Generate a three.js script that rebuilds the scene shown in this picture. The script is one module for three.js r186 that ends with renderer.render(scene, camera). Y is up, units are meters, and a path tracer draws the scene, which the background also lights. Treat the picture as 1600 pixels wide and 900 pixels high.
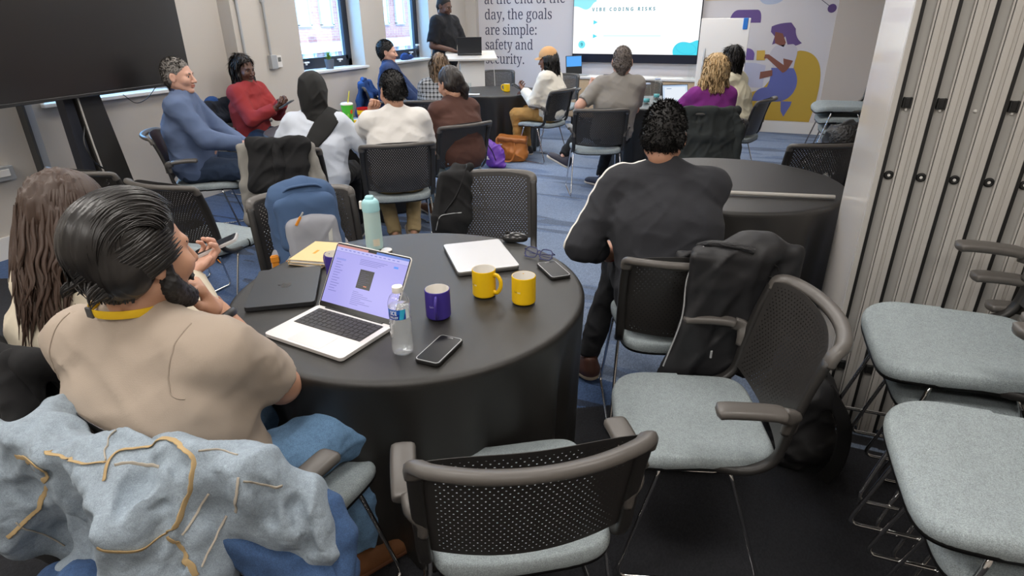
import * as THREE from 'three';
import { RoundedBoxGeometry } from 'three/addons/geometries/RoundedBoxGeometry.js';
import { mergeGeometries, toCreasedNormals } from 'three/addons/utils/BufferGeometryUtils.js';
import { RectAreaLightUniformsLib } from 'three/addons/lights/RectAreaLightUniformsLib.js';
import { FontLoader } from 'three/addons/loaders/FontLoader.js';
import { TextGeometry } from 'three/addons/geometries/TextGeometry.js';
import { createNoise3D } from 'simplex-noise';

// ---------- camera, sky, exposure ----------
const scene = new THREE.Scene();
const camera = new THREE.PerspectiveCamera(51.05, 16 / 9, 0.05, 200);
camera.position.set(0, 1.6145, 0);
camera.rotation.order = 'YXZ';
camera.rotation.set(-0.4231, THREE.MathUtils.degToRad(23.5), -0.01);
const renderer = new THREE.WebGLRenderer({ antialias: true });
renderer.toneMapping = THREE.LinearToneMapping;
renderer.toneMappingExposure = 1.3;
renderer.shadowMap.enabled = true;
scene.background = new THREE.Color(0.20, 0.52, 1.0);   // clear blue daylight
scene.backgroundIntensity = 11.0;
const sun = new THREE.DirectionalLight(new THREE.Color(1.0, 0.92, 0.82), 5.5);   // behind this building, on the houses across the street
sun.position.set(30, 34, 16); sun.target.position.set(-5, 0, -10); sun.castShadow = true; scene.add(sun, sun.target);
Object.assign(sun.shadow.camera, { left: -30, right: 30, top: 30, bottom: -30, near: 1, far: 120 });
RectAreaLightUniformsLib.init();
const CEIL = 2.8;
// recessed ceiling panels of the room, then two added ones: [x, z]
const PANELS = [];
for (const x of [-4.1, -2.5, -0.9]) for (const z of [-8.6, -6.6, -4.6, -2.6, -0.6, 1.2]) PANELS.push([x, z]);
PANELS.push([0.65, -1.0], [0.65, 1.0]);  // extra unseen panels, added to brighten the right foreground
const PANEL_RADIANCE = 12.5;
const PANEL_COLOR = new THREE.Color(1.0, 0.95, 0.89);
for (const [x, z] of PANELS) {
  const l = new THREE.RectAreaLight(PANEL_COLOR, PANEL_RADIANCE, 0.56, 0.56);
  l.position.set(x, CEIL - 0.012, z); l.lookAt(x, 0, z); scene.add(l);
}

// ---------- helpers ----------
const V = (x, y, z) => new THREE.Vector3(x, y, z);
function rng(seed) { let a = seed >>> 0; return () => { a = (a + 0x6d2b79f5) | 0; let t = Math.imul(a ^ (a >>> 15), 1 | a); t = (t + Math.imul(t ^ (t >>> 7), 61 | t)) ^ t; return ((t ^ (t >>> 14)) >>> 0) / 4294967296; }; }
const noise3 = createNoise3D(rng(7));
const used = {};
function numbered(name) { const n = used[name] = (used[name] ?? -1) + 1; return n ? `${name}_${String(n).padStart(3, '0')}` : name; }
function thing(name, label, category, pos = [0, 0, 0], turn = 0, group) {
  const o = new THREE.Group(); o.name = numbered(name); scene.add(o);
  o.position.set(...pos); o.rotation.y = turn; o.userData = { label, category };
  if (group) o.userData.group = group;
  return o;
}
function solo(name, label, category, geo, mat, pos = [0, 0, 0], turn = 0, group) {
  const o = new THREE.Mesh(geo, mat); o.name = numbered(name); scene.add(o);
  o.position.set(...pos); o.rotation.y = turn; o.userData = { label, category };
  if (group) o.userData.group = group;
  o.castShadow = o.receiveShadow = true;
  return o;
}
function part(parent, name, geo, mat, label) {
  const o = new THREE.Mesh(geo, mat); o.name = name; o.castShadow = o.receiveShadow = true;
  if (label) o.userData.label = label;
  parent.add(o); return o;
}
function structure(name, geo, mat, parent) {
  const o = new THREE.Mesh(geo, mat); o.name = name; o.castShadow = o.receiveShadow = true;
  if (parent) parent.add(o); else { o.userData.kind = 'structure'; scene.add(o); }
  return o;
}
function copyOf(root, name, label, pos, turn, group) {
  const r = root.clone(); r.name = numbered(name); scene.add(r);
  r.position.set(...pos); r.rotation.y = turn;
  r.userData = { ...root.userData, label }; if (group) r.userData.group = group;
  return r;
}
// geometry helpers
function clean(g) { g = g.index ? g.toNonIndexed() : g; for (const k of Object.keys(g.attributes)) if (!['position', 'normal', 'uv', 'color'].includes(k)) g.deleteAttribute(k); g.morphAttributes = {}; return g; }
function merge(list) {
  list = list.map(clean);
  const uv = list.every(g => g.attributes.uv), col = list.every(g => g.attributes.color);
  for (const g of list) { if (!uv) g.deleteAttribute('uv'); if (!col) g.deleteAttribute('color'); }
  return mergeGeometries(list, false);
}
function uvBox(g) {   // uv in metres from the dominant axis of every face
  g = clean(g); const p = g.attributes.position, n = p.count, uv = new Float32Array(n * 2);
  const a = V(), b = V(), c = V(), e = V(), f = V();
  for (let i = 0; i < n; i += 3) {
    a.fromBufferAttribute(p, i); b.fromBufferAttribute(p, i + 1); c.fromBufferAttribute(p, i + 2);
    e.subVectors(b, a); f.subVectors(c, a); e.cross(f);
    const x = Math.abs(e.x), y = Math.abs(e.y), z = Math.abs(e.z);
    [a, b, c].forEach((q, k) => {
      const o = (i + k) * 2;
      if (y >= x && y >= z) { uv[o] = q.x; uv[o + 1] = q.z; } else if (x >= z) { uv[o] = q.z; uv[o + 1] = q.y; } else { uv[o] = q.x; uv[o + 1] = q.y; }
    });
  }
  g.setAttribute('uv', new THREE.BufferAttribute(uv, 2)); return g;
}
const box = (w, h, d, x = 0, y = 0, z = 0) => new THREE.BoxGeometry(w, h, d).translate(x, y, z);
const rbox = (w, h, d, r = 0.005, x = 0, y = 0, z = 0, s = 2) => new RoundedBoxGeometry(w, h, d, s, Math.min(r, w / 2.01, h / 2.01, d / 2.01)).translate(x, y, z);
const cyl = (r0, r1, h, x = 0, y = 0, z = 0, s = 24) => new THREE.CylinderGeometry(r1, r0, h, s).translate(x, y + h / 2, z);
const sph = (r, x = 0, y = 0, z = 0, s = 16) => new THREE.SphereGeometry(r, s, Math.max(8, s / 2 | 0)).translate(x, y, z);
const lathe = (pts, s = 40) => new THREE.LatheGeometry(pts.map(p => new THREE.Vector2(p[0], p[1])), s);
function curve(pts, closed = false, tension = 0.5) { return new THREE.CatmullRomCurve3(pts.map(p => Array.isArray(p) ? V(...p) : p), closed, 'catmullrom', tension); }
function tube(pts, r, n = 0, s = 8, closed = false) { return new THREE.TubeGeometry(curve(pts, closed), n || Math.max(6, pts.length * 6), r, s, closed); }
function rod(a, b, r, s = 8) { const A = V(...a), B = V(...b), L = A.distanceTo(B); const g = new THREE.CylinderGeometry(r, r, L, s); g.translate(0, L / 2, 0); g.applyQuaternion(new THREE.Quaternion().setFromUnitVectors(V(0, 1, 0), B.sub(A).normalize())); return g.translate(...a); }
function bentRod(pts, r, bend = 0.03, s = 8) {   // straight runs with rounded corners
  const q = []; const P = pts.map(p => V(...p));
  q.push(P[0]);
  for (let i = 1; i < P.length - 1; i++) {
    const d0 = P[i - 1].clone().sub(P[i]), d1 = P[i + 1].clone().sub(P[i]); const b = Math.min(bend, d0.length() * 0.45, d1.length() * 0.45);
    const A = P[i].clone().add(d0.setLength(b)), B = P[i].clone().add(d1.setLength(b));
    for (let k = 0; k <= 4; k++) { const t = k / 4; q.push(A.clone().multiplyScalar((1 - t) ** 2).addScaledVector(P[i], 2 * t * (1 - t)).addScaledVector(B, t * t)); }
  }
  q.push(P[P.length - 1]);
  return sweep(q, () => r, () => r, s);
}
// sweep an ellipse (half-width w(t) across `side`, half-height h(t)) along points
function sweep(pts, w, h, s = 8, up = V(0, 1, 0), power = 1) {
  const P = pts.map(p => Array.isArray(p) ? V(...p) : p), n = P.length, pos = [], idx = [];
  let prev = null;
  for (let i = 0; i < n; i++) {
    const T = V().subVectors(P[Math.min(i + 1, n - 1)], P[Math.max(i - 1, 0)]).normalize();
    let S = prev ? prev.clone() : V().crossVectors(T, up); if (S.lengthSq() < 1e-6) S = V().crossVectors(T, V(1, 0, 0.3));
    S.addScaledVector(T, -S.dot(T)).normalize(); prev = S;
    const U = V().crossVectors(S, T).normalize(), t = i / (n - 1), a = w(t), b = h(t);
    for (let k = 0; k < s; k++) {
      const q = k / s * Math.PI * 2; let c = Math.cos(q), d = Math.sin(q);
      if (power !== 1) { c = Math.sign(c) * Math.abs(c) ** power; d = Math.sign(d) * Math.abs(d) ** power; }
      pos.push(P[i].x + S.x * a * c + U.x * b * d, P[i].y + S.y * a * c + U.y * b * d, P[i].z + S.z * a * c + U.z * b * d);
    }
  }
  for (let i = 0; i < n - 1; i++) for (let k = 0; k < s; k++) { const a = i * s + k, b = i * s + (k + 1) % s; idx.push(a, a + s, b, b, a + s, b + s); }
  for (const [o, f] of [[0, 0], [(n - 1) * s, 1]]) { const c = pos.length / 3; const q = P[f ? n - 1 : 0]; pos.push(q.x, q.y, q.z); for (let k = 0; k < s; k++) { const a = o + k, b = o + (k + 1) % s; f ? idx.push(a, c, b) : idx.push(a, b, c); } }
  const g = new THREE.BufferGeometry(); g.setAttribute('position', new THREE.Float32BufferAttribute(pos, 3)); g.setIndex(idx); g.computeVertexNormals();
  return g;
}
const spline = (pts, n, tension = 0.5) => curve(pts, false, tension).getPoints(n);
// grid surface from f(u,v) -> [x,y,z]
function surf(f, nu, nv, uvs = [1, 1], closedU = false) {
  const pos = [], uv = [], idx = [];
  for (let j = 0; j <= nv; j++) for (let i = 0; i <= nu; i++) { const p = f(i / nu, j / nv); pos.push(p[0], p[1], p[2]); uv.push(i / nu * uvs[0], j / nv * uvs[1]); }
  for (let j = 0; j < nv; j++) for (let i = 0; i < nu; i++) { const a = j * (nu + 1) + i; idx.push(a, a + 1, a + nu + 1, a + 1, a + nu + 2, a + nu + 1); }
  const g = new THREE.BufferGeometry(); g.setAttribute('position', new THREE.Float32BufferAttribute(pos, 3)); g.setAttribute('uv', new THREE.Float32BufferAttribute(uv, 2)); g.setIndex(idx); g.computeVertexNormals();
  if (closedU) { const N = g.attributes.normal; for (let j = 0; j <= nv; j++) { const a = j * (nu + 1), b = a + nu; const m = V(N.getX(a) + N.getX(b), N.getY(a) + N.getY(b), N.getZ(a) + N.getZ(b)).normalize(); N.setXYZ(a, m.x, m.y, m.z); N.setXYZ(b, m.x, m.y, m.z); } }
  return g;
}
// slab: surface f thickened along normal by t
function slab(f, nu, nv, t, uvs = [1, 1]) {
  const a = surf(f, nu, nv, uvs), N = a.attributes.normal;
  const P = a.attributes.position, at = (i, j, s) => { const k = j * (nu + 1) + i; return [P.getX(k) + N.getX(k) * s, P.getY(k) + N.getY(k) * s, P.getZ(k) + N.getZ(k) * s]; };
  const top = surf((u, v) => at(Math.round(u * nu), Math.round(v * nv), t / 2), nu, nv, uvs);
  const bot = surf((u, v) => at(Math.round(u * nu), Math.round(v * nv), -t / 2), nu, nv, uvs); flip(bot);
  const ring = []; for (let i = 0; i < nu; i++) ring.push([i, 0]); for (let j = 0; j < nv; j++) ring.push([nu, j]); for (let i = nu; i > 0; i--) ring.push([i, nv]); for (let j = nv; j > 0; j--) ring.push([0, j]);
  const m = ring.length; const edge = surf((u, v) => { const r = ring[Math.round(u * m) % m]; return at(r[0], r[1], (0.5 - v) * t); }, m, 1, [0.02, 0.02]);
  const uvE = edge.attributes.uv; for (let i = 0; i < uvE.count; i++) uvE.setXY(i, 0.003, 0.003);
  return merge([top, bot, edge]);
}
function flip(g) { const ix = g.index.array; for (let i = 0; i < ix.length; i += 3) { const t = ix[i]; ix[i] = ix[i + 1]; ix[i + 1] = t; } const N = g.attributes.normal.array; for (let i = 0; i < N.length; i++) N[i] = -N[i]; return g; }
function extrude(pts, depth, bevel = 0, holes = [], curveSegs = 12) {
  const s = pts instanceof THREE.Shape ? pts : new THREE.Shape(pts.map(p => new THREE.Vector2(...p)));
  for (const h of holes) s.holes.push(new THREE.Path(h.map(p => new THREE.Vector2(...p))));
  return new THREE.ExtrudeGeometry(s, { depth, bevelEnabled: bevel > 0, bevelSize: bevel, bevelThickness: bevel, bevelSegments: 2, curveSegments: curveSegs });
}
function rrect(w, h, r, x = 0, y = 0) { const s = new THREE.Shape(); const a = x - w / 2, b = y - h / 2, c = x + w / 2, d = y + h / 2; s.moveTo(a + r, b); s.lineTo(c - r, b); s.absarc(c - r, b + r, r, -Math.PI / 2, 0); s.lineTo(c, d - r); s.absarc(c - r, d - r, r, 0, Math.PI / 2); s.lineTo(a + r, d); s.absarc(a + r, d - r, r, Math.PI / 2, Math.PI); s.lineTo(a, b + r); s.absarc(a + r, b + r, r, Math.PI, 1.5 * Math.PI); return s; }

// ---------- textures and materials ----------
const sRGB = x => x <= 0.0031308 ? 12.92 * x : 1.055 * x ** (1 / 2.4) - 0.055;
function tex(n, m, fn, size = [1, 1], color = true) {   // fn(u,v,i,j) -> [r,g,b(,a)] linear 0..1 (colour) or a number
  const d = new Uint8Array(n * m * 4);
  for (let j = 0; j < m; j++) for (let i = 0; i < n; i++) {
    let c = fn(i / n, j / m, i, j); if (typeof c === 'number') c = [c, c, c];
    const o = (j * n + i) * 4; for (let k = 0; k < 3; k++) { const x = Math.min(1, Math.max(0, c[k])); d[o + k] = Math.round(255 * (color ? sRGB(x) : x)); } d[o + 3] = c.length > 3 ? Math.round(255 * c[3]) : 255;
  }
  const t = new THREE.DataTexture(d, n, m); t.wrapS = t.wrapT = THREE.RepeatWrapping; t.magFilter = THREE.LinearFilter; t.minFilter = THREE.LinearFilter;
  if (color) t.colorSpace = THREE.SRGBColorSpace; t.repeat.set(1 / size[0], 1 / size[1]); t.needsUpdate = true; return t;
}
const TAU = Math.PI * 2;
// tileable noise on a torus-like pair of circles (approximate, cheap): value noise lattice that wraps
function lattice(n, seed) { const r = rng(seed), a = new Float32Array(n * n); for (let i = 0; i < n * n; i++) a[i] = r(); return (u, v) => { u = (u % 1 + 1) % 1 * n; v = (v % 1 + 1) % 1 * n; const i = u | 0, j = v | 0, fu = u - i, fv = v - j, su = fu * fu * (3 - 2 * fu), sv = fv * fv * (3 - 2 * fv), I = (i + 1) % n, J = (j + 1) % n, k = i % n, l = j % n; return (a[l * n + k] * (1 - su) + a[l * n + I] * su) * (1 - sv) + (a[J * n + k] * (1 - su) + a[J * n + I] * su) * sv; }; }
const L8 = lattice(8, 1), L16 = lattice(16, 2), L32 = lattice(32, 3), L64 = lattice(64, 4), L128 = lattice(128, 5), L256 = lattice(256, 6);
const fine = tex(256, 256, (u, v) => 0.5 * L256(u, v) + 0.3 * L128(u, v) + 0.2 * L64(u, v), [0.25, 0.25], false);           // fine grain, bump
const weave = tex(256, 256, (u, v) => 0.3 + 0.3 * (0.5 + 0.5 * Math.sin(u * TAU * 64)) * (0.5 + 0.5 * Math.sin(v * TAU * 64)) + 0.4 * L256(u, v), [0.1, 0.1], false);
const foldT = tex(256, 256, (u, v) => 0.5 * L8(u, v) + 0.3 * L16(u, v) + 0.2 * L32(u, v), [0.6, 0.6], false);
function speckle(base, amp, size = 0.2, seed = 1) {   // heathered cloth: colour map around a linear base
  const a = lattice(256, seed), b = lattice(128, seed + 9), c = lattice(16, seed + 5);
  return tex(256, 256, (u, v) => { const k = 1 + amp * (a(u, v) * 1.1 + b(u, v * 0.5 + 0.3) * 0.6 + c(u, v) * 0.3 - 1.0); return base.map(x => x * k); }, [size, size]);
}
const M = {};
function std(o) { return new THREE.MeshStandardMaterial({ roughness: 0.7, side: THREE.DoubleSide, ...o }); }
function phys(o) { return new THREE.MeshPhysicalMaterial({ roughness: 0.6, side: THREE.DoubleSide, ...o }); }
const lin = (r, g, b) => new THREE.Color().setRGB(r, g, b);
const hex = h => new THREE.Color(h);
const cloth = (h, o = {}) => std({ color: hex(h), roughness: 0.95, bumpMap: weave, bumpScale: 0.0006, ...o });

// ---------- structure ----------
const X0 = -5.13, Z0 = -10.04, X1 = 1.6, Z1 = 2.6;
const paint = (r, g, b) => std({ color: lin(r, g, b), roughness: 0.85, bumpMap: fine, bumpScale: 0.0004 });
M.wallCream = paint(0.53, 0.49, 0.44); M.wallMural = paint(0.62, 0.595, 0.61); M.wallBeige = paint(0.55, 0.49, 0.43); M.trim = std({ color: lin(0.74, 0.72, 0.69), roughness: 0.5 });
M.ceiling = std({ color: lin(0.78, 0.77, 0.75), roughness: 0.95 });
// carpet: charcoal near, blue and steel beyond, streaked along x; daylight partly painted in
{
  const blue = [0.07, 0.125, 0.26], grey = [0.020, 0.021, 0.026], steel = [0.27, 0.34, 0.47];  // palest tone stands partly for daylight sheen on the far floor
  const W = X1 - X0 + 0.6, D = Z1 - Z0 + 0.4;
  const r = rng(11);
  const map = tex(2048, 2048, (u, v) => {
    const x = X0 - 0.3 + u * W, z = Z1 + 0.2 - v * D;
    const streakRow = Math.floor(z / 0.25 + 100), s = noise3(x * 0.55 + streakRow * 7.3, z * 3.1, 2.0), s2 = noise3(x * 1.7, z * 9.0, 9.0);
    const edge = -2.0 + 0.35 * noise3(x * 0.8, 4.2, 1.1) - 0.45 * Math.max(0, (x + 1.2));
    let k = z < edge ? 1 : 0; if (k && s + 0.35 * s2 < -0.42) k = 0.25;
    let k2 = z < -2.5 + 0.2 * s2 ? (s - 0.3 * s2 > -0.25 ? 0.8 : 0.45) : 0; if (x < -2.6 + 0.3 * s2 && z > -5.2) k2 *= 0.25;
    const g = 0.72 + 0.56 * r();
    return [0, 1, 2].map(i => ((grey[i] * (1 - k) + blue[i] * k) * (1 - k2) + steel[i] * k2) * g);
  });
  map.wrapS = map.wrapT = THREE.ClampToEdgeWrapping;
  const bump = fine.clone(); bump.repeat.set(60, 100); bump.needsUpdate = true;
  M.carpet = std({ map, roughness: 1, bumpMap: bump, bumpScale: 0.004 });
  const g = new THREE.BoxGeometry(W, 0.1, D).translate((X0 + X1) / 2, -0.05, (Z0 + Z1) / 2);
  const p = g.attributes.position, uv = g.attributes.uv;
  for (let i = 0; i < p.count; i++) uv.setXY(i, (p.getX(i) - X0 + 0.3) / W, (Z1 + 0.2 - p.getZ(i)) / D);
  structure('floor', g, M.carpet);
}
// ceiling with recessed light panels
{
  const c = structure('ceiling', box(X1 - X0 + 0.8, 0.12, Z1 - Z0 + 0.6, (X0 + X1) / 2, CEIL + 0.06, (Z0 + Z1) / 2), M.ceiling);
  M.diffuser = std({ color: lin(0.8, 0.8, 0.8), emissive: PANEL_COLOR, emissiveIntensity: 3, roughness: 0.5 });
  PANELS.forEach(([x, z], i) => {
    const t = thing('ceiling_light', 'square recessed light panel in the unseen ceiling, the two at the right added for brightness', 'light', [x, CEIL, z], 0, 'ceiling light panels');
    part(t, 'frame', merge([box(0.6, 0.012, 0.02, 0, -0.006, 0.29), box(0.6, 0.012, 0.02, 0, -0.006, -0.29), box(0.02, 0.012, 0.56, 0.29, -0.006, 0), box(0.02, 0.012, 0.56, -0.29, -0.006, 0)]), M.trim);
    part(t, 'diffuser', box(0.56, 0.006, 0.56, 0, -0.004, 0), M.diffuser);
  });
}
// left wall with three windows: [z near, z far]
const WIN = [[-2.95, -4.1], [-5.84, -7.02], [-7.55, -8.73]], SILL = 1.03, HEAD = 2.55, TH = 0.36;
{
  const xm = X0 - TH / 2, parts = [box(TH, SILL, Z1 - Z0, xm, SILL / 2, (Z0 + Z1) / 2), box(TH, CEIL - HEAD, Z1 - Z0, xm, (CEIL + HEAD) / 2, (Z0 + Z1) / 2)];
  let z = Z1; for (const [a, b] of [...WIN, [Z0, 0]]) { parts.push(box(TH, HEAD - SILL, z - a, xm, (HEAD + SILL) / 2, (z + a) / 2)); z = b; }
  structure('wall_left', merge(parts), M.wallCream);
  structure('baseboard_left', box(0.018, 0.16, Z1 - Z0, X0 + 0.009, 0.08, (Z0 + Z1) / 2), M.trim);
  M.reveal = std({ color: lin(0.75, 0.75, 0.74), roughness: 0.45 }); M.winFrame = std({ color: lin(0.012, 0.016, 0.028), roughness: 0.35 });
  M.pane = phys({ color: lin(1, 1, 1), roughness: 0, transmission: 1, thickness: 0, ior: 1.5 });
  M.steelGrey = std({ color: lin(0.42, 0.43, 0.44), roughness: 0.4, metalness: 0.3 });
  WIN.forEach(([a, b], i) => {
    const w = new THREE.Group(); w.name = `window_${i + 1}`; w.userData.kind = 'structure'; scene.add(w);
    const L = a - b, zc = (a + b) / 2, H = HEAD - SILL, xf = X0 - 0.22;
    w.position.set(X0, SILL, zc);
    part(w, 'sill', rbox(0.26, 0.03, L + 0.06, 0.006, -0.085, 0.0, 0), M.reveal);
    part(w, 'window_frame', merge([box(0.06, 0.085, L, -0.24, 0.06, 0), box(0.06, 0.07, L, -0.24, H - 0.035, 0), box(0.06, H, 0.075, -0.24, H / 2, L / 2 - 0.0375), box(0.06, H, 0.075, -0.24, H / 2, -L / 2 + 0.0375)]), M.winFrame);
    part(w, 'sash', merge([box(0.04, 0.05, L - 0.15, -0.225, 0.12, 0), box(0.04, H - 0.16, 0.045, -0.225, H / 2, L / 2 - 0.095), box(0.04, H - 0.16, 0.045, -0.225, H / 2, -L / 2 + 0.095)]), M.winFrame);
    part(w, 'pane', box(0.006, H - 0.15, L - 0.15, -0.245, H / 2 + 0.02, 0), M.pane);
    for (const s of [-1, 1]) part(w, 'latch', merge([rbox(0.03, 0.018, 0.09, 0.006, -0.19, 0.10, s * L * 0.27), rbox(0.02, 0.03, 0.03, 0.006, -0.195, 0.085, s * L * 0.27)]), M.reveal);
  });
  // wall pilaster, conduits and boxes on the left wall
  structure('trim_1', box(0.16, CEIL, 0.34, X0 + 0.08, CEIL / 2, -4.93), M.wallCream);
  const conduit = (z, y0, y1, x, label) => solo('conduit', label, 'pipe', merge([cyl(0.013, 0.013, y1 - y0, x, y0, z, 10), ...[0.35, 0.75].map(t => rbox(0.03, 0.035, 0.05, 0.004, x - 0.006, y0 + (y1 - y0) * t, z))]), M.steelGrey);
  conduit(-4.83, 1.27, CEIL - 0.01, X0 + 0.177, 'grey metal conduit running down the wall pilaster');
  conduit(-5.335, 1.25, CEIL - 0.01, X0 + 0.02, 'grey metal conduit ending at a wall switch box');
  const sw = thing('switch_box', 'grey wall control box at the end of a conduit beside the window', 'switch', [X0, 1.12, -5.4]);
  part(sw, 'box', rbox(0.05, 0.14, 0.09, 0.005, 0.025, 0.07, 0.055), M.steelGrey); part(sw, 'cover', rbox(0.03, 0.12, 0.075, 0.004, 0.015, 0.07, -0.04), M.trim); part(sw, 'display', box(0.002, 0.045, 0.045, 0.031, 0.09, -0.04), std({ color: lin(0.12, 0.12, 0.11), roughness: 0.3 }));
  const tr = thing('cable_trunking', 'pair of grey vertical cable trunking strips on the wall below the large black display', 'trunking', [X0, 0, -2.79]);
  part(tr, 'trunking_body', rbox(0.06, CEIL - 0.02, 0.075, 0.004, 0.03, CEIL / 2, 0.0), M.steelGrey); part(tr, 'cover_strip', rbox(0.075, CEIL - 0.02, 0.02, 0.003, 0.038, CEIL / 2, 0.03), std({ color: lin(0.05, 0.05, 0.05), roughness: 0.5 }));
  const so = thing('wall_socket', 'grey double wall socket at the left edge low on the wall', 'socket', [X0, 0.56, -2.5]);
  part(so, 'back_box', rbox(0.05, 0.1, 0.16, 0.005, 0.025, 0.05, 0), M.steelGrey); part(so, 'face_plate', rbox(0.008, 0.05, 0.09, 0.002, 0.053, 0.055, 0), M.trim);
}
structure('wall_front', box(X1 - X0 + 0.7, CEIL, 0.2, (X0 + X1) / 2, CEIL / 2, Z0 - 0.1), M.wallMural);
structure('trim_2', box(X1 - 0.5, CEIL, 0.06, (X1 + 0.5) / 2, CEIL / 2, Z0 + 0.03), M.wallBeige);
structure('baseboard_front', box(X1 - X0, 0.16, 0.02, (X0 + X1) / 2, 0.08, Z0 + 0.072), M.trim);
structure('trim_3', box(0.2, CEIL, 0.1, X0 + 0.1, CEIL / 2, Z0 + 0.05), M.wallCream);
structure('wall_right', box(0.2, CEIL, Z1 - Z0, X1 + 0.1, CEIL / 2, (Z0 + Z1) / 2), M.wallBeige);
structure('wall_back', box(X1 - X0 + 0.7, CEIL, 0.2, (X0 + X1) / 2, CEIL / 2, Z1 + 0.1), M.wallCream);

// ---------- folding partition: panels stacked side by side, ends towards the viewer ----------
{
  M.alu = std({ color: lin(0.54, 0.52, 0.49), roughness: 0.42, metalness: 0.1 }); M.aluDark = std({ color: lin(0.40, 0.39, 0.37), roughness: 0.45, metalness: 0.1 });
  M.seal = std({ color: lin(0.006, 0.006, 0.006), roughness: 0.6 }); M.laminate = phys({ color: lin(0.88, 0.83, 0.78), roughness: 0.25, clearcoat: 0.6, clearcoatRoughness: 0.08 });
  const zf = -2.48, depth = 0.84, H = CEIL - 0.06;
  for (let i = 0; i < 9; i++) {
    const x = 0.345 + i * 0.099;
    const t = thing('partition_panel', ['white folding wall panel showing its broad glossy face beside the round table with the pole', 'folding wall panel edge, second from the glossy white face', 'folding wall panel edge, third from the glossy white face', 'folding wall panel edge, fourth from the glossy white face', 'folding wall panel edge, fifth from the glossy white face'][i] ?? 'folding wall panel at the right edge behind the stacked chairs', 'partition', [x, 0, zf], 0, 'stacked folding wall panels');
    part(t, 'core', box(0.088, H - 0.04, depth - 0.02, 0.046, H / 2 + 0.01, -depth / 2 - 0.008), M.laminate);
    part(t, 'edge_frame', merge([rbox(0.018, H, 0.03, 0.002, 0.009, H / 2 + 0.01, -0.011), rbox(0.006, H, 0.026, 0.0015, 0.063, H / 2 + 0.01, -0.010), rbox(0.020, H, 0.036, 0.004, 0.078, H / 2 + 0.01, -0.011), rbox(0.011, H, 0.026, 0.002, 0.0935, H / 2 + 0.01, -0.013)]), M.alu);
    part(t, 'recessed_channel', box(0.034, H - 0.02, 0.012, 0.044, H / 2 + 0.01, -0.018), M.aluDark);
    part(t, 'seal_strip', box(0.0105, H, 0.026, 0.0232, H / 2 + 0.01, -0.008), M.seal);
    part(t, 'groove', box(0.002, H, 0.012, 0.067, H / 2 + 0.01, -0.006), M.seal);
    const ring = part(t, 'port', new THREE.TorusGeometry(0.0105, 0.0055, 8, 20).translate(0.046, 1.085, -0.010), M.seal);
    part(ring, 'pin', cyl(0.005, 0.005, 0.006, 0, 0, 0, 10).rotateX(Math.PI / 2).translate(0.046, 1.085, -0.013), M.trim);
    for (const y of [0.3, 1.335]) if (!(y > 1 && i === 2)) part(t, 'latch_block', merge([rbox(0.028, 0.034, 0.016, 0.004, 0.046, y, -0.008), rbox(0.006, 0.036, 0.02, 0.002, 0.036, y, -0.006), rbox(0.006, 0.036, 0.02, 0.002, 0.056, y, -0.006)]), M.seal);
    part(t, 'stud', sph(0.006, 0.048, i === 2 ? 1.315 : 1.312, -0.012, 10), M.trim);
  }
  structure('trim_4', box(1.3, 0.06, 0.16, 0.95, CEIL - 0.03, zf - 0.4), M.alu);
}

// ---------- building across the street ----------
{
  const xb = -13, D = 1.2;
  const b = thing('brick_building', 'red brick building with pale windows seen through the windows', 'building', [xb, -6, -20]);
  const brick = tex(512, 512, (u, v) => { const row = Math.floor(v * 32), c = u * 12 + (row & 1) * 0.5, m = (v * 32 % 1) < 0.12 || (c % 1) < 0.05; const k = 0.85 + 0.3 * L64((Math.floor(c) * 0.317 + row * 0.173), row * 0.111); return m ? [0.22, 0.15, 0.13] : [0.20 * k, 0.072 * k, 0.052 * k]; }, [2.6, 2.4]);
  M.brick = std({ map: brick, roughness: 0.95 }); M.stone = std({ color: lin(0.42, 0.38, 0.35), roughness: 0.9 }); M.bwin = std({ color: lin(0.22, 0.19, 0.18), roughness: 0.5 }); M.bglass = std({ color: lin(0.42, 0.41, 0.40), roughness: 0.6 });
  part(b, 'facade', uvBox(box(1, 9.0, 46, -0.5, 4.5, 0)), M.brick);
  for (let f = 0; f < 3; f++) part(b, 'string_course', box(0.16, 0.28, 46, 0.05, 6.82 - f * 3.2 + (f ? 0 : 0), 0), M.stone);
  for (let k = -16; k < 14; k++) for (const [y, h] of [[7.42, 1.3], [4.9, 1.85]]) {
    const z = 3.95 + k * 1.0;   // world z = -16.05 + k
    const w = part(b, 'window', merge([box(0.1, 0.06, 0.58, 0.02, y, z), box(0.1, 0.06, 0.58, 0.02, y + h, z), box(0.1, h, 0.06, 0.02, y + h / 2, z - 0.26), box(0.1, h, 0.06, 0.02, y + h / 2, z + 0.26)]), M.bwin);
    part(w, 'pane', box(0.04, h, 0.5, 0.0, y + h / 2, z), M.bglass);
  }
  part(b, 'roof', box(3, 0.3, 46.4, -1, 9.1, 0), M.stone);
}

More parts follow.
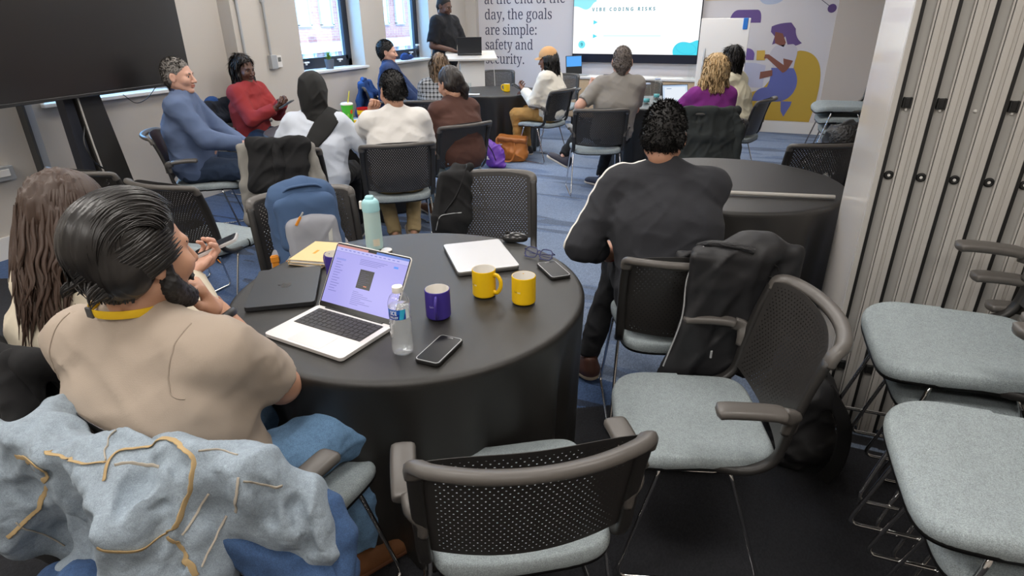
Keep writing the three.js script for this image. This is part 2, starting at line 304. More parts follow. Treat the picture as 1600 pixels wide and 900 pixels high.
// ---------- tables ----------
M.tablecloth = std({ color: lin(0.019, 0.0178, 0.0163), roughness: 0.43, bumpMap: weave, bumpScale: 0.0005 });
M.blackMetal = std({ color: lin(0.015, 0.015, 0.016), roughness: 0.45 });
function roundTable(x, z, R, seed, label, folds = 11) {
  const t = thing('round_table', label, 'table', [x, 0, z]), H = 0.74, r = rng(seed), ph = [r() * 6, r() * 6, r() * 6];
  part(t, 'tabletop', cyl(R - 0.012, R - 0.012, 0.025, 0, H - 0.032, 0, 64), M.blackMetal);
  part(t, 'pedestal', merge([cyl(0.04, 0.04, H - 0.06, 0, 0.02, 0, 16), cyl(0.3, 0.26, 0.02, 0, 0, 0, 32)]), M.blackMetal);
  const nv = 46, f = (u, v) => {
    const a = u * TAU;
    if (v < 0.35) { const q = v / 0.35 * (R - 0.02); return [Math.cos(a) * q, H - 0.002, Math.sin(a) * q]; }
    const w = (v - 0.35) / 0.65, drop = w < 0.12 ? 0 : (w - 0.12) / 0.88;
    const e = Math.min(1, w / 0.12) * Math.PI / 2;
    const base = R - 0.02 + 0.02 * Math.sin(e), y = H - 0.002 - 0.02 * (1 - Math.cos(e)) - drop * (H - 0.03);
    const am = 0.078 * drop ** 0.75, k = Math.sin(a * folds + ph[0] + 0.6 * Math.sin(a * 3 + ph[1])) * 0.7 + 0.3 * Math.sin(a * (folds * 2 + 1) + ph[2]);
    const q = base + am * (k - 1) * 0.75;
    return [Math.cos(a) * q, y, Math.sin(a) * q];
  };
  part(t, 'tablecloth', uvBox(surf(f, 200, nv, [1, 1], true)), M.tablecloth);
  return t;
}
roundTable(-1.108, -1.649, 0.614, 3, 'large foreground round table under a black cloth with laptops and mugs');
roundTable(-0.225, -3.64, 0.635, 5, 'empty round table under a black cloth with a grey pole lying across it');
roundTable(-3.45, -7.42, 0.61, 8, 'round black-clothed table holding one yellow mug in front of the lectern');
roundTable(-3.55, -4.35, 0.61, 13, 'round black-clothed table with green cup and red tube beside the woman in the headscarf');
roundTable(-1.2, -7.0, 0.61, 17, 'round black-clothed table with an open tablet laptop in front of the blonde woman');

// ---------- chairs ----------
{
  const c = lattice(256, 21), d = lattice(128, 22), e = lattice(32, 23);
  const map = tex(512, 512, (u, v) => { const k = 0.55 + 0.62 * c(u * 2, v) + 0.30 * d(u, v * 2) - 0.1 * e(u, v); return [0.30 * k, 0.345 * k, 0.36 * k]; }, [0.32, 0.32]);
  M.seatFabric = std({ map, roughness: 1, bumpMap: weave, bumpScale: 0.0012 });
  M.shell = std({ color: lin(0.008, 0.008, 0.008), roughness: 0.42 }); M.chairPlasticLit = std({ color: lin(0.092, 0.084, 0.077), roughness: 0.4, bumpMap: fine, bumpScale: 0.0002 });  // rail and arm plastic, lightened for the ceiling light falling on it
  M.chairPlasticShaded = std({ color: lin(0.022, 0.0205, 0.0195), roughness: 0.42, bumpMap: fine, bumpScale: 0.0002 });  // same plastic on the uprights, darkened so the colour carries their shade
  M.chrome = std({ color: lin(0.72, 0.72, 0.72), roughness: 0.12, metalness: 1 });
  const cols = 27, rows = 32;
  const holes = tex(1024, 1024, (u, v) => {
    if (u < 0.045 || u > 0.955 || v < 0.04 || v > 0.955) return [0.032, 0.030, 0.0285, 1];
    const q = v * rows, j = Math.floor(q), x = u * cols + (j & 1) * 0.5, i = x - Math.floor(x) - 0.5, y = q - j - 0.5;
    const a = i * 0.44 / cols, b = y * 0.37 / rows, rr = 0.0022; return [0.032, 0.030, 0.0285, a * a + b * b * 0.6 < rr * rr ? 0 : 1];
  }, [1, 1]);
  M.mesh = std({ map: holes, roughness: 0.4, alphaTest: 0.5 });
}
const yawOf = (fx, fz) => Math.atan2(-fx, -fz);
function makeChair() {
  const t = new THREE.Group(); t.name = 'conference_chair'; t.userData = { category: 'chair' };
  // seat pad
  const plan = a => { const c = Math.cos(a), s = Math.sin(a), n = 0.36; return [Math.sign(c) * Math.abs(c) ** n * (s < 0 ? 0.238 : 0.228), Math.sign(s) * Math.abs(s) ** n * 0.232 - 0.015]; };
  const top = (x, z) => { let y = 0.462 - 0.010 * Math.max(0, 1 - (x / 0.2) ** 2) * (z > -0.15 ? 1 : 0.5); if (z < -0.12) y -= 0.9 * (z + 0.12) ** 2 * 2; return y; };
  const pad = (u, v) => {
    const [px, pz] = plan(u * TAU);
    if (v < 0.62) { const q = v / 0.62 * 0.93; return [px * q, top(px * q, pz * q), pz * q]; }
    const w = (v - 0.62) / 0.38, e = w * Math.PI * 0.75, q = 0.93 + 0.07 * Math.sin(Math.min(e, Math.PI / 2)) - 0.04 * Math.max(0, e - Math.PI / 2);
    return [px * q, top(px * 0.93, pz * 0.93) - 0.028 * (1 - Math.cos(e)), pz * q];
  };
  part(t, 'seat', uvBox(surf(pad, 64, 18, [1, 1], true)), M.seatFabric);
  const tray = (u, v) => { const [px, pz] = plan(u * TAU), q = v < 0.3 ? 0.985 : 0.985 * (1 - (v - 0.3) / 0.7), y = top(px * 0.93, pz * 0.93) - 0.026 - 0.022 * Math.min(1, v / 0.3); return [px * q, y - (v > 0.3 ? 0.006 * Math.min(1, (v - 0.3) * 3) : 0), pz * q]; };
  part(t, 'seat_shell', surf(tray, 48, 10, [1, 1], true), M.shell);
  // uprights carried up from under the seat into the top rail
  const side = s => spline([[s * 0.20, 0.425, -0.02], [s * 0.228, 0.428, 0.10], [s * 0.236, 0.475, 0.178], [s * 0.239, 0.59, 0.203], [s * 0.241, 0.71, 0.230], [s * 0.241, 0.803, 0.259]], 26);
  for (const s of [-1, 1]) part(t, 'upright', sweep(side(s), q => q < 0.2 ? 0.011 + 0.03 * q : 0.0175, q => q < 0.2 ? 0.014 : 0.0125, 10, V(0, 1, 0), 0.7), M.chairPlasticShaded);
  part(t, 'top_rail', sweep(spline([[-0.241, 0.790, 0.260], [-0.238, 0.821, 0.272], [-0.205, 0.831, 0.306], [-0.11, 0.833, 0.340], [0, 0.833, 0.352], [0.11, 0.833, 0.340], [0.205, 0.831, 0.306], [0.238, 0.821, 0.272], [0.241, 0.790, 0.260]], 40), () => 0.021, () => 0.0145, 12, V(0, 1, 0), 0.75), M.chairPlasticLit);
  const panel = (u, v) => { const x = (0.5 - u) * 0.452, q = x / 0.226, y0 = 0.505 - 0.02 * (1 - q * q), y = y0 + v * (0.848 - 0.036 * Math.abs(q) ** 3 - y0); const zu = 0.188 + (y - 0.5) * 0.245; return [x, y + 0.008 * q * q * v, zu - 0.006 + 0.036 * (1 - q * q)]; };
  part(t, 'backrest', slab(panel, 22, 14, 0.0016), M.mesh);
  for (const s of [-1, 1]) {
    const a = part(t, 'armrest', sweep(spline([[s * 0.266, 0.650, 0.170], [s * 0.268, 0.656, 0.145], [s * 0.270, 0.660, 0.08], [s * 0.270, 0.659, 0.015], [s * 0.269, 0.653, -0.008]], 20), q => 0.031 * Math.min(1, 0.45 + 5 * Math.min(q + 0.06, 1 - q)), q => 0.015 * Math.min(1, 0.45 + 5 * Math.min(q + 0.1, 1 - q)), 12, V(0, 1, 0), 0.65), M.chairPlasticLit);
    part(a, 'bracket', sweep(spline([[s * 0.240, 0.575, 0.199], [s * 0.244, 0.610, 0.200], [s * 0.260, 0.637, 0.196], [s * 0.266, 0.648, 0.165]], 12), () => 0.024, q => 0.013, 10, V(0, 1, 0), 0.7), M.chairPlasticLit);
    part(t, 'leg', bentRod([[s * 0.12, 0.418, -0.115], [s * 0.222, 0.418, -0.125], [s * 0.252, 0.008, -0.232], [s * 0.252, 0.008, 0.205], [s * 0.224, 0.418, 0.07], [s * 0.12, 0.418, 0.06]], 0.0065, 0.035, 8), M.chrome);
  }
  part(t, 'cross_bar', merge([rod([-0.13, 0.418, -0.115], [0.13, 0.418, -0.115], 0.0065), rod([-0.13, 0.418, 0.06], [0.13, 0.418, 0.06], 0.0065)]), M.chrome);
  return t;
}
const protoChair = makeChair(), bareChair = protoChair.clone(); for (const c of [...bareChair.children]) if (c.name === 'armrest') bareChair.remove(c);
function chair(x, z, fx, fz, label, group = 'chairs around the tables', y = 0, bare = false) { return copyOf(bare ? bareChair : protoChair, 'conference_chair', label, [x, y, z], yawOf(fx, fz), group); }
const CH = {
  c1: [-1.135, -0.895, 0.03, -1, 'black chair under the spread denim jacket in the foreground'],
  c2: [-0.495, -1.128, -0.55, -0.835, 'empty grey-seated chair at the bottom centre, its perforated back nearest the camera'],
  c3: [-0.11, -1.685, -0.95, 0.31, 'empty grey-seated chair facing left between the foreground table and the stacked chairs'],
  c4: [-0.285, -2.32, -0.35, -0.94, 'black chair under the hunched man with a black coat over its back'],
  c5: [-1.264, -2.656, 0.466, 0.885, 'empty black chair across the foreground table with a black bag on its corner'],
  c6: [-1.858, -2.06, 0.81, 0.587, 'black chair holding the blue and grey backpack'],
  c7: [-2.52, -3.695, -0.62, -0.78, 'black chair of the man in the white polo shirt'],
  c8: [-2.53, -4.5, -0.88, -0.47, 'black chair of the woman in the brown top'],
  c9: [-3.085, -3.33, -0.38, -0.925, 'chair behind the headscarf covered by grey and black coats'],
  c10: [-4.12, -3.38, 0.72, -0.69, 'black chair of the grey-haired man in the blue jumper'],
  c11: [-3.66, -2.44, -0.1, -0.99, 'empty chair in front of the display stand, farther left of the two'],
  c12: [-2.93, -2.40, 0.0, -1, 'empty chair in front of the display stand, just left of the blue bag'],
  c13: [-1.82, -1.02, 0.1, -1, 'chair of the long-haired woman with a black jacket over it'],
  c14: [-3.50, -5.77, -0.44, -0.9, 'black chair of the woman in the plaid shawl'],
  c15: [-4.6, -6.75, 0.9, -0.43, 'chair by the window under the man in the navy jacket'],
  c16: [-4.05, -8.9, 0.45, 0.9, 'empty chair below the word security on the wall'],
  c17: [-2.95, -8.55, 0.2, 0.98, 'dark empty chair behind the woman in the cap'],
  c18: [-2.62, -7.02, -0.97, -0.25, 'black chair of the woman in the cap'],
  c19: [-1.61, -5.78, -0.42, -0.9, 'black chair of the man in the grey shirt'],
  c20: [-0.70, -5.90, -0.45, -0.89, 'chair of the blonde woman with a dark coat over its back'],
  c21: [-0.42, -6.86, -0.95, -0.25, 'black chair of the woman in the cream top'],
  c22: [0.19, -4.72, -0.45, -0.89, 'black chair back behind the empty table near the pile of coats'],
  c23: [-1.6, -7.85, 0.3, 0.95, 'dark chair on the far side of the table by the wooden cabinet'],
  c24: [-4.78, -4.60, 0.98, -0.1, 'chair of the woman in the red jumper'],
};
for (const k of Object.keys(CH)) { const [x, z, fx, fz, l] = CH[k]; CH[k] = chair(x, z, fx, fz, l, undefined, 0, ['c4', 'c5', 'c6', 'c7', 'c9', 'c11', 'c12', 'c14', 'c16', 'c22'].includes(k)); }
function stack(x, z, n, fx, fz, words, ystep = 0.095, fstep = 0.065, bare = false, lift = 0) {
  const q = Math.hypot(fx, fz); fx /= q; fz /= q;
  for (let k = 0; k < n; k++) chair(x - fx * fstep * k, z - fz * fstep * k, fx, fz, `stacked chair ${['at the top', 'second from the top', 'third from the top', 'fourth from the top', 'fifth from the top', 'sixth from the top'][k]} of the ${words}`, 'chairs in the stacks', (n - 1 - k) * ystep + lift, bare);
}
stack(0.60, -1.93, 4, -0.995, 0.06, 'stack against the folding wall');
stack(0.60, -1.32, 4, -0.995, 0.06, 'stack at the right edge nearest the camera');
stack(0.50, -6.1, 6, -0.99, 0.1, 'far stack beside the mural', 0.088, 0.045, true);

// ---------- smooth bodies: distance fields meshed with surface nets ----------
class Field {
  constructor(cell) { this.cell = cell; this.prims = []; this.cuts = []; this.disp = null; }
  prim(d, lo, hi, k = 0.03, sub = false) { this.prims.push({ d, lo, hi, k, sub }); return this; }
  cap(a, b, ra, rb = ra, k = 0.03, sub = false) {
    const [ax, ay, az] = a, [bx, by, bz] = b, dx = bx - ax, dy = by - ay, dz = bz - az, q = dx * dx + dy * dy + dz * dz + 1e-12, R = Math.max(ra, rb);
    return this.prim((x, y, z) => { const px = x - ax, py = y - ay, pz = z - az; let t = (px * dx + py * dy + pz * dz) / q; t = t < 0 ? 0 : t > 1 ? 1 : t; return Math.hypot(px - t * dx, py - t * dy, pz - t * dz) - (ra + (rb - ra) * t); },
      [Math.min(ax, bx) - R, Math.min(ay, by) - R, Math.min(az, bz) - R], [Math.max(ax, bx) + R, Math.max(ay, by) + R, Math.max(az, bz) + R], k, sub);
  }
  ell(c, r, k = 0.03, rot = null, sub = false) {   // rot: [rx,ry,rz] euler
    const m = rot ? new THREE.Matrix4().makeRotationFromEuler(new THREE.Euler(...rot)).invert().elements : null, [cx, cy, cz] = c, [rx, ry, rz] = r, R = Math.max(rx, ry, rz);
    return this.prim((x, y, z) => {
      x -= cx; y -= cy; z -= cz; if (m) { const X = m[0] * x + m[4] * y + m[8] * z, Y = m[1] * x + m[5] * y + m[9] * z, Z = m[2] * x + m[6] * y + m[10] * z; x = X; y = Y; z = Z; }
      const k0 = Math.hypot(x / rx, y / ry, z / rz), k1 = Math.hypot(x / rx / rx, y / ry / ry, z / rz / rz); return k0 < 1e-6 ? -Math.min(rx, ry, rz) : k0 * (k0 - 1) / k1;
    }, m ? [cx - R, cy - R, cz - R] : [cx - rx, cy - ry, cz - rz], m ? [cx + R, cy + R, cz + R] : [cx + rx, cy + ry, cz + rz], k, sub);
  }
  box(c, h, r, k = 0.01, rot = null, sub = false) {
    const m = rot ? new THREE.Matrix4().makeRotationFromEuler(new THREE.Euler(...rot)).invert().elements : null, [cx, cy, cz] = c, R = Math.hypot(...h);
    return this.prim((x, y, z) => {
      x -= cx; y -= cy; z -= cz; if (m) { const X = m[0] * x + m[4] * y + m[8] * z, Y = m[1] * x + m[5] * y + m[9] * z, Z = m[2] * x + m[6] * y + m[10] * z; x = X; y = Y; z = Z; }
      const qx = Math.abs(x) - h[0] + r, qy = Math.abs(y) - h[1] + r, qz = Math.abs(z) - h[2] + r; return Math.hypot(Math.max(qx, 0), Math.max(qy, 0), Math.max(qz, 0)) + Math.min(Math.max(qx, qy, qz), 0) - r;
    }, m ? [cx - R, cy - R, cz - R] : [cx - h[0], cy - h[1], cz - h[2]], m ? [cx + R, cy + R, cz + R] : [cx + h[0], cy + h[1], cz + h[2]], k, sub);
  }
  chain(pts, radii, k = 0.02) { for (let i = 0; i < pts.length - 1; i++) this.cap(pts[i], pts[i + 1], radii[i] ?? radii, radii[i + 1] ?? radii, k); return this; }
  cut(p, n) { const l = Math.hypot(...n); this.cuts.push([p, n.map(x => x / l)]); return this; }
  at(x, y, z) {   // the field itself, for snapping seams to the surface
    let f = 1; for (const p of this.prims) { const d = p.d(x, y, z); if (p.sub) { const h = Math.max(p.k - Math.abs(f + d), 0) / (p.k || 1e-6); f = Math.max(f, -d) + h * h * p.k * 0.25; } else { const h = Math.max(p.k - Math.abs(f - d), 0) / (p.k || 1e-6); f = Math.min(f, d) - h * h * p.k * 0.25; } }
    if (this.disp && Math.abs(f) < 0.05) f += this.disp(x, y, z); return f;
  }
  snap(p, lift = 0) { let [x, y, z] = p; const e = 0.002; for (let i = 0; i < 14; i++) { const f = this.at(x, y, z) - lift; const gx = this.at(x + e, y, z) - this.at(x - e, y, z), gy = this.at(x, y + e, z) - this.at(x, y - e, z), gz = this.at(x, y, z + e) - this.at(x, y, z - e), g = Math.hypot(gx, gy, gz) || 1; const s = 0.8 * f / g; x -= gx * s; y -= gy * s; z -= gz * s; } return [x, y, z]; }
  mesh() {
    const c = this.cell, pad = 2.5 * c + 0.012, lo = [1e9, 1e9, 1e9], hi = [-1e9, -1e9, -1e9];
    for (const p of this.prims) if (!p.sub) for (let i = 0; i < 3; i++) { lo[i] = Math.min(lo[i], p.lo[i] - pad); hi[i] = Math.max(hi[i], p.hi[i] + pad); }
    const n = [0, 1, 2].map(i => Math.ceil((hi[i] - lo[i]) / c) + 1), [nx, ny, nz] = n, F = new Float32Array(nx * ny * nz).fill(1);
    for (const p of this.prims) {
      const m = p.k + pad, a = [0, 1, 2].map(i => Math.max(0, Math.floor((p.lo[i] - m - lo[i]) / c))), b = [0, 1, 2].map(i => Math.min(n[i] - 1, Math.ceil((p.hi[i] + m - lo[i]) / c))), k = p.k || 1e-6;
      for (let z = a[2]; z <= b[2]; z++) for (let y = a[1]; y <= b[1]; y++) { let o = (z * ny + y) * nx + a[0]; for (let x = a[0]; x <= b[0]; x++, o++) {
        const d = p.d(lo[0] + x * c, lo[1] + y * c, lo[2] + z * c), f = F[o];
        if (p.sub) { const h = Math.max(k - Math.abs(f + d), 0) / k; F[o] = Math.max(f, -d) + h * h * k * 0.25; } else { const h = Math.max(k - Math.abs(f - d), 0) / k; F[o] = Math.min(f, d) - h * h * k * 0.25; }
      } }
    }
    for (let z = 0, o = 0; z < nz; z++) for (let y = 0; y < ny; y++) for (let x = 0; x < nx; x++, o++) {
      if (this.disp && Math.abs(F[o]) < 0.03 + 2 * c) F[o] += this.disp(lo[0] + x * c, lo[1] + y * c, lo[2] + z * c);
      for (const [p, q] of this.cuts) { const d = (lo[0] + x * c - p[0]) * q[0] + (lo[1] + y * c - p[1]) * q[1] + (lo[2] + z * c - p[2]) * q[2]; if (d > F[o]) F[o] = d; }
    }
    const id = new Int32Array(nx * ny * nz).fill(-1), pos = [], nor = [], idx = [], sx = 1, sy = nx, sz = nx * ny;
    const corner = [0, sx, sy, sx + sy, sz, sx + sz, sy + sz, sx + sy + sz], E = [[0, 1], [2, 3], [4, 5], [6, 7], [0, 2], [1, 3], [4, 6], [5, 7], [0, 4], [1, 5], [2, 6], [3, 7]];
    for (let z = 0; z < nz - 1; z++) for (let y = 0; y < ny - 1; y++) for (let x = 0; x < nx - 1; x++) {
      const o = z * sz + y * sy + x; let m = 0; for (let i = 0; i < 8; i++) if (F[o + corner[i]] < 0) m |= 1 << i;
      if (m === 0 || m === 255) continue;
      let px = 0, py = 0, pz = 0, q = 0;
      for (const [a, b] of E) { if (((m >> a) & 1) === ((m >> b) & 1)) continue; const fa = F[o + corner[a]], fb = F[o + corner[b]], t = fa / (fa - fb); px += (a & 1) + ((b & 1) - (a & 1)) * t; py += ((a >> 1) & 1) + (((b >> 1) & 1) - ((a >> 1) & 1)) * t; pz += (a >> 2) + ((b >> 2) - (a >> 2)) * t; q++; }
      px /= q; py /= q; pz /= q;
      const L = (g0, g1, t) => g0 + (g1 - g0) * t, f = i => F[o + corner[i]];
      const gx = L(L(f(1) - f(0), f(3) - f(2), py), L(f(5) - f(4), f(7) - f(6), py), pz), gy = L(L(f(2) - f(0), f(3) - f(1), px), L(f(6) - f(4), f(7) - f(5), px), pz), gz = L(L(f(4) - f(0), f(5) - f(1), px), L(f(6) - f(2), f(7) - f(3), px), py), g = Math.hypot(gx, gy, gz) || 1;
      id[o] = pos.length / 3; pos.push(lo[0] + (x + px) * c, lo[1] + (y + py) * c, lo[2] + (z + pz) * c); nor.push(gx / g, gy / g, gz / g);
    }
    const quad = (a, b, d, e, s) => { if (a < 0 || b < 0 || d < 0 || e < 0) return; s ? idx.push(a, b, d, a, d, e) : idx.push(a, d, b, a, e, d); };
    for (let z = 1; z < nz - 1; z++) for (let y = 1; y < ny - 1; y++) for (let x = 1; x < nx - 1; x++) {
      const o = z * sz + y * sy + x, i = F[o] < 0;
      if (i !== F[o + sx] < 0) quad(id[o - sy - sz], id[o - sz], id[o], id[o - sy], i);
      if (i !== F[o + sy] < 0) quad(id[o - sx - sz], id[o - sx], id[o], id[o - sz], i);
      if (i !== F[o + sz] < 0) quad(id[o - sx - sy], id[o - sy], id[o], id[o - sx], i);
    }
    // smooth normals: average gradient with face normals
    const g = new THREE.BufferGeometry(); g.setAttribute('position', new THREE.Float32BufferAttribute(pos, 3)); g.setIndex(idx); g.computeVertexNormals();
    const N = g.attributes.normal; for (let i = 0; i < N.count; i++) { let a = N.getX(i) * 0.4 + nor[i * 3], b = N.getY(i) * 0.4 + nor[i * 3 + 1], d = N.getZ(i) * 0.4 + nor[i * 3 + 2]; const l = Math.hypot(a, b, d) || 1; N.setXYZ(i, a / l, b / l, d / l); }
    return g;
  }
}
const ridge = n => { const r = 1 - Math.abs(n); return r * r; };
const folds = (amp, s = 3.6, seed = 0, sy = 1.7) => (x, y, z) => { const a = noise3(x * s + seed, y * s * sy + 0.8 * x * s, z * s), b = noise3(x * s * 1.4 - y * s + seed, y * s, z * s * 1.4 + 7); return -amp * (1.1 * Math.exp(-a * a * 6) + 0.7 * Math.exp(-b * b * 9) + 0.4 * noise3(x * s * 0.9, y * s * 0.9 + seed, z * s) - 0.8); };

// ---------- heads, hands, hair (local: looking along -z, y up, origin at the middle of the head) ----------
const HEADS = {};
function headGeo(kind = 'plain') {
  if (HEADS[kind]) return HEADS[kind].clone();
  const f = new Field(0.0042);
  f.ell([0, 0.028, 0.014], [0.076, 0.094, 0.098], 0.02).ell([0, -0.028, -0.028], [0.062, 0.085, 0.064], 0.03);
  for (const s of [-1, 1]) { f.cap([s * 0.05, -0.055, 0.012], [s * 0.016, -0.1, -0.066], 0.022, 0.017, 0.02); f.ell([s * 0.041, -0.028, -0.064], [0.024, 0.026, 0.024], 0.02); }
  f.ell([0, -0.102, -0.07], [0.02, 0.016, 0.018], 0.015).cap([-0.036, 0.02, -0.078], [0.036, 0.02, -0.078], 0.011, 0.011, 0.016);
  for (const s of [-1, 1]) f.ell([s * 0.031, 0.001, -0.1], [0.017, 0.012, 0.014], 0.012, null, true);
  f.cap([0, 0.012, -0.088], [0, -0.034, -0.112], 0.008, 0.0125, 0.01); for (const s of [-1, 1]) f.ell([s * 0.0125, -0.038, -0.099], [0.009, 0.008, 0.011], 0.006);
  f.ell([0, -0.061, -0.0925], [0.022, 0.006, 0.009], 0.006).ell([0, -0.0725, -0.090], [0.019, 0.0065, 0.009], 0.006).ell([0, -0.0668, -0.102], [0.023, 0.0014, 0.006], 0.003, null, true);
  for (const s of [-1, 1]) { f.ell([s * 0.0785, -0.006, 0.012], [0.009, 0.033, 0.020], 0.006, [0.25, s * 0.35, 0]); f.ell([s * 0.0865, -0.003, 0.008], [0.006, 0.02, 0.010], 0.004, [0.25, s * 0.35, 0], true); }
  f.cap([0, -0.05, 0.03], [0, -0.085, 0.034], 0.052, 0.05, 0.03);
  const g = f.mesh(), p = g.attributes.position, col = new Float32Array(p.count * 3);
  for (let i = 0; i < p.count; i++) { const x = p.getX(i), y = p.getY(i), z = p.getZ(i); const lip = z < -0.085 && Math.abs(x) < 0.026 && Math.abs(y + 0.067) < 0.0115 - 8 * x * x; col.set(lip ? [0.78, 0.5, 0.5] : [1, 1, 1], i * 3); }
  g.setAttribute('color', new THREE.BufferAttribute(col, 3));
  return (HEADS[kind] = g).clone();
}
const HANDS = {};
function handGeo(pose) {   // right hand: wrist at the origin, fingers along -z, palm down, thumb towards -x
  if (HANDS[pose]) return HANDS[pose].clone();
  const P = { relax: [18, 32, 22, 0.3], grip: [48, 62, 38, 0.6], fist: [76, 92, 55, 0.8], flat: [6, 10, 6, 0.1], chin: [38, 70, 35, 0.5], phone: [28, 55, 40, 0.35] }[pose];
  const f = new Field(0.0034);
  f.cap([0, 0, 0.02], [0, 0, -0.01], 0.024, 0.025, 0.02).box([0.002, 0, -0.052], [0.038, 0.0125, 0.045], 0.011, 0.015).ell([-0.025, -0.008, -0.032], [0.018, 0.014, 0.03], 0.012);
  const fx = [-0.029, -0.0095, 0.0105, 0.029], len = [0.074, 0.082, 0.075, 0.058], rr = [0.0092, 0.0095, 0.0090, 0.0078], z0 = [-0.09, -0.095, -0.092, -0.083];
  fx.forEach((x, i) => {
    let a = 0, p = [x, 0, z0[i] + 0.012]; const spread = (i - 1.4) * 0.05;
    [0.46, 0.30, 0.24].forEach((q, j) => { a += (P[j] + (j === 0 ? i * 2 : 0)) * Math.PI / 180; const L = len[i] * q + (j ? 0 : 0.012); const n = [p[0] + Math.sin(spread) * L * Math.cos(a), p[1] - Math.sin(a) * L, p[2] - Math.cos(a) * L]; f.cap(p, n, rr[i] * (1 - j * 0.07), rr[i] * (0.95 - j * 0.09), j ? 0.003 : 0.005); p = n; });
  });
  const k = P[3]; const t0 = [-0.026, -0.004, -0.022], t1 = [-0.05 + k * 0.012, -0.012 - k * 0.02, -0.056], t2 = [-0.06 + k * 0.04, -0.014 - k * 0.035, -0.088 + k * 0.012];
  f.cap(t0, t1, 0.0125, 0.0108, 0.008).cap(t1, t2, 0.0105, 0.0088, 0.004);
  const g = f.mesh(); g.setAttribute('color', new THREE.Float32BufferAttribute(new Float32Array(g.attributes.position.count * 3).fill(1), 3));
  return (HANDS[pose] = g).clone();
}
function whiteColors(g) { g.setAttribute('color', new THREE.Float32BufferAttribute(new Float32Array(g.attributes.position.count * 3).fill(1), 3)); return g; }
const hairNoise = (amp, seed, sx = 60, sy = 9, sz = 9) => (x, y, z) => amp * (noise3(x * sx + seed, y * sy, z * sz) + 0.5 * noise3(x * sx * 2.1, y * sy * 1.5 + seed, z * sz));
function hairCap(o = {}) {   // o: vol, front (hairline y), frontZ, nape, noise, extra(field)
  const v = o.vol ?? 0.008, f = new Field(o.cell ?? 0.005);
  f.ell([0, 0.031 + Math.min(0.006, v * 0.5), 0.017 + Math.min(0.011, v)], [0.077 + v * 0.85, 0.096 + v, 0.1 + v * 0.9], 0.02);
  f.cap([-0.045, -0.02, 0.06], [0.045, -0.02, 0.06], 0.032 + v, 0.032 + v, 0.03).cap([0, -0.03, 0.06], [0, o.nape ?? -0.075, 0.052], 0.05 + v * 0.4, 0.042, 0.02);
  const y0 = o.front ?? 0.078, z0 = o.frontZ ?? -0.074;
  // keep the face clear: remove what lies in front of the hairline and temples
  f.prim((x, y, z) => { const d1 = -((y - y0) * -0.60 + (z - z0) * -0.80); return d1; }, [-0.2, -0.3, -0.3], [0.2, 0.3, 0.3], 0.016, true);
  if (o.ears) for (const e of [-1, 1]) f.ell([e * 0.088, -0.012, 0.008], [0.03, 0.040, 0.030], 0.010, null, true);
  if (o.extra) o.extra(f);
  f.disp = o.noise ?? hairNoise(0.003, 3);
  if (o.cutY !== undefined) f.cut([0, o.cutY, 0], [0, -1, 0]);
  return f.mesh();
}
function lock(pts, w, h, s = 6) { return sweep(spline(pts, 12), t => w * (t < 0.15 ? 0.4 + 4 * t : 1 - 0.75 * ((t - 0.15) / 0.85) ** 2), t => h * (1 - 0.6 * t), s); }

function tufts(geo, o) {   // thin overlapping tufts lying on a hair surface
  const r = rng(o.seed ?? 1), P = geo.attributes.position, N = geo.attributes.normal, pos = [], nor = [];
  for (let i = 0; i < o.n; i++) {
    const k = Math.floor(r() * P.count); if (o.skip?.(P.getX(k), P.getY(k), P.getZ(k))) continue; const p = V(P.getX(k), P.getY(k), P.getZ(k)), q = V(N.getX(k), N.getY(k), N.getZ(k));
    const flow = o.flow(p, r); flow.addScaledVector(q, -flow.dot(q)).normalize().addScaledVector(q, o.lift ?? 0.05).normalize();
    const sd = V().crossVectors(flow, q).normalize().multiplyScalar(o.w * (0.6 + 0.8 * r())), l = o.len * (0.6 + 0.8 * r()), tip = p.clone().addScaledVector(flow, l).addScaledVector(q, -0.001), m0 = p.clone().addScaledVector(flow, l * 0.4).addScaledVector(q, 0.003), b = p.clone().addScaledVector(q, -0.002);
    const A = m0.clone().add(sd), B = m0.clone().sub(sd), C = m0.clone().addScaledVector(q, 0.0022);
    for (const [a, d, e] of [[A, C, tip], [C, B, tip], [C, A, b], [B, C, b]]) { const m = V().crossVectors(d.clone().sub(a), e.clone().sub(a)).normalize(); if (m.dot(q) < 0) m.negate(); for (const x of [a, d, e]) { pos.push(x.x, x.y, x.z); nor.push(m.x * 0.25 + q.x * 0.75, m.y * 0.25 + q.y * 0.75, m.z * 0.25 + q.z * 0.75); } }
  }
  const g = new THREE.BufferGeometry(); g.setAttribute('position', new THREE.Float32BufferAttribute(pos, 3)); g.setAttribute('normal', new THREE.Float32BufferAttribute(nor, 3)); return merge([geo, g]);
}
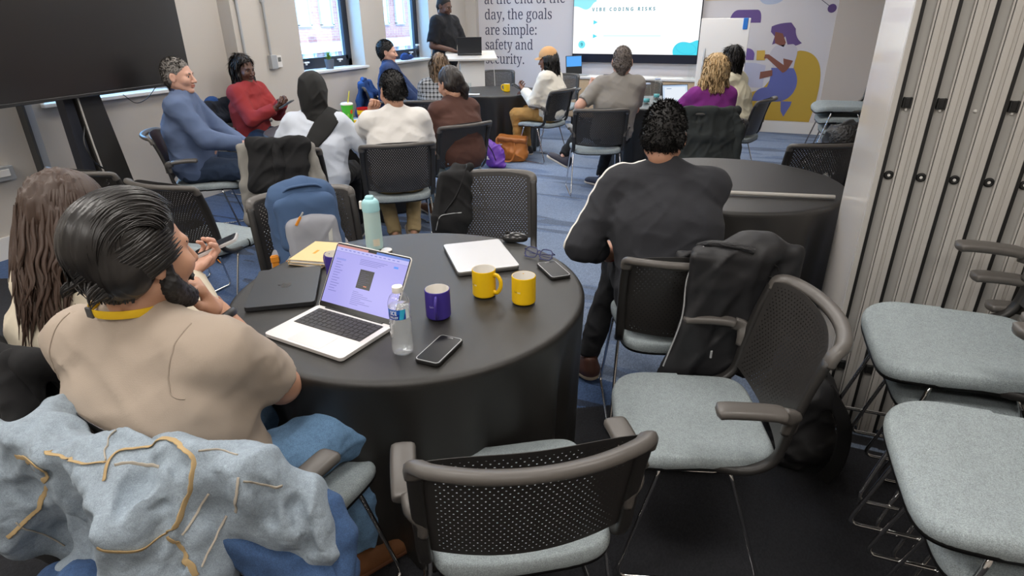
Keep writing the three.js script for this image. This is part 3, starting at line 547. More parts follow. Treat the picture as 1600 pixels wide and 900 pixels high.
function shortHair(o = {}) {   // smooth cap covered with short overlapping tufts brushed back and down
  const v = o.vol ?? 0.006, r = rng(o.seed ?? 1), y0 = o.front ?? 0.078, z0 = o.frontZ ?? -0.074, nape = o.nape ?? -0.06, L = o.len ?? 0.013, pos = [], nor = [];
  const cap = hairCap({ ears: true, ...o, noise: o.noise ?? hairNoise(0.0012, 3, 40, 40, 40), cell: 0.005 }), rx = 0.077 + v, ry = 0.096 + v * 1.1, rz = 0.1 + v;
  const P = cap.attributes.position, N = cap.attributes.normal, n = o.n ?? 2400;
  for (let i = 0; i < n; i++) {
    const k = Math.floor(r() * P.count); if (Math.abs(P.getX(k)) > 0.05 && P.getY(k) < 0.035 && P.getY(k) > -0.06 && P.getZ(k) < 0.04) continue; const p = V(P.getX(k), P.getY(k), P.getZ(k)), q = V(N.getX(k), N.getY(k), N.getZ(k));
    const flow = V((r() - 0.5) * (o.mess ?? 0.8) + (o.fx ?? 0), p.y > 0.06 ? -0.1 : -0.7, p.z < 0.05 ? 0.8 : 0.2).addScaledVector(q, (o.lift ?? 0.35) + 0.3 * r()); flow.addScaledVector(q, -0.0).normalize();
    const sd = V().crossVectors(flow, q).normalize().multiplyScalar((o.w ?? 0.0024) * (0.6 + 0.8 * r())), l = L * (0.6 + 0.8 * r()), tip = p.clone().addScaledVector(flow, l), up = q.clone().multiplyScalar(0.003), b = p.clone().addScaledVector(q, -0.003);
    const A = b.clone().add(sd), B = b.clone().sub(sd), C = b.clone().addScaledVector(q, 0.0065);
    for (const [a, d, e] of [[A, C, tip], [C, B, tip], [B, A, tip]]) { const m = V().crossVectors(d.clone().sub(a), e.clone().sub(a)).normalize(); for (const x of [a, d, e]) { pos.push(x.x, x.y, x.z); nor.push(m.x * 0.3 + q.x * 0.7, m.y * 0.3 + q.y * 0.7, m.z * 0.3 + q.z * 0.7); } }
  }
  const g = new THREE.BufferGeometry(); g.setAttribute('position', new THREE.Float32BufferAttribute(pos, 3)); g.setAttribute('normal', new THREE.Float32BufferAttribute(nor, 3)); return merge([cap, g]);
}

// ---------- people ----------
const skinMat = (r, g, b) => std({ color: lin(r, g, b), roughness: 0.55, vertexColors: true, bumpMap: null });
const hairMat = (r, g, b, rough = 0.65) => std({ color: lin(r, g, b), roughness: rough });
M.eyeWhite = std({ roughness: 0.25, vertexColors: true });
const SKIN = { pale: [0.60, 0.34, 0.25], tan: [0.42, 0.215, 0.135], olive: [0.50, 0.27, 0.175], brown: [0.19, 0.085, 0.05], dark: [0.10, 0.045, 0.028] };
const SK = {}; for (const k in SKIN) SK[k] = skinMat(...SKIN[k]);
const eyeGeo = (() => { const g = new THREE.SphereGeometry(0.0112, 20, 14).rotateX(-Math.PI / 2), p = g.attributes.position, c = []; for (let i = 0; i < p.count; i++) { const z = -p.getZ(i) / 0.0112; c.push(...(z > 0.9 ? [0.01, 0.01, 0.01] : z > 0.72 ? [0.06, 0.03, 0.015] : [0.5, 0.47, 0.44])); } g.setAttribute('color', new THREE.Float32BufferAttribute(c, 3)); return g; })();
const add = (a, b, t = 1) => [a[0] + b[0] * t, a[1] + b[1] * t, a[2] + b[2] * t], mid = (a, b, t = 0.5) => [a[0] + (b[0] - a[0]) * t, a[1] + (b[1] - a[1]) * t, a[2] + (b[2] - a[2]) * t], sub = (a, b) => [a[0] - b[0], a[1] - b[1], a[2] - b[2]], len = a => Math.hypot(...a), unit = a => { const l = len(a) || 1; return a.map(x => x / l); };
const crossA = (a, b) => [a[1] * b[2] - a[2] * b[1], a[2] * b[0] - a[0] * b[2], a[0] * b[1] - a[1] * b[0]], dot = (a, b) => a[0] * b[0] + a[1] * b[1] + a[2] * b[2];
function ik(S, W, l1, l2, pole) {   // elbow between shoulder and wrist, bent towards pole
  let d = sub(W, S), D = len(d); if (D > (l1 + l2) * 0.995) { W = add(S, d, (l1 + l2) * 0.995 / D); d = sub(W, S); D = len(d); }
  const u = unit(d), a = (l1 * l1 - l2 * l2 + D * D) / (2 * D), h = Math.sqrt(Math.max(0, l1 * l1 - a * a)); let p = sub(pole, u.map(x => x * dot(pole, u))); p = unit(p);
  return [add(add(S, u, a), p, h), W];
}
function basisFrom(dir, palm) { const z = unit(dir).map(x => -x), yy = unit(sub(palm.map(x => -x), z.map(q => q * dot(palm.map(x => -x), z)))), x = crossA(yy, z); return new THREE.Matrix4().makeBasis(V(...x), V(...yy), V(...z)); }
/* person(o): o.at [x,z], o.f facing, everything else in the person's own frame (looking along -z, x to the right)
   hip, lean, side, twist, head {yaw,pitch,roll,off}, L/R {w wrist, pole, hand, dir, palm}, LL/RL {k knee, a ankle, toe}, sw shoulder half width, bulk */
function person(o) {
  const g = thing('person', o.label, 'person', [o.at[0], 0, o.at[1]], yawOf(...o.f)), b = o.bulk ?? 1, sw = o.sw ?? 0.185, cell = o.cell ?? 0.013;
  const toLocal = w => { const c = Math.cos(-g.rotation.y), s = Math.sin(-g.rotation.y), x = w[0] - o.at[0], z = w[2] - o.at[1]; return [c * x + s * z, w[1], -s * x + c * z]; };
  const hip = o.hip ?? [0, 0.555, 0.02], lean = o.lean ?? 0.05, side = o.side ?? 0, tw = o.twist ?? 0, T = o.torso ?? 0.46;
  const up = unit([Math.sin(side), Math.cos(lean) * Math.cos(side), -Math.sin(lean)]), bend = o.bend ?? 0;   // bend: extra forward curl of the upper back
  const up2 = unit([up[0], up[1] * Math.cos(bend) , up[2] - Math.sin(bend)]);
  const chest = add(hip, up, T * 0.62), shc = add(chest, up2, T * 0.38), neck = add(shc, up2, 0.055), rt = [Math.cos(tw), 0, -Math.sin(tw)], fw = [-Math.sin(tw), 0, -Math.cos(tw)];
  const sL = add(shc, rt, -sw), sR = add(shc, rt, sw); if (o.shrugL) sL[1] += o.shrugL; if (o.shrugR) sR[1] += o.shrugR;
  const hd = o.head ?? {}, headC = add(add(neck, unit(add(up2, [0, 1, 0], 0.6)), 0.145), hd.off ?? [0, 0, 0]);
  const hip1 = [-0.088, hip[1], hip[2]], hip2 = [0.088, hip[1], hip[2]];
  const A = {}; for (const [k, S, s] of [['L', sL, -1], ['R', sR, 1]]) {
    const q = o[k] ?? {}; let W = q.world ? toLocal(q.world) : q.w ?? [s * 0.12, 0.62, -0.36]; const [E, w2] = ik(S, W, o.upper ?? 0.285, o.fore ?? 0.255, q.pole ?? [s * 0.55, -1, 0.35]); A[k] = { S, E, W: w2, s, q };
  }
  const LG = {}; for (const [k, h, s] of [['LL', hip1, -1], ['RL', hip2, 1]]) { const q = o[k] ?? {}; const K = q.k ?? [s * 0.12, 0.53, -0.40], An = q.a ?? [s * 0.12, 0.09, -0.36]; LG[k] = { h, K, An, toe: q.toe ?? [0, 0, -1] }; }
  const torso = (f, e, k = 0.05) => {
    const w = b * (o.waist ?? 1);
    for (const s of [-1, 1]) { const ha = [s * 0.075, hip[1] + 0.02, hip[2]], ch = add(chest, rt, s * 0.088), sh = add(shc, rt, s * (sw - 0.075)); f.cap(ha, ch, (0.108 * w + e), (0.104 * b + e), k); f.cap(ch, add(sh, up2, -0.04), 0.104 * b + e, 0.078 * b + e, k); f.cap(add(sh, up2, -0.012), add(neck, up2, 0.015), 0.052 + e, 0.044 + e * 0.6, k); }
    f.cap(add(hip, up, 0.02), chest, 0.116 * w + e, 0.112 * b + e, k); if (e > 0) f.cap(chest, mid(chest, shc, 0.6), 0.112 * b + e, 0.09 * b + e, k);
    if (e > 0) f.cap(mid(chest, shc, 0.6), add(neck, up2, 0.005), 0.085 * b + e, 0.056 + e * 0.7, k);
    f.cap(add(sL, rt, 0.03), add(sR, rt, -0.03), 0.058 * b + e, 0.058 * b + e, k);
    if (o.belly) f.ell(add(add(hip, up, 0.13), fw, 0.05), [0.13 * w, 0.13, 0.11 + o.belly], 0.06);
    if (o.bust) for (const s of [-1, 1]) f.ell(add(add(chest, rt, s * 0.075), fw, 0.08), [0.06 + e, 0.06 + e, 0.05 + e], 0.04);
  };
  const arm = (f, a, e, t0, t1, k = 0.03, er = 1) => {   // t: 0..1 upper arm, 1..2 forearm
    const ru = 0.053 * b, re = 0.043 * b, rw = 0.029 * Math.sqrt(b); const P = t => t < 1 ? mid(a.S, a.E, t) : mid(a.E, a.W, t - 1), Rr = t => t < 1 ? ru + (re - ru) * t : re + (rw - re) * (t - 1);
    if (t0 < 1) f.cap(P(t0), P(Math.min(1, t1)), Rr(t0) + e, Rr(Math.min(1, t1)) + e * er, k); if (t1 > 1) f.cap(P(Math.max(1, t0)), P(t1), Rr(Math.max(1, t0)) + e, Rr(t1) + e * er, k);
    return { p: P(t1), d: unit(t1 <= 1 ? sub(a.E, a.S) : sub(a.W, a.E)) };
  };
  const leg = (f, l, e, k = 0.04) => { f.cap(l.h, l.K, 0.088 * b + e, 0.06 * b + e, k).cap(l.K, l.An, 0.056 * b + e, 0.038 + e, k); };
  // the body, one surface, with head and hands merged into it
  const f = new Field(o.bodyCell ?? 0.014); torso(f, -0.008); for (const k of ['L', 'R']) arm(f, A[k], 0, 0, 2); for (const k of ['LL', 'RL']) leg(f, LG[k], -0.012); f.cap([-0.07, hip[1], hip[2]], [0.07, hip[1], hip[2]], 0.1 * b, 0.1 * b, 0.04); f.cap(neck, add(headC, [0, -0.06, 0.02]), 0.054 * Math.sqrt(b), 0.05, 0.02);
  const HM = new THREE.Matrix4().makeRotationFromEuler(new THREE.Euler(hd.pitch ?? 0, hd.yaw ?? 0, hd.roll ?? 0, 'YXZ')).scale(V(1, 1, 1).multiplyScalar(hd.scale ?? 1)).setPosition(...headC);
  const pieces = [whiteColors(f.mesh()), headGeo().applyMatrix4(HM)];
  for (const k of ['L', 'R']) { const a = A[k], q = a.q; if (q.none) continue; const h = handGeo(q.hand ?? 'relax'); const dir = q.dir ?? sub(a.W, a.E), palm = q.palm ?? [0, -1, 0]; if (k === 'L') { h.scale(-1, 1, 1); const ix = h.index.array; for (let i = 0; i < ix.length; i += 3) { const t = ix[i]; ix[i] = ix[i + 1]; ix[i + 1] = t; } } const m = basisFrom(dir, palm); const hs = o.handScale ?? 1; m.scale(V(hs, hs, hs)); m.setPosition(...a.W); pieces.push(h.applyMatrix4(m)); }
  const body = part(g, 'body', merge(pieces), o.skin);
  if (o.eyes !== false) for (const s of [-1, 1]) { const e = new THREE.Mesh(eyeGeo, M.eyeWhite); e.name = 'eye'; e.applyMatrix4(new THREE.Matrix4().makeTranslation(s * 0.031, 0.001, -0.0762).premultiply(HM)); body.add(e); }
  if (o.brows) part(body, 'eyebrows', merge([-1, 1].map(s => sweep(spline([[s * 0.012, 0.018, -0.0925], [s * 0.03, 0.025, -0.0905], [s * 0.048, 0.018, -0.077]], 8), t => 0.003, t => 0.005 - 0.002 * t, 6))).applyMatrix4(HM), o.brows);
  // clothing
  const t = o.top; let topMesh;
  if (t) {
    const F = new Field(cell), e = t.e ?? 0.014; torso(F, e, 0.05); F.cap([-0.07, hip[1] + 0.03, hip[2]], [0.07, hip[1] + 0.03, hip[2]], 0.112 * b + e, 0.112 * b + e, 0.05); F.disp = folds(t.fold ?? 0.006, t.fs ?? 4.5, o.at[0] * 3, t.fy ?? 1.9);
    for (const k of ['L', 'R']) { const c = arm(F, A[k], e + (t.loose ?? 0.006), 0, t.sleeve ?? 2, 0.035, t.cuff ?? 1); }
    F.prim(new Field(1).cap(add(neck, up2, t.neckUp ?? 0.055), add(headC, [0, 0.1, 0]), t.neckR ?? 0.060, 0.075, 0).prims[0].d, [-1, 0, -1], [1, 2, 1], 0.008, true);
    const ends = ['L', 'R'].map(k => { const a = A[k], s = t.sleeve ?? 2; return s <= 1 ? [mid(a.S, a.E, s), unit(sub(a.E, a.S)), a] : [mid(a.E, a.W, s - 1), unit(sub(a.W, a.E)), a]; });
    for (const [p, d] of ends) F.prim((x, y, z) => { const X = x - p[0], Y = y - p[1], Z = z - p[2], h = X * d[0] + Y * d[1] + Z * d[2], r = Math.hypot(X - h * d[0], Y - h * d[1], Z - h * d[2]); return Math.max(-h, r - 0.085, h - 0.12); }, [p[0] - 0.2, p[1] - 0.2, p[2] - 0.2], [p[0] + 0.2, p[1] + 0.2, p[2] + 0.2], 0.004, true);
    F.cut([0, t.hem ?? hip[1] - 0.085, 0], [0, -1, 0]);
    topMesh = part(g, t.name ?? 'shirt', uvBox(F.mesh()), t.mat, t.label); o._top = F;
    if (t.collar) { const c = add(neck, up2, t.collarUp ?? 0.028), n = unit(add(up2, fw, 0.25)), q = new THREE.Quaternion().setFromUnitVectors(V(0, 0, 1), V(...n)); const r = t.neckR ?? 0.063; part(topMesh, 'collar', new THREE.TorusGeometry(r + 0.003, t.collarR ?? 0.007, 8, 36).scale(1, 1, t.collarH ?? 1).applyQuaternion(q).translate(...c), t.collarMat ?? t.mat); }
  }
  if (o.bottom) { const F = new Field(cell); for (const k of ['LL', 'RL']) leg(F, LG[k], o.bottom.e ?? 0.012); F.cap([-0.075, hip[1] - 0.005, hip[2]], [0.075, hip[1] - 0.005, hip[2]], 0.112 * b, 0.112 * b, 0.05); F.disp = folds(0.006, 6, 5 + o.at[1]); for (const k of ['LL', 'RL']) { const l = LG[k]; const p = mid(l.K, l.An, 0.97), d = unit(sub(l.An, l.K)); F.prim((x, y, z) => { const X = x - p[0], Y = y - p[1], Z = z - p[2], h = X * d[0] + Y * d[1] + Z * d[2], r = Math.hypot(X - h * d[0], Y - h * d[1], Z - h * d[2]); return Math.max(-h, r - 0.09); }, [p[0] - 0.2, p[1] - 0.2, p[2] - 0.2], [p[0] + 0.2, p[1] + 0.2, p[2] + 0.2], 0.004, true); } part(g, o.bottom.name ?? 'trousers', uvBox(F.mesh()), o.bottom.mat, o.bottom.label); }
  if (o.shoes) for (const k of ['LL', 'RL']) {
    const l = LG[k], F = new Field(0.007), d = unit(l.toe), hgt = 0.058; // local shoe along -z then turned
    F.cap([0, 0.035, 0.03], [0, 0.03, -0.13], 0.042, 0.036, 0.02).cap([0, 0.05, 0.03], [0, 0.085, 0.025], 0.043, 0.04, 0.03).cap([0, 0.045, -0.02], [0, 0.03, -0.16], 0.04, 0.028, 0.03).cut([0, 0.016, 0], [0, -1, 0]).cut([0, o.shoes.high ?? 0.115, 0.02], [0, 1, 0]);
    const S = new Field(0.007); S.cap([0, 0.02, 0.03], [0, 0.02, -0.15], 0.047, 0.041, 0.02).cut([0, 0, 0], [0, -1, 0]).cut([0, 0.027, 0], [0, 1, 0]);
    const m = new THREE.Matrix4().makeBasis(V(...unit(crossA([0, 1, 0], d.map(x => -x)))), V(0, 1, 0), V(...d.map(x => -x))); if (Math.abs(d[1]) > 0.01) { const z = V(...d.map(x => -x)), y = V(0, 1, 0).addScaledVector(z, -z.y).normalize(), x = y.clone().cross(z); m.makeBasis(x, y, z); }
    m.setPosition(...add(l.An, [0, -0.09, 0]));
    const s = part(g, 'shoe', F.mesh().applyMatrix4(m), o.shoes.mat); part(s, 'sole', S.mesh().applyMatrix4(m), o.shoes.sole ?? M.sole);
  }
  if (o.hair) part(g, o.hair.name ?? 'hair', o.hair.geo.applyMatrix4(HM), o.hair.mat, o.hair.label);
  return { g, A, headC, HM, neck, up2, rt, fw, chest, shc, hip, toLocal, topMesh, LG, sL, sR, topField: o._top };
}
M.sole = std({ color: lin(0.6, 0.55, 0.48), roughness: 0.8 }); M.blackShoe = std({ color: lin(0.02, 0.02, 0.025), roughness: 0.6 });
const jeansT = speckle([0.125, 0.235, 0.39], 0.55, 0.15, 81); M.jeans = std({ map: jeansT, roughness: 0.95, bumpMap: weave, bumpScale: 0.001 }); M.jeansDark = cloth('#26344a'); M.blackTrousers = cloth('#15161a'); M.khaki = cloth('#9c8862');
M.hairBlack = hairMat(0.010, 0.009, 0.009, 0.6); M.hairBrown = hairMat(0.045, 0.026, 0.018, 0.45); M.hairDark = hairMat(0.018, 0.013, 0.011, 0.45);
const bobHair = (drop, o = {}) => tufts(hairCap({ vol: 0.012, ...o, noise: hairNoise(o.amp ?? 0.0035, o.seed ?? 2, 55, 6, 40), extra: f => { for (const s of [-1, 1]) f.cap([s * 0.074, 0.03, 0.01], [s * (o.flare ?? 0.078), -drop, 0.0 + (o.sz ?? 0)], 0.026, 0.024, 0.03).cap([s * 0.07, 0.02, 0.05], [s * (o.flare ?? 0.078) * 0.9, -drop, 0.045], 0.03, 0.026, 0.03); f.cap([-0.03, 0.0, 0.09], [-0.035, -drop, 0.085], 0.04, 0.034, 0.03).cap([0.03, 0.0, 0.09], [0.035, -drop, 0.085], 0.04, 0.034, 0.03); } }), { n: o.n ?? 1600, len: o.tl ?? 0.06, w: 0.0014, seed: o.seed, lift: o.tlift ?? 0.02, skip: o.skip, flow: (p, r) => p.y > 0.06 ? V(p.x * 8 + (r() - 0.5) * 0.3, -0.4, p.z * 4) : V((r() - 0.5) * (o.wave ?? 0.25), -1, (r() - 0.5) * (o.wave ?? 0.25)) });
const P = {};
M.tanTee = cloth('#a89a8c'); M.creamKnit = cloth('#d8cdb8', { bumpScale: 0.002 }); M.blueKnit = cloth('#5c6c8c', { bumpScale: 0.002 }); M.redKnit = cloth('#8e2b2c'); M.whiteShirt = cloth('#cfd6e2'); M.whitePolo = cloth('#d9d6d2'); M.brownTop = cloth('#4f332b'); M.navyJacket = cloth('#27385e'); M.blackTee = cloth('#0f1017'); M.greyTee = cloth('#8f8a84'); M.purpleTop = cloth('#7c2a7e'); M.creamTop = cloth('#e6dfc4'); M.sweatDark = cloth('#2a2b30'); M.blackCloth = cloth('#131315'); M.whiteBand = cloth('#dedbd6'); M.strapBlack = cloth('#131313');
P.p1 = person({ at: [-1.20, -0.81], f: [0.03, -1], label: 'bearded man in a tan t-shirt and yellow lanyard with his hand at his chin', skin: SK.olive, cell: 0.008, bodyCell: 0.009, bulk: 1.05, sw: 0.195, hip: [0, 0.545, 0.02], torso: 0.40,
  side: -0.15, lean: -0.12, bend: 0.28, twist: 0.22, shrugL: -0.015, shrugR: -0.005, head: { yaw: -0.1, pitch: -0.05, roll: 0.04, off: [0.03, 0.004, -0.008], scale: 1.04 }, brows: M.hairBlack, top: { name: 't_shirt', mat: M.tanTee, sleeve: 0.72, e: 0.012, loose: 0.008, cuff: 1.5, fold: 0.0035, collar: true, neckUp: 0.055, neckR: 0.064, collarR: 0.0085, collarUp: 0.016, collarMat: cloth('#8f7f70'), hem: 0.50 }, bottom: { name: 'jeans', mat: M.jeans },
  R: { world: [-1.256, 0.93, -0.978], pole: [0.55, -1, -0.25], hand: 'chin', dir: [-0.1, 1, 0.35], palm: [-0.5, 0.1, 1] }, L: { w: [-0.05, 0.64, -0.33], pole: [-1, -0.7, 0.2] }, LL: { k: [-0.16, 0.53, -0.42], a: [-0.15, 0.09, -0.36] }, RL: { k: [0.19, 0.53, -0.36], a: [0.19, 0.10, -0.28], toe: [0.48, 0, -0.88] }, shoes: { mat: std({ color: lin(0.16, 0.062, 0.02), roughness: 0.75, bumpMap: fine, bumpScale: 0.001 }), sole: std({ color: lin(0.14, 0.055, 0.025), roughness: 0.7 }), high: 0.17 } });
P.p2 = person({ at: [-1.84, -0.945], f: [-0.02, -1], label: 'woman with long wavy brown hair and cream jumper at the left edge', skin: SK.pale, cell: 0.011, bulk: 0.93, sw: 0.165, hip: [0, 0.545, 0.02], torso: 0.355, lean: 0.12, bend: 0.2, head: { yaw: 0.25, pitch: -0.2 }, top: { name: 'jumper', mat: M.creamKnit, sleeve: 1.93, e: 0.02, fold: 0.005 }, bottom: { name: 'jeans', mat: cloth('#9db3c6') }, shoes: { mat: M.blackShoe },
  R: { world: [-1.70, 0.86, -1.24], pole: [1, -0.9, 0], hand: 'phone', dir: [0.3, 0.35, -0.8], palm: [0, 0.8, 0.5] }, L: { w: [-0.05, 0.68, -0.36] }, RL: { k: [0.10, 0.54, -0.5], a: [0.12, 0.09, -0.42] } });
P.p3 = person({ at: [-4.14, -3.37], f: [0.8, -0.6], label: 'grey-haired man in a blue-grey jumper sitting in profile by the large display', skin: SK.pale, brows: hairMat(0.15, 0.13, 0.11), bulk: 1.04, sw: 0.185, lean: -0.06, bend: 0.2, hip: [0, 0.565, 0.03], torso: 0.47, head: { yaw: -0.25, pitch: -0.03 }, top: { name: 'jumper', mat: M.blueKnit, sleeve: 1.95, e: 0.02, fold: 0.005, collar: true, collarR: 0.018, neckR: 0.06, collarMat: cloth('#27304c') }, bottom: { name: 'trousers', mat: M.jeansDark }, shoes: { mat: M.blackShoe }, belly: 0.03,
  R: { w: [0.16, 0.74, -0.38], hand: 'fist', palm: [-1, 0, 0], pole: [0.5, -1, 0.2] }, L: { w: [-0.10, 0.68, -0.36], hand: 'relax' }, hair: { geo: shortHair({ vol: 0.006, front: 0.07, seed: 4 }), mat: hairMat(0.20, 0.185, 0.17, 0.7) } });
P.p4 = person({ at: [-4.78, -4.60], torso: 0.42, f: [0.98, -0.1], label: 'smiling woman with a dark bob in a red jumper looking up from her phone', skin: SK.dark, brows: M.hairDark, sw: 0.165, bulk: 0.95, lean: 0.05, head: { yaw: -0.15, pitch: -0.12 }, top: { name: 'jumper', mat: M.redKnit, sleeve: 1.93, e: 0.02, fold: 0.005 }, bottom: { name: 'jeans', mat: M.jeansDark }, shoes: { mat: M.blackShoe }, bust: true,
  R: { w: [0.07, 0.84, -0.36], hand: 'phone', palm: [-0.4, 0.8, 0] }, L: { w: [-0.03, 0.88, -0.36], hand: 'grip', palm: [0.5, -0.6, 0] }, hair: { geo: bobHair(0.13, { seed: 7, front: 0.08, sz: -0.028, flare: 0.076 }), mat: M.hairDark } });
P.p5 = person({ at: [-2.96, -3.38], torso: 0.39, f: [-0.38, -0.925], label: 'woman in a black headscarf and pale blue shirt with a black strap across her back', skin: SK.tan, sw: 0.165, bulk: 0.93, lean: 0.1, bend: 0.15, hip: [0, 0.555, 0.0], head: { yaw: 0.1, pitch: -0.1 }, top: { name: 'shirt', mat: M.whiteShirt, sleeve: 1.85, e: 0.022, fold: 0.005 }, bottom: { name: 'trousers', mat: M.blackTrousers }, shoes: { mat: M.blackShoe },
  L: { w: [-0.34, 0.76, -0.34], pole: [-0.6, -1, 0.2] }, R: { w: [0.16, 0.77, -0.36], pole: [0.9, -0.8, 0.2] } });
P.p6 = person({ at: [-2.47, -3.66], torso: 0.40, f: [-0.62, -0.78], label: 'short-haired man in a white polo shirt sitting with his back turned', skin: SK.olive, sw: 0.18, bulk: 0.96, lean: 0.12, bend: 0.15, head: { yaw: 0.35, pitch: -0.25 }, top: { name: 'polo_shirt', mat: M.whitePolo, sleeve: 0.75, e: 0.014, loose: 0.012, fold: 0.005, collar: true, collarR: 0.012, neckR: 0.06, collarH: 1.6 }, bottom: { name: 'trousers', mat: M.khaki }, shoes: { mat: std({ color: lin(0.28, 0.23, 0.18), roughness: 0.8 }) },
  L: { w: [-0.14, 0.98, -0.28], pole: [-0.7, -1, 0], hand: 'fist', dir: [0.3, 1, 0], palm: [0.3, 0, 1] }, R: { w: [0.12, 0.74, -0.36] }, LL: { k: [-0.13, 0.53, -0.36], a: [-0.07, 0.10, -0.06], toe: [0.1, 0.5, -0.6] }, RL: { k: [0.13, 0.53, -0.36], a: [0.07, 0.10, -0.04], toe: [-0.1, 0.5, -0.6] }, hair: { geo: shortHair({ vol: 0.008, nape: -0.05, seed: 9 }), mat: M.hairBlack } });
P.p7 = person({ at: [-2.37, -4.44], torso: 0.39, f: [-0.86, -0.5], label: 'dark-haired woman in a brown long-sleeved top and pale jeans', skin: SK.olive, sw: 0.165, bulk: 0.92, lean: 0.22, bend: 0.2, head: { yaw: 0.15, pitch: -0.3 }, top: { name: 'top', mat: M.brownTop, sleeve: 1.93, e: 0.016, fold: 0.005, collar: true, collarR: 0.014, neckR: 0.056, collarH: 1.8 }, bottom: { name: 'jeans', mat: cloth('#7d97ab') }, shoes: { mat: std({ color: lin(0.12, 0.05, 0.02), roughness: 0.6 }) },
  L: { w: [-0.06, 0.80, -0.3], pole: [-0.8, -1, 0.3] }, R: { w: [0.1, 0.76, -0.34] }, hair: { geo: hairCap({ vol: 0.010, nape: -0.06, noise: hairNoise(0.0028, 12, 30, 12, 60), extra: f => f.cap([0.02, 0.03, 0.1], [0.07, -0.06, 0.09], 0.035, 0.035, 0.03).cap([0.07, -0.06, 0.09], [0.085, -0.17, 0.04], 0.035, 0.022, 0.02) }), mat: M.hairDark } });
P.p8 = person({ at: [-4.55, -6.72], f: [0.9, -0.43], label: 'dark-haired man in a navy zipped jacket sitting in profile by the window', skin: SK.pale, brows: M.hairBlack, sw: 0.18, bulk: 1.0, hip: [0, 0.575, 0.02], torso: 0.45, lean: 0.02, head: { yaw: -0.05, pitch: -0.05 }, top: { name: 'jacket', mat: M.navyJacket, sleeve: 1.95, e: 0.024, fold: 0.005, collar: true, collarR: 0.02, neckR: 0.06, collarH: 1.8, collarMat: cloth('#16181f') }, bottom: { name: 'trousers', mat: M.blackTrousers }, shoes: { mat: M.blackShoe },
  hair: { geo: shortHair({ vol: 0.015, front: 0.075, seed: 19 }), mat: M.hairBlack } });
P.p9 = person({ at: [-3.37, -5.9], torso: 0.385, f: [-0.44, -0.9], label: 'woman with long light brown hair and a black and white plaid shawl', skin: SK.pale, sw: 0.165, bulk: 0.95, lean: 0.05, bend: 0.1, head: { yaw: -0.1 }, top: { name: 'shawl', mat: null, sleeve: 1.6, e: 0.026, fold: 0.005 }, bottom: { name: 'trousers', mat: M.blackTrousers }, shoes: { mat: M.blackShoe },
  hair: { geo: bobHair(0.27, { seed: 21, flare: 0.09, cell: 0.007 }), mat: hairMat(0.23, 0.15, 0.09, 0.5) } });
P.p10 = person({ at: [-4.57, -8.16], f: [0.97, 0.12], label: 'presenter in a black t-shirt standing behind the lectern', skin: SK.dark, brows: M.hairBlack, sw: 0.20, bulk: 1.03, hip: [0, 1.02, 0], torso: 0.53, lean: 0.06, upper: 0.31, fore: 0.28, head: { yaw: 0.0, pitch: -0.3, scale: 1.05 }, top: { name: 't_shirt', mat: M.blackTee, sleeve: 0.85, e: 0.02, loose: 0.018, fold: 0.005, hem: 0.84, collar: true, collarR: 0.006 }, bottom: { name: 'trousers', mat: M.blackTrousers }, shoes: { mat: M.blackShoe },
  LL: { k: [-0.1, 0.53, -0.01], a: [-0.11, 0.09, 0.02] }, RL: { k: [0.1, 0.53, -0.01], a: [0.11, 0.09, 0.02] }, R: { w: [0.14, 1.19, -0.24], pole: [0.6, -1, 0.6], hand: 'relax' }, L: { w: [-0.18, 1.16, -0.36], pole: [-0.7, -1, 0.3] }, hair: { geo: hairCap({ vol: 0.002, front: 0.072, noise: () => 0 }), mat: hairMat(0.012, 0.01, 0.009, 0.85) } });
P.p11 = person({ at: [-2.54, -7.05], torso: 0.40, f: [-0.95, -0.05], label: 'woman in a beige cap and white jumper looking at her phone', skin: SK.brown, sw: 0.165, bulk: 0.95, lean: -0.02, bend: 0.25, head: { yaw: 0.0, pitch: -0.12 }, top: { name: 'jumper', mat: cloth('#e4dfd3', { bumpScale: 0.002 }), sleeve: 1.93, e: 0.024, fold: 0.005 }, bottom: { name: 'trousers', mat: cloth('#a98047') }, shoes: { mat: M.blackShoe },
  L: { w: [-0.05, 0.80, -0.32], hand: 'phone', palm: [0.3, 0.8, 0] }, R: { w: [0.08, 0.76, -0.30] }, hair: { geo: bobHair(0.25, { seed: 31, cell: 0.006, vol: 0.006, skip: (x, y) => y > 0.0 }), mat: M.hairBlack } });
P.p12 = person({ at: [-1.49, -5.88], f: [-0.42, -0.9], label: 'man with cropped grey hair in a grey t-shirt resting one elbow on his chair', skin: SK.pale, sw: 0.175, bulk: 0.98, lean: 0.0, side: 0.12, bend: 0.12, hip: [0, 0.565, 0.03], torso: 0.46, head: { yaw: -0.2, pitch: 0.0, scale: 1.1 }, top: { name: 't_shirt', mat: M.greyTee, sleeve: 0.8, e: 0.014, loose: 0.012, fold: 0.005, collar: true, collarR: 0.009 }, bottom: { name: 'trousers', mat: M.blackTrousers }, shoes: { mat: std({ color: lin(0.03, 0.03, 0.05), roughness: 0.6 }) },
  L: { world: [-1.72, 0.98, -5.88], pole: [-1, -0.9, 0.35], hand: 'fist', dir: [0.2, 1, -0.2], palm: [1, 0, 0] }, R: { w: [0.14, 0.74, -0.36] }, LL: { k: [-0.22, 0.56, -0.36], a: [-0.44, 0.30, -0.22], toe: [-0.9, 0.45, -0.25] }, RL: { k: [0.1, 0.53, -0.40], a: [-0.05, 0.09, -0.18], toe: [-0.7, 0, -0.7] }, hair: { geo: shortHair({ vol: 0.002, front: 0.062, frontZ: -0.06, seed: 3, n: 1400, len: 0.009, w: 0.0025, lift: 0.2 }), mat: hairMat(0.15, 0.125, 0.11, 0.8) } });
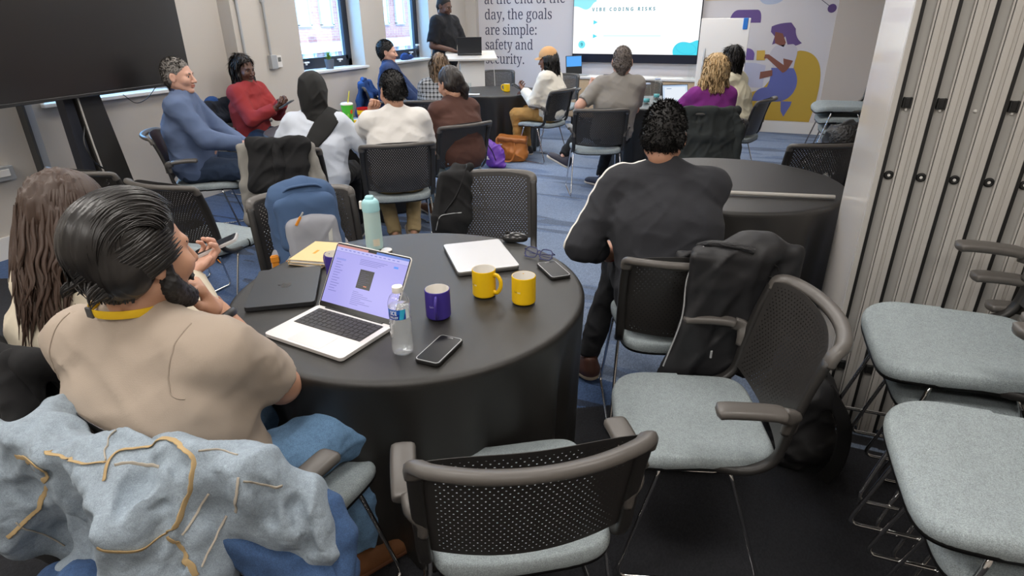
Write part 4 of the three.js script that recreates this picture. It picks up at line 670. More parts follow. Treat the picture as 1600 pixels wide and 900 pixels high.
P.p13 = person({ at: [-0.60, -6.05], torso: 0.38, f: [-0.45, -0.89], label: 'woman with wavy blonde hair in a purple top', skin: SK.pale, sw: 0.16, bulk: 0.92, lean: 0.08, head: { yaw: 0.1 }, top: { name: 'top', mat: M.purpleTop, sleeve: 0.85, e: 0.016, loose: 0.012, fold: 0.005 }, bottom: { name: 'trousers', mat: M.blackTrousers }, shoes: { mat: M.blackShoe },
  L: { w: [-0.1, 0.77, -0.36], pole: [-1, -0.6, 0.2] }, R: { w: [0.1, 0.76, -0.36] }, hair: { geo: bobHair(0.15, { seed: 41, flare: 0.13, amp: 0.010, wave: 0.9, n: 2600, tlift: 0.04, tl: 0.035, cell: 0.005, vol: 0.034 }), mat: hairMat(0.72, 0.50, 0.26, 0.6) } });
P.p14 = person({ at: [-0.40, -6.86], f: [-0.93, -0.35], label: 'woman with straight black hair in a cream top beside the whiteboard', skin: SK.tan, sw: 0.17, bulk: 0.9, lean: 0.30, hip: [0, 0.565, 0.02], torso: 0.45, head: { yaw: -0.35 }, top: { name: 'top', mat: M.creamTop, sleeve: 1.9, e: 0.024, fold: 0.005 }, bottom: { name: 'trousers', mat: cloth('#8a8680') }, shoes: { mat: M.blackShoe },
  hair: { geo: bobHair(0.15, { seed: 51, cell: 0.006 }), mat: M.hairBlack } });
P.p15 = person({ at: [-0.31, -2.32], f: [-0.22, -0.975], label: 'man in a dark sweatshirt with white sleeve stripes hunched over his lap', skin: SK.tan, cell: 0.010, bodyCell: 0.011, bulk: 1.06, sw: 0.185, lean: 0.34, side: -0.10, bend: 0.18, hip: [0, 0.555, 0.02], torso: 0.46, head: { yaw: -0.15, pitch: -0.35 }, top: { name: 'sweatshirt', mat: M.sweatDark, sleeve: 1.5, e: 0.017, loose: 0.006, fold: 0.005, collar: true, collarR: 0.008, neckR: 0.06 }, bottom: { name: 'trousers', mat: M.blackTrousers }, shoes: { mat: std({ color: lin(0.09, 0.035, 0.022), roughness: 0.5 }), sole: std({ color: lin(0.5, 0.4, 0.28), roughness: 0.8 }) },
  L: { world: [-0.60, 0.63, -2.50], pole: [-0.5, -0.7, 0.5], hand: 'grip', dir: [0.5, 0.1, -0.6], palm: [0.6, -0.3, 0] }, R: { world: [-0.60, 0.62, -2.62], hand: 'grip', dir: [-0.8, 0.1, -0.3], palm: [0, -1, 0] }, LL: { k: [-0.2, 0.53, -0.4], a: [-0.33, 0.10, -0.22], toe: [-0.6, 0, -0.6] }, hair: { geo: shortHair({ vol: 0.008, nape: -0.045, seed: 61, n: 2600, len: 0.014, w: 0.003, mess: 2.2, lift: 0.5 }), mat: M.hairBlack } });
{ const pl = tex(128, 128, (u, v) => { const a = (u * 4 % 1) < 0.5, b = (v * 4 % 1) < 0.5, c = Math.abs((u * 4 % 1) - 0.75) < 0.06 || Math.abs((v * 4 % 1) - 0.75) < 0.06; return c ? 0.05 : a && b ? 0.03 : a || b ? 0.25 : 0.6; }, [0.16, 0.16]); P.p9.topMesh.material = std({ map: pl, roughness: 0.95 }); }

// ---------- canvas prints ----------
function canvasTex(w, h, draw) { const c = document.createElement('canvas'); c.width = w; c.height = h; const x = c.getContext('2d'); draw(x, w, h); const t = new THREE.CanvasTexture(c); t.colorSpace = THREE.SRGBColorSpace; return t; }
function printPlane(w, h) { return new THREE.PlaneGeometry(w, h); }
// ---------- large display on its stand (left) ----------
{
  const t = thing('large_display', 'very large black switched-off display on a dark floor stand at the left wall', 'display', [-4.30, 0, -2.65], 1.711);
  const W = 2.2, H = 1.25, y0 = 1.145;
  M.screenOff = phys({ color: lin(0.012, 0.010, 0.010), roughness: 0.28, clearcoat: 0.3, clearcoatRoughness: 0.3 });
  part(t, 'casing', rbox(W, H, 0.06, 0.01, 0, y0 + H / 2, -0.035), M.blackMetal);
  part(t, 'screen_panel', box(W - 0.03, H - 0.04, 0.004, 0, y0 + H / 2 + 0.004, -0.004), M.screenOff);
  part(t, 'bezel', rbox(W, 0.022, 0.012, 0.004, 0, y0 + 0.011, 0.0), M.blackMetal);
  const col = extrude([[0.10, y0 + 0.1], [0.27, y0 + 0.1], [0.44, 0.03], [0.16, 0.03]], 0.1, 0.006).translate(0, 0, -0.19);
  part(t, 'stand_column', col, std({ color: lin(0.02, 0.018, 0.016), roughness: 0.6 }));
  part(t, 'stand_leg', extrude([[0.015, y0 + 0.1], [0.075, y0 + 0.1], [0.13, 0.03], [0.03, 0.03]], 0.06, 0.004).translate(0, 0, -0.16), std({ color: lin(0.012, 0.014, 0.022), roughness: 0.6 }));
  part(t, 'base', merge([rbox(0.9, 0.035, 0.08, 0.01, 0.12, 0.018, 0.27), rbox(0.9, 0.035, 0.08, 0.01, 0.12, 0.018, -0.3), rbox(0.09, 0.035, 0.64, 0.01, 0.25, 0.0175, -0.015), rbox(0.09, 0.035, 0.64, 0.01, 0.52, 0.0175, -0.015)]), M.blackMetal);
  part(t, 'power_cable', tube([[0.085, y0, -0.05], [0.10, 0.8, -0.045], [0.135, 0.4, -0.04], [0.15, 0.1, -0.03]], 0.006, 20, 6), std({ color: lin(0.5, 0.48, 0.45), roughness: 0.6 }));
  part(t, 'signal_cable', tube([[0.08, 0.95, -0.06], [-0.02, 0.86, 0.02], [0.0, 0.74, 0.03], [0.1, 0.66, -0.02]], 0.005, 24, 6), M.blackMetal);
  part(t, 'camera_cable', tube([[0.72, y0 + 0.01, 0.0], [0.62, y0 - 0.07, -0.02], [0.52, y0 - 0.09, -0.03], [0.42, y0 - 0.02, -0.02]], 0.003, 24, 5), M.blackMetal);
}
// ---------- slide screen on the front wall ----------
{
  const t = thing('wall_screen', 'large wall screen showing a bright white slide titled VIBE CODING RISKS', 'screen', [-2.252, 0, -10.0]);
  const W = 1.965, y0 = 0.932, H = 1.24;
  part(t, 'casing', rbox(W, H, 0.07, 0.008, 0, y0 + H / 2, 0), std({ color: lin(0.006, 0.008, 0.02), roughness: 0.3 }));
  const slide = canvasTex(1024, 576, (c, w, h) => {
    c.fillStyle = '#ffffff'; c.fillRect(0, 0, w, h);
    c.fillStyle = '#8fe4ee'; c.beginPath(); c.moveTo(0, 0); c.lineTo(0, 215); c.bezierCurveTo(60, 210, 80, 250, 120, 236); c.bezierCurveTo(160, 220, 150, 190, 190, 180); c.lineTo(190, 0); c.fill();
    c.fillStyle = '#35d0e6'; c.beginPath(); c.moveTo(w, h); c.lineTo(w - 185, h); c.bezierCurveTo(w - 210, h - 60, w - 150, h - 110, w - 90, h - 92); c.bezierCurveTo(w - 50, h - 80, w - 30, h - 112, w, h - 108); c.fill();
    c.strokeStyle = '#1db6d8'; c.lineWidth = 3; c.beginPath(); c.ellipse(w - 90, h - 50, 80, 42, 0.2, 0, 6.3); c.stroke();
    c.fillStyle = '#15788c'; c.font = 'bold 36px sans-serif'; let x = 156; for (const ch of 'VIBE CODING RISKS') { c.fillText(ch, x, 252); x += ch === ' ' ? 20 : c.measureText(ch).width + 11; }
    c.fillStyle = '#46d4e6'; for (const y of [335, 440]) { c.beginPath(); c.moveTo(172, y - 16); c.lineTo(208, y); c.lineTo(172, y + 16); c.fill(); }
    c.fillStyle = '#d7f4f7'; c.fillRect(260, 430, 470, 12);
    c.fillStyle = '#6fdfeb'; c.beginPath(); c.arc(78, 505, 30, 0, 7); c.fill(); c.fillStyle = '#0d6f86'; c.font = 'bold 38px sans-serif'; c.fillText('9', 67, 518);
  });
  M.slide = std({ color: lin(0.02, 0.02, 0.02), roughness: 0.4, emissive: lin(1, 1, 1), emissiveMap: slide, emissiveIntensity: 0.86 });
  part(t, 'screen_display', printPlane(1.945, 1.095).translate(0, 1.06 + 1.095 / 2, 0.0372), M.slide);
  const l = new THREE.RectAreaLight(lin(0.85, 0.97, 1), 1.3, 1.9, 1.05); l.position.set(-2.252, 1.6, -9.955); l.lookAt(-2.252, 1.6, 0); scene.add(l);
}
// ---------- mural on the front wall ----------
const font = await new FontLoader().loadAsync('fonts/droid/droid_serif_regular.typeface.json');
{
  const w = scene.getObjectByName('wall_front'), z = Z0 + 0.001;
  M.ink = std({ color: lin(0.035, 0.035, 0.07), roughness: 0.7 });
  [['at the end of the', 1.805, 1.41], ['day, the goals', 1.570, 1.19], ['are simple:', 1.335, 0.93], ['safety and', 1.105, 0.87], ['security.', 0.878, 0.71]].forEach(([s, y, wd]) => {
    const g = new TextGeometry(s, { font, size: 0.155, depth: 0.002, curveSegments: 4 }); g.computeBoundingBox(); const k = wd / (g.boundingBox.max.x - g.boundingBox.min.x); g.scale(k, 1, 1); part(w, 'lettering', g.translate(-4.82, y, z), M.ink);
  });
  const V2 = a => a, flat = (name, pts, r, gg, b, lift = 0.002) => { const s = new THREE.Shape(); s.moveTo(...pts[0]); for (const p of pts.slice(1)) p.length === 2 ? s.lineTo(...p) : p.length === 4 ? s.quadraticCurveTo(...p) : s.bezierCurveTo(...p); return part(w, name, new THREE.ExtrudeGeometry(s, { depth: lift, bevelEnabled: false, curveSegments: 14 }).translate(0, 0, z), std({ color: lin(r, gg, b), roughness: 0.8 })); };
  flat('painted_armchair', [[-0.62, 0.161], [0.405, 0.161], [0.47, 0.5, 0.45, 0.75], [0.42, 1.13, 0.12, 1.135], [-0.02, 1.1, -0.1, 0.9], [-0.3, 0.6], [-0.62, 0.5]], 0.50, 0.33, 0.045, 0.0015);
  flat('painted_skirt', [[-0.22, 0.9], [0.075, 0.905], [0.21, 0.72, 0.12, 0.55], [0.05, 0.43, -0.1, 0.43], [-0.42, 0.43], [-0.41, 0.62, -0.24, 0.63], [-0.2, 0.75, -0.22, 0.9]], 0.12, 0.14, 0.38, 0.003);
  flat('painted_shoe', [[-0.02, 0.44], [0.13, 0.44], [0.12, 0.38], [0.05, 0.22], [-0.0, 0.30]], 0.12, 0.14, 0.38, 0.003);
  flat('painted_shirt', [[-0.2, 1.2], [0.02, 1.22], [0.12, 1.18, 0.08, 1.0], [0.075, 0.9], [-0.2, 0.9], [-0.24, 1.02], [-0.28, 1.02], [-0.27, 1.15, -0.2, 1.2]], 0.52, 0.50, 0.56, 0.004);
  flat('painted_arm', [[-0.08, 1.03], [0.055, 1.0], [-0.0, 0.84, -0.06, 0.835], [-0.30, 1.03], [-0.34, 1.02], [-0.33, 1.08], [-0.28, 1.08], [-0.06, 0.94]], 0.22, 0.085, 0.06, 0.005);
  flat('painted_forearm', [[-0.36, 0.84], [-0.2, 0.87], [-0.19, 0.79], [-0.36, 0.74]], 0.22, 0.085, 0.06, 0.005);
  flat('painted_mug', [[-0.45, 1.13], [-0.34, 1.135], [-0.32, 1.0], [-0.44, 1.0]], 0.62, 0.40, 0.08, 0.004);
  flat('painted_hair', [[-0.30, 1.45], [-0.2, 1.5, -0.05, 1.5], [0.02, 1.42], [0.03, 1.3, 0.13, 1.235], [0.02, 1.17, -0.05, 1.2], [-0.1, 1.32], [-0.16, 1.25], [-0.26, 1.21], [-0.24, 1.32], [-0.3, 1.38]], 0.115, 0.07, 0.21, 0.003);
  flat('painted_face', [[-0.24, 1.38], [-0.14, 1.36], [-0.08, 1.24], [-0.1, 1.18], [-0.15, 1.2], [-0.22, 1.23], [-0.24, 1.3]], 0.20, 0.075, 0.055, 0.004);
  flat('painted_table', [[-0.72, 0.965], [-0.44, 0.96], [-0.3, 0.93], [-0.3, 0.62], [-0.72, 0.62]], 0.48, 0.48, 0.60, 0.002);
  flat('painted_arch', [[-0.88, 1.54], [-0.86, 1.67, -0.76, 1.67], [-0.52, 1.67], [-0.45, 1.66, -0.455, 1.5], [-0.50, 1.5], [-0.88, 1.5]], 0.125, 0.075, 0.24, 0.002);
  flat('painted_tab', [[-0.62, 1.16], [-0.5, 1.17, -0.475, 1.08], [-0.475, 1.0], [-0.62, 1.0]], 0.18, 0.11, 0.33, 0.002);
  flat('painted_bar', [[-1.25, 1.80], [-0.70, 1.80], [-0.66, 1.80, -0.66, 1.86], [-0.66, 1.9], [-1.25, 1.9]], 0.55, 0.44, 0.14, 0.002);
  flat('painted_cloud', [[-0.54, 1.86], [-0.5, 1.72, -0.35, 1.735], [-0.2, 1.74, -0.17, 1.86]], 0.42, 0.48, 0.62, 0.002);
  flat('painted_screen', [[-0.46, 1.86], [-0.46, 1.80], [-0.27, 1.80], [-0.27, 1.86]], 0.02, 0.02, 0.04, 0.003);
  part(w, 'painted_dot', new THREE.CylinderGeometry(0.055, 0.055, 0.003, 32).rotateX(Math.PI / 2).translate(0.43, 1.675, z + 0.0015), std({ color: lin(0.10, 0.06, 0.18), roughness: 0.8 }));
  part(w, 'painted_line', rod([0.40, 1.70, z], [0.2, 1.84, z], 0.004, 6), M.ink);
}
// ---------- credenza, whiteboard, lectern ----------
const woodT = tex(512, 256, (u, v) => { const k = 0.9 + 0.14 * L64(u * 0.5, v * 4) + 0.10 * L128(u, v * 8) - 0.06 * L16(u, v * 2); return [0.56 * k, 0.40 * k, 0.245 * k]; }, [1.2, 0.6]);
{
  M.wood = std({ map: woodT, roughness: 0.55 }); M.whiteTop = std({ color: lin(0.62, 0.60, 0.58), roughness: 0.45 });
  const t = thing('credenza', 'long low cabinet with pale wood front below the wall screen', 'cabinet', [-2.0, 0, -9.68]);
  const W = 2.36; part(t, 'carcass', uvBox(rbox(W, 0.58, 0.46, 0.004, 0, 0.435, -0.015)), M.wood); part(t, 'top', rbox(W + 0.02, 0.03, 0.5, 0.005, 0, 0.74, 0), M.whiteTop);
  for (let i = 0; i < 4; i++) part(t, 'door', uvBox(rbox(W / 4 - 0.006, 0.56, 0.02, 0.003, -W / 2 + W / 8 + i * W / 4, 0.435, 0.226)), M.wood);
  for (const x of [-1.05, -0.9, 0, 0.9, 1.05]) part(t, 'leg', box(0.05, 0.15, 0.05, x, 0.075, 0.14), M.blackMetal);
  const wb = thing('whiteboard', 'freestanding white flip-chart board with a blue eraser at its corner', 'whiteboard', [-0.84, 0, -9.06], 0.1);
  part(wb, 'board', rbox(0.62, 1.1, 0.025, 0.006, 0, 1.02, 0).rotateX(-0.06), std({ color: lin(0.82, 0.8, 0.78), roughness: 0.25 }));
  for (const s of [-1, 1]) part(wb, 'leg', rod([s * 0.25, 0, 0.25], [s * 0.22, 1.3, -0.1], 0.014), M.steelGrey);
  part(wb, 'rear_leg', rod([0, 0, -0.27], [0, 1.35, -0.10], 0.014), M.steelGrey);
  part(wb, 'eraser', rbox(0.06, 0.14, 0.02, 0.008, 0.25, 1.50, 0.0 - 0.075), std({ color: lin(0.02, 0.18, 0.6), roughness: 0.6 }), 'blue eraser');
  const le = thing('lectern', 'white lectern with a tilted top beside the presenter', 'lectern', [-4.10, 0, -8.02], 0.52);
  M.lect = std({ color: lin(0.72, 0.68, 0.62), roughness: 0.45 });
  part(le, 'column', rbox(0.34, 1.06, 0.28, 0.006, 0.03, 0.55, 0), M.lect); part(le, 'plinth', rbox(0.5, 0.03, 0.42, 0.006, 0.03, 0.015, 0), M.lect);
  part(le, 'reading_top', rbox(0.70, 0.035, 0.48, 0.01, 0, 0, 0).rotateX(0.16).translate(0.02, 1.12, 0), M.lect);
  const lp = thing('laptop', 'black laptop standing open on the lectern', 'laptop', [-4.10, 1.137, -8.03], 0.5);
  part(lp, 'base', rbox(0.33, 0.014, 0.22, 0.004, 0, 0.012, -0.02).rotateX(0.12), M.blackMetal); part(lp, 'lid', rbox(0.33, 0.21, 0.008, 0.004, 0, 0.105, 0).rotateX(0.18).translate(0, 0.02, 0.10), M.blackMetal);
  const cab = solo('cable', 'thin white cable hanging from the lectern', 'cable', tube([[-3.85, 1.13, -8.12], [-3.80, 1.05, -8.15], [-3.79, 0.7, -8.18], [-3.80, 0.1, -8.2], [-3.84, 0.006, -8.2]], 0.004, 30, 6), M.trim);
  // things on the credenza
  const sc = thing('laptop', 'open laptop with a blue screen standing on the left end of the cabinet', 'laptop', [-3.02, 0.755, -9.62], 0.9);
  part(sc, 'base', rbox(0.30, 0.014, 0.21, 0.004, 0, 0.008, 0.0), M.steelGrey); part(sc, 'lid', rbox(0.30, 0.30, 0.008, 0.004, 0, 0.15, -0.10).rotateX(-0.1), M.blackMetal); part(sc, 'screen_display', printPlane(0.28, 0.15).translate(0, 0.215, -0.094).rotateX(-0.1), std({ color: lin(0.02, 0.02, 0.02), emissive: lin(0.06, 0.3, 0.75), emissiveIntensity: 1, roughness: 0.3 }));
  M.paper = std({ color: lin(0.75, 0.74, 0.72), roughness: 0.9 }); M.glass = phys({ color: lin(0.97, 0.99, 0.99), roughness: 0.02, transmission: 1, thickness: 0, ior: 1.45 });
  const sheet = (x, y, z, w, d, a, label, n = 1, m = M.paper) => solo('paper', label, 'paper', rbox(w, 0.0015 * n, d, 0.0005, 0, 0.00075 * n, 0, 1), m, [x, y, z], a);
  sheet(-2.7, 0.755, -9.6, 0.3, 0.21, 0.2, 'white papers on the left of the wooden cabinet top', 4); sheet(-2.0, 0.755, -9.62, 0.42, 0.24, -0.1, 'white papers in the middle of the wooden cabinet top', 5); sheet(-1.55, 0.755, -9.6, 0.3, 0.21, 0.3, 'white papers at the right of the wooden cabinet top', 3);
  solo('folder', 'dark folder lying on the cabinet behind the grey-shirted man', 'folder', rbox(0.36, 0.025, 0.24, 0.004, 0, 0.0125, 0), M.blackMetal, [-2.42, 0.755, -9.6], 0.15);
  const jug = (x, z, h, r, label) => { const t = thing('glass_jug', label, 'jug', [x, 0.755, z]); part(t, 'body', lathe([[0.001, 0.003], [r * 0.9, 0.003], [r, 0.02], [r * 0.92, h * 0.7], [r * 0.98, h]], 28), M.glass); part(t, 'handle', tube([[r * 0.95, h * 0.85, 0], [r * 1.6, h * 0.8, 0], [r * 1.6, h * 0.35, 0], [r * 0.97, h * 0.25, 0]], 0.005, 20, 6), M.glass); };
  jug(-1.28, -9.58, 0.2, 0.06, 'clear glass jug on the cabinet, left of two'); jug(-1.05, -9.62, 0.18, 0.055, 'clear glass jug on the cabinet, right of two');
}
// ---------- foreground table: laptops ----------
const TT = 0.741;
function laptopLid(w, d, t, r = 0.012) { return new THREE.ExtrudeGeometry(rrect(w, d, r), { depth: t - 0.002, bevelEnabled: true, bevelSize: 0.001, bevelThickness: 0.001, bevelSegments: 2, curveSegments: 6 }).rotateX(-Math.PI / 2).translate(0, 0.001, 0); }
const uiTex = canvasTex(1024, 664, (c, w, h) => {
  c.fillStyle = '#a6a2e8'; c.fillRect(0, 0, w, h); c.fillStyle = '#c58a86'; c.fillRect(0, 0, w, 26); c.fillStyle = '#5f7fd0'; c.fillRect(w * 0.55, 0, w * 0.45, 26); c.fillStyle = '#b6b4ee'; c.fillRect(0, 26, w, 46); c.fillStyle = '#7d7cc4'; c.fillRect(0, 72, w, 3);
  c.fillStyle = '#6b70c8'; for (let i = 0; i < 14; i++) c.fillRect(60 + i * 62, 44, 34, 8); c.fillStyle = '#8d93e0'; c.fillRect(40, 150, 140, 22); c.fillStyle = '#7a78c0'; for (let i = 0; i < 12; i++) c.fillRect(50, 190 + i * 30, 70 + (i * 37) % 60, 7);
  for (let i = 0; i < 4; i++) c.fillRect(380, 110 + i * 18, 380 - i * 40, 6); c.fillStyle = '#15151c'; c.fillRect(420, 220, 200, 210); c.fillStyle = '#3c3a55'; for (let i = 0; i < 8; i++) c.fillRect(440, 245 + i * 20, 60 + (i * 53) % 90, 5); c.fillStyle = '#c46a3c'; c.fillRect(520, 392, 44, 12);
  c.fillStyle = '#7a78c0'; for (let i = 0; i < 8; i++) c.fillRect(400, 470 + i * 20, 80 + (i * 71) % 230, 6); c.fillStyle = '#4f8ff0'; c.fillRect(850, 110, 60, 22); c.fillStyle = '#0c0c10'; c.fillRect(w / 2 - 60, 0, 120, 22);
});
{
  M.silver = std({ color: lin(0.70, 0.685, 0.67), roughness: 0.38, metalness: 0.35 }); M.keyBlack = std({ color: lin(0.018, 0.016, 0.016), roughness: 0.5 }); M.bezel = std({ color: lin(0.01, 0.01, 0.011), roughness: 0.25 });
  const t = thing('laptop', 'open silver laptop with a lavender document on screen on the foreground table', 'laptop', [-1.158, TT, -1.265], -0.107);
  const b = part(t, 'base', laptopLid(0.3126, 0.2212, 0.0115), M.silver);
  part(b, 'keyboard_well', rbox(0.272, 0.0012, 0.106, 0.0005, 0, 0.0118, -0.039, 1), M.keyBlack);
  const keys = []; for (let r = 0; r < 6; r++) { const n = r === 5 ? 9 : 14, y = -0.084 + r * 0.018; let x = -0.132; for (let k = 0; k < n; k++) { let kw = 0.0165; if (r === 5) kw = [0.0165, 0.0165, 0.0165, 0.02, 0.092, 0.02, 0.0165, 0.0165, 0.0165][k]; else if (k === 13) kw = 0.264 - 13 * 0.0187; keys.push(rbox(kw, 0.0014, 0.0155, 0.0005, x + kw / 2, 0.0129, y, 1)); x += kw + 0.0022; } }
  part(b, 'keys', merge(keys), M.keyBlack).userData.kind = 'stuff';
  part(b, 'trackpad', box(0.128, 0.0006, 0.079, 0, 0.0117, 0.063), std({ color: lin(0.62, 0.61, 0.60), roughness: 0.3, metalness: 0.2 }));
  const ld = new THREE.Group(); const q = new THREE.Matrix4().makeTranslation(0, 0.009, -0.1086).multiply(new THREE.Matrix4().makeRotationX(-(Math.PI / 2 - 0.99)));
  const lid = part(t, 'lid', new THREE.ExtrudeGeometry(rrect(0.3126, 0.2212, 0.012, 0, 0.1106), { depth: 0.004, bevelEnabled: true, bevelSize: 0.0006, bevelThickness: 0.0006, bevelSegments: 1, curveSegments: 6 }).translate(0, 0, -0.0045).applyMatrix4(q), M.silver);
  part(lid, 'bezel', new THREE.ShapeGeometry(rrect(0.309, 0.217, 0.010, 0, 0.1106)).translate(0, 0, 0.0004).applyMatrix4(q), M.bezel);
  part(lid, 'screen_display', printPlane(0.300, 0.195).translate(0, 0.117, 0.0008).applyMatrix4(q), std({ color: lin(0.01, 0.01, 0.01), roughness: 0.25, emissive: lin(1, 1, 1), emissiveMap: uiTex, emissiveIntensity: 0.8 }));
  part(lid, 'hinge', rod([-0.12, 0, 0.002], [0.12, 0, 0.002], 0.005).applyMatrix4(q), M.bezel);
  const k = thing('laptop', 'closed dark grey laptop with a fruit logo beside the open silver one', 'laptop', [-1.512, TT, -1.470], Math.atan2(0.81, -0.58));
  part(k, 'body', laptopLid(0.325, 0.222, 0.015), std({ color: lin(0.032, 0.034, 0.038), roughness: 0.4, metalness: 0.4 }));
  const ap = new THREE.Shape(); ap.moveTo(0, 0.012); ap.bezierCurveTo(0.006, 0.016, 0.016, 0.014, 0.018, 0.008); ap.bezierCurveTo(0.010, 0.003, 0.011, -0.006, 0.019, -0.009); ap.bezierCurveTo(0.015, -0.020, 0.008, -0.022, 0, -0.018); ap.bezierCurveTo(-0.008, -0.022, -0.020, -0.014, -0.020, 0.0); ap.bezierCurveTo(-0.020, 0.014, -0.008, 0.017, 0, 0.012);
  part(k, 'logo', merge([new THREE.ShapeGeometry(ap), new THREE.CircleGeometry(0.005, 12).scale(0.6, 1.2, 1).rotateZ(-0.6).translate(0.004, 0.021, 0)]).rotateX(-Math.PI / 2).translate(0, 0.0155, 0), M.bezel, 'glossy black logo');
  const s = thing('laptop', 'closed light silver laptop behind the yellow mugs', 'laptop', [-1.005, TT, -1.995], Math.atan2(-0.77, 0.63));
  part(s, 'base', laptopLid(0.31, 0.235, 0.009), std({ color: lin(0.10, 0.10, 0.10), roughness: 0.4, metalness: 0.3 })); part(s, 'lid', laptopLid(0.31, 0.235, 0.007).translate(0, 0.0095, 0), std({ color: lin(0.50, 0.50, 0.51), roughness: 0.32, metalness: 0.5 }));
}
// mugs
function mug(x, z, turn, colr, y, label, print) {
  const t = thing('mug', label, 'mug', [x, y, z], turn, 'mugs'), r = 0.0405, h = 0.095;
  const m = std({ color: colr, roughness: 0.22 });
  part(t, 'body', lathe([[0.001, 0.002], [0.034, 0.002], [0.036, 0], [0.0385, 0.002], [r, 0.007], [r, h - 0.002], [r - 0.001, h], [r - 0.0025, h]], 40), m);
  part(t, 'interior', lathe([[r - 0.0025, h + 0.0002], [r - 0.0038, h - 0.003], [r - 0.004, 0.01], [r - 0.008, 0.006], [0.001, 0.005]], 40), M.mugWhite);
  part(t, 'handle', sweep(spline([[r - 0.003, h * 0.84, 0], [r + 0.014, h * 0.86, 0], [r + 0.027, h * 0.68, 0], [r + 0.026, h * 0.42, 0], [r + 0.013, h * 0.2, 0], [r - 0.003, h * 0.2, 0]], 26), () => 0.0072, () => 0.0052, 10, V(0, 0, 1)), m);
  if (print) part(t, 'printed_logo', new THREE.CylinderGeometry(r + 0.0004, r + 0.0004, 0.018, 20, 1, true, print[1], 0.85).translate(0, h * 0.5, 0), print[0]);
  return t;
}
M.mugWhite = std({ color: lin(0.78, 0.75, 0.70), roughness: 0.2 });
const yellow = lin(0.80, 0.50, 0.008), purple = lin(0.055, 0.035, 0.27);
const printMat = (a, b) => std({ alphaTest: 0.4, roughness: 0.4, map: canvasTex(256, 128, c => { c.clearRect(0, 0, 256, 128); c.font = '64px sans-serif'; c.fillStyle = a; c.fillText('Sah', 20, 84); const w = c.measureText('Sah').width; c.fillStyle = b; c.fillText('wa', 22 + w, 84); }) });
const logoY = printMat('#6f5f1c', '#f3e9bf'), logoP = printMat('#b9aee8', '#b9aee8');
mug(-0.841, -1.695, -0.15, yellow, TT, 'yellow mug with its handle to the right and a small printed logo', [logoY, 0.15 - 0.9]);
mug(-0.694, -1.694, 2.0, yellow, TT, 'plain-sided yellow mug nearest the hunched man, handle hidden', [logoY, 3.7]);
mug(-0.906, -1.492, -1.15, purple, TT, 'purple mug beside the water bottle', [logoP, 0.9]);
mug(-1.405, -1.625, 2.9, purple, TT, 'purple mug half hidden behind the open laptop');
mug(-3.245, -7.36, 3.4, yellow, TT, 'yellow mug alone on the table in front of the lectern');
mug(-3.25, -4.27, -0.3, yellow, TT, 'yellow mug in front of the green cup');
// water bottle
{
  const t = thing('water_bottle', 'small clear plastic water bottle with a blue label reading ICE VALLEY', 'bottle', [-0.886, TT, -1.252], 0.1);
  const prof = []; prof.push([0.001, 0.004], [0.02, 0.002], [0.027, 0.001], [0.0305, 0.008], [0.0315, 0.02]);
  for (let i = 0; i <= 8; i++) { const y = 0.03 + i * 0.0095; prof.push([0.0312, y], [0.0292, y + 0.0047]); }
  prof.push([0.0295, 0.118], [0.0295, 0.146], [0.031, 0.152], [0.0295, 0.163], [0.024, 0.177], [0.016, 0.186], [0.0132, 0.190], [0.0132, 0.196]);
  M.pet = phys({ color: lin(1, 1, 1), roughness: 0.04, transmission: 1, thickness: 0, ior: 1.5 }); M.water = phys({ color: lin(0.95, 0.97, 0.98), roughness: 0.08, transmission: 0.8, thickness: 0, ior: 1.33 });
  part(t, 'shell', lathe(prof, 48), M.pet); part(t, 'water', lathe([[0.0005, 0.006], ...prof.slice(1, 24).map(([r, y]) => [r - 0.0012, y + 0.002]), [0.0283, 0.15], [0.0005, 0.15]], 48), M.water);
  part(t, 'cap', lathe([[0.001, 0.207], [0.0135, 0.207], [0.0148, 0.205], [0.0148, 0.190], [0.0138, 0.190]], 30), M.mugWhite);
  const lab = canvasTex(512, 160, (c, w, h) => { const g = ['#123f9a', '#1b62c4', '#39b3d6', '#b7e3ee']; c.fillStyle = g[0]; c.fillRect(0, 0, w, h); c.fillStyle = g[1]; c.fillRect(0, 0, w, 70); c.fillStyle = g[2]; c.beginPath(); c.moveTo(330, 0); c.lineTo(430, 0); c.lineTo(380, 160); c.lineTo(300, 160); c.fill(); c.fillStyle = '#e9f4f7'; c.fillRect(430, 0, 82, 160); c.fillStyle = '#fff'; c.font = 'bold 86px sans-serif'; c.fillText('ICE', 130, 84); c.font = 'bold 50px sans-serif'; c.fillText('VALLEY', 110, 142); });
  part(t, 'label', new THREE.CylinderGeometry(0.0299, 0.0299, 0.030, 40, 1, true, -1.1, 2.6).translate(0, 0.132, 0), std({ map: lab, roughness: 0.4 }));
}
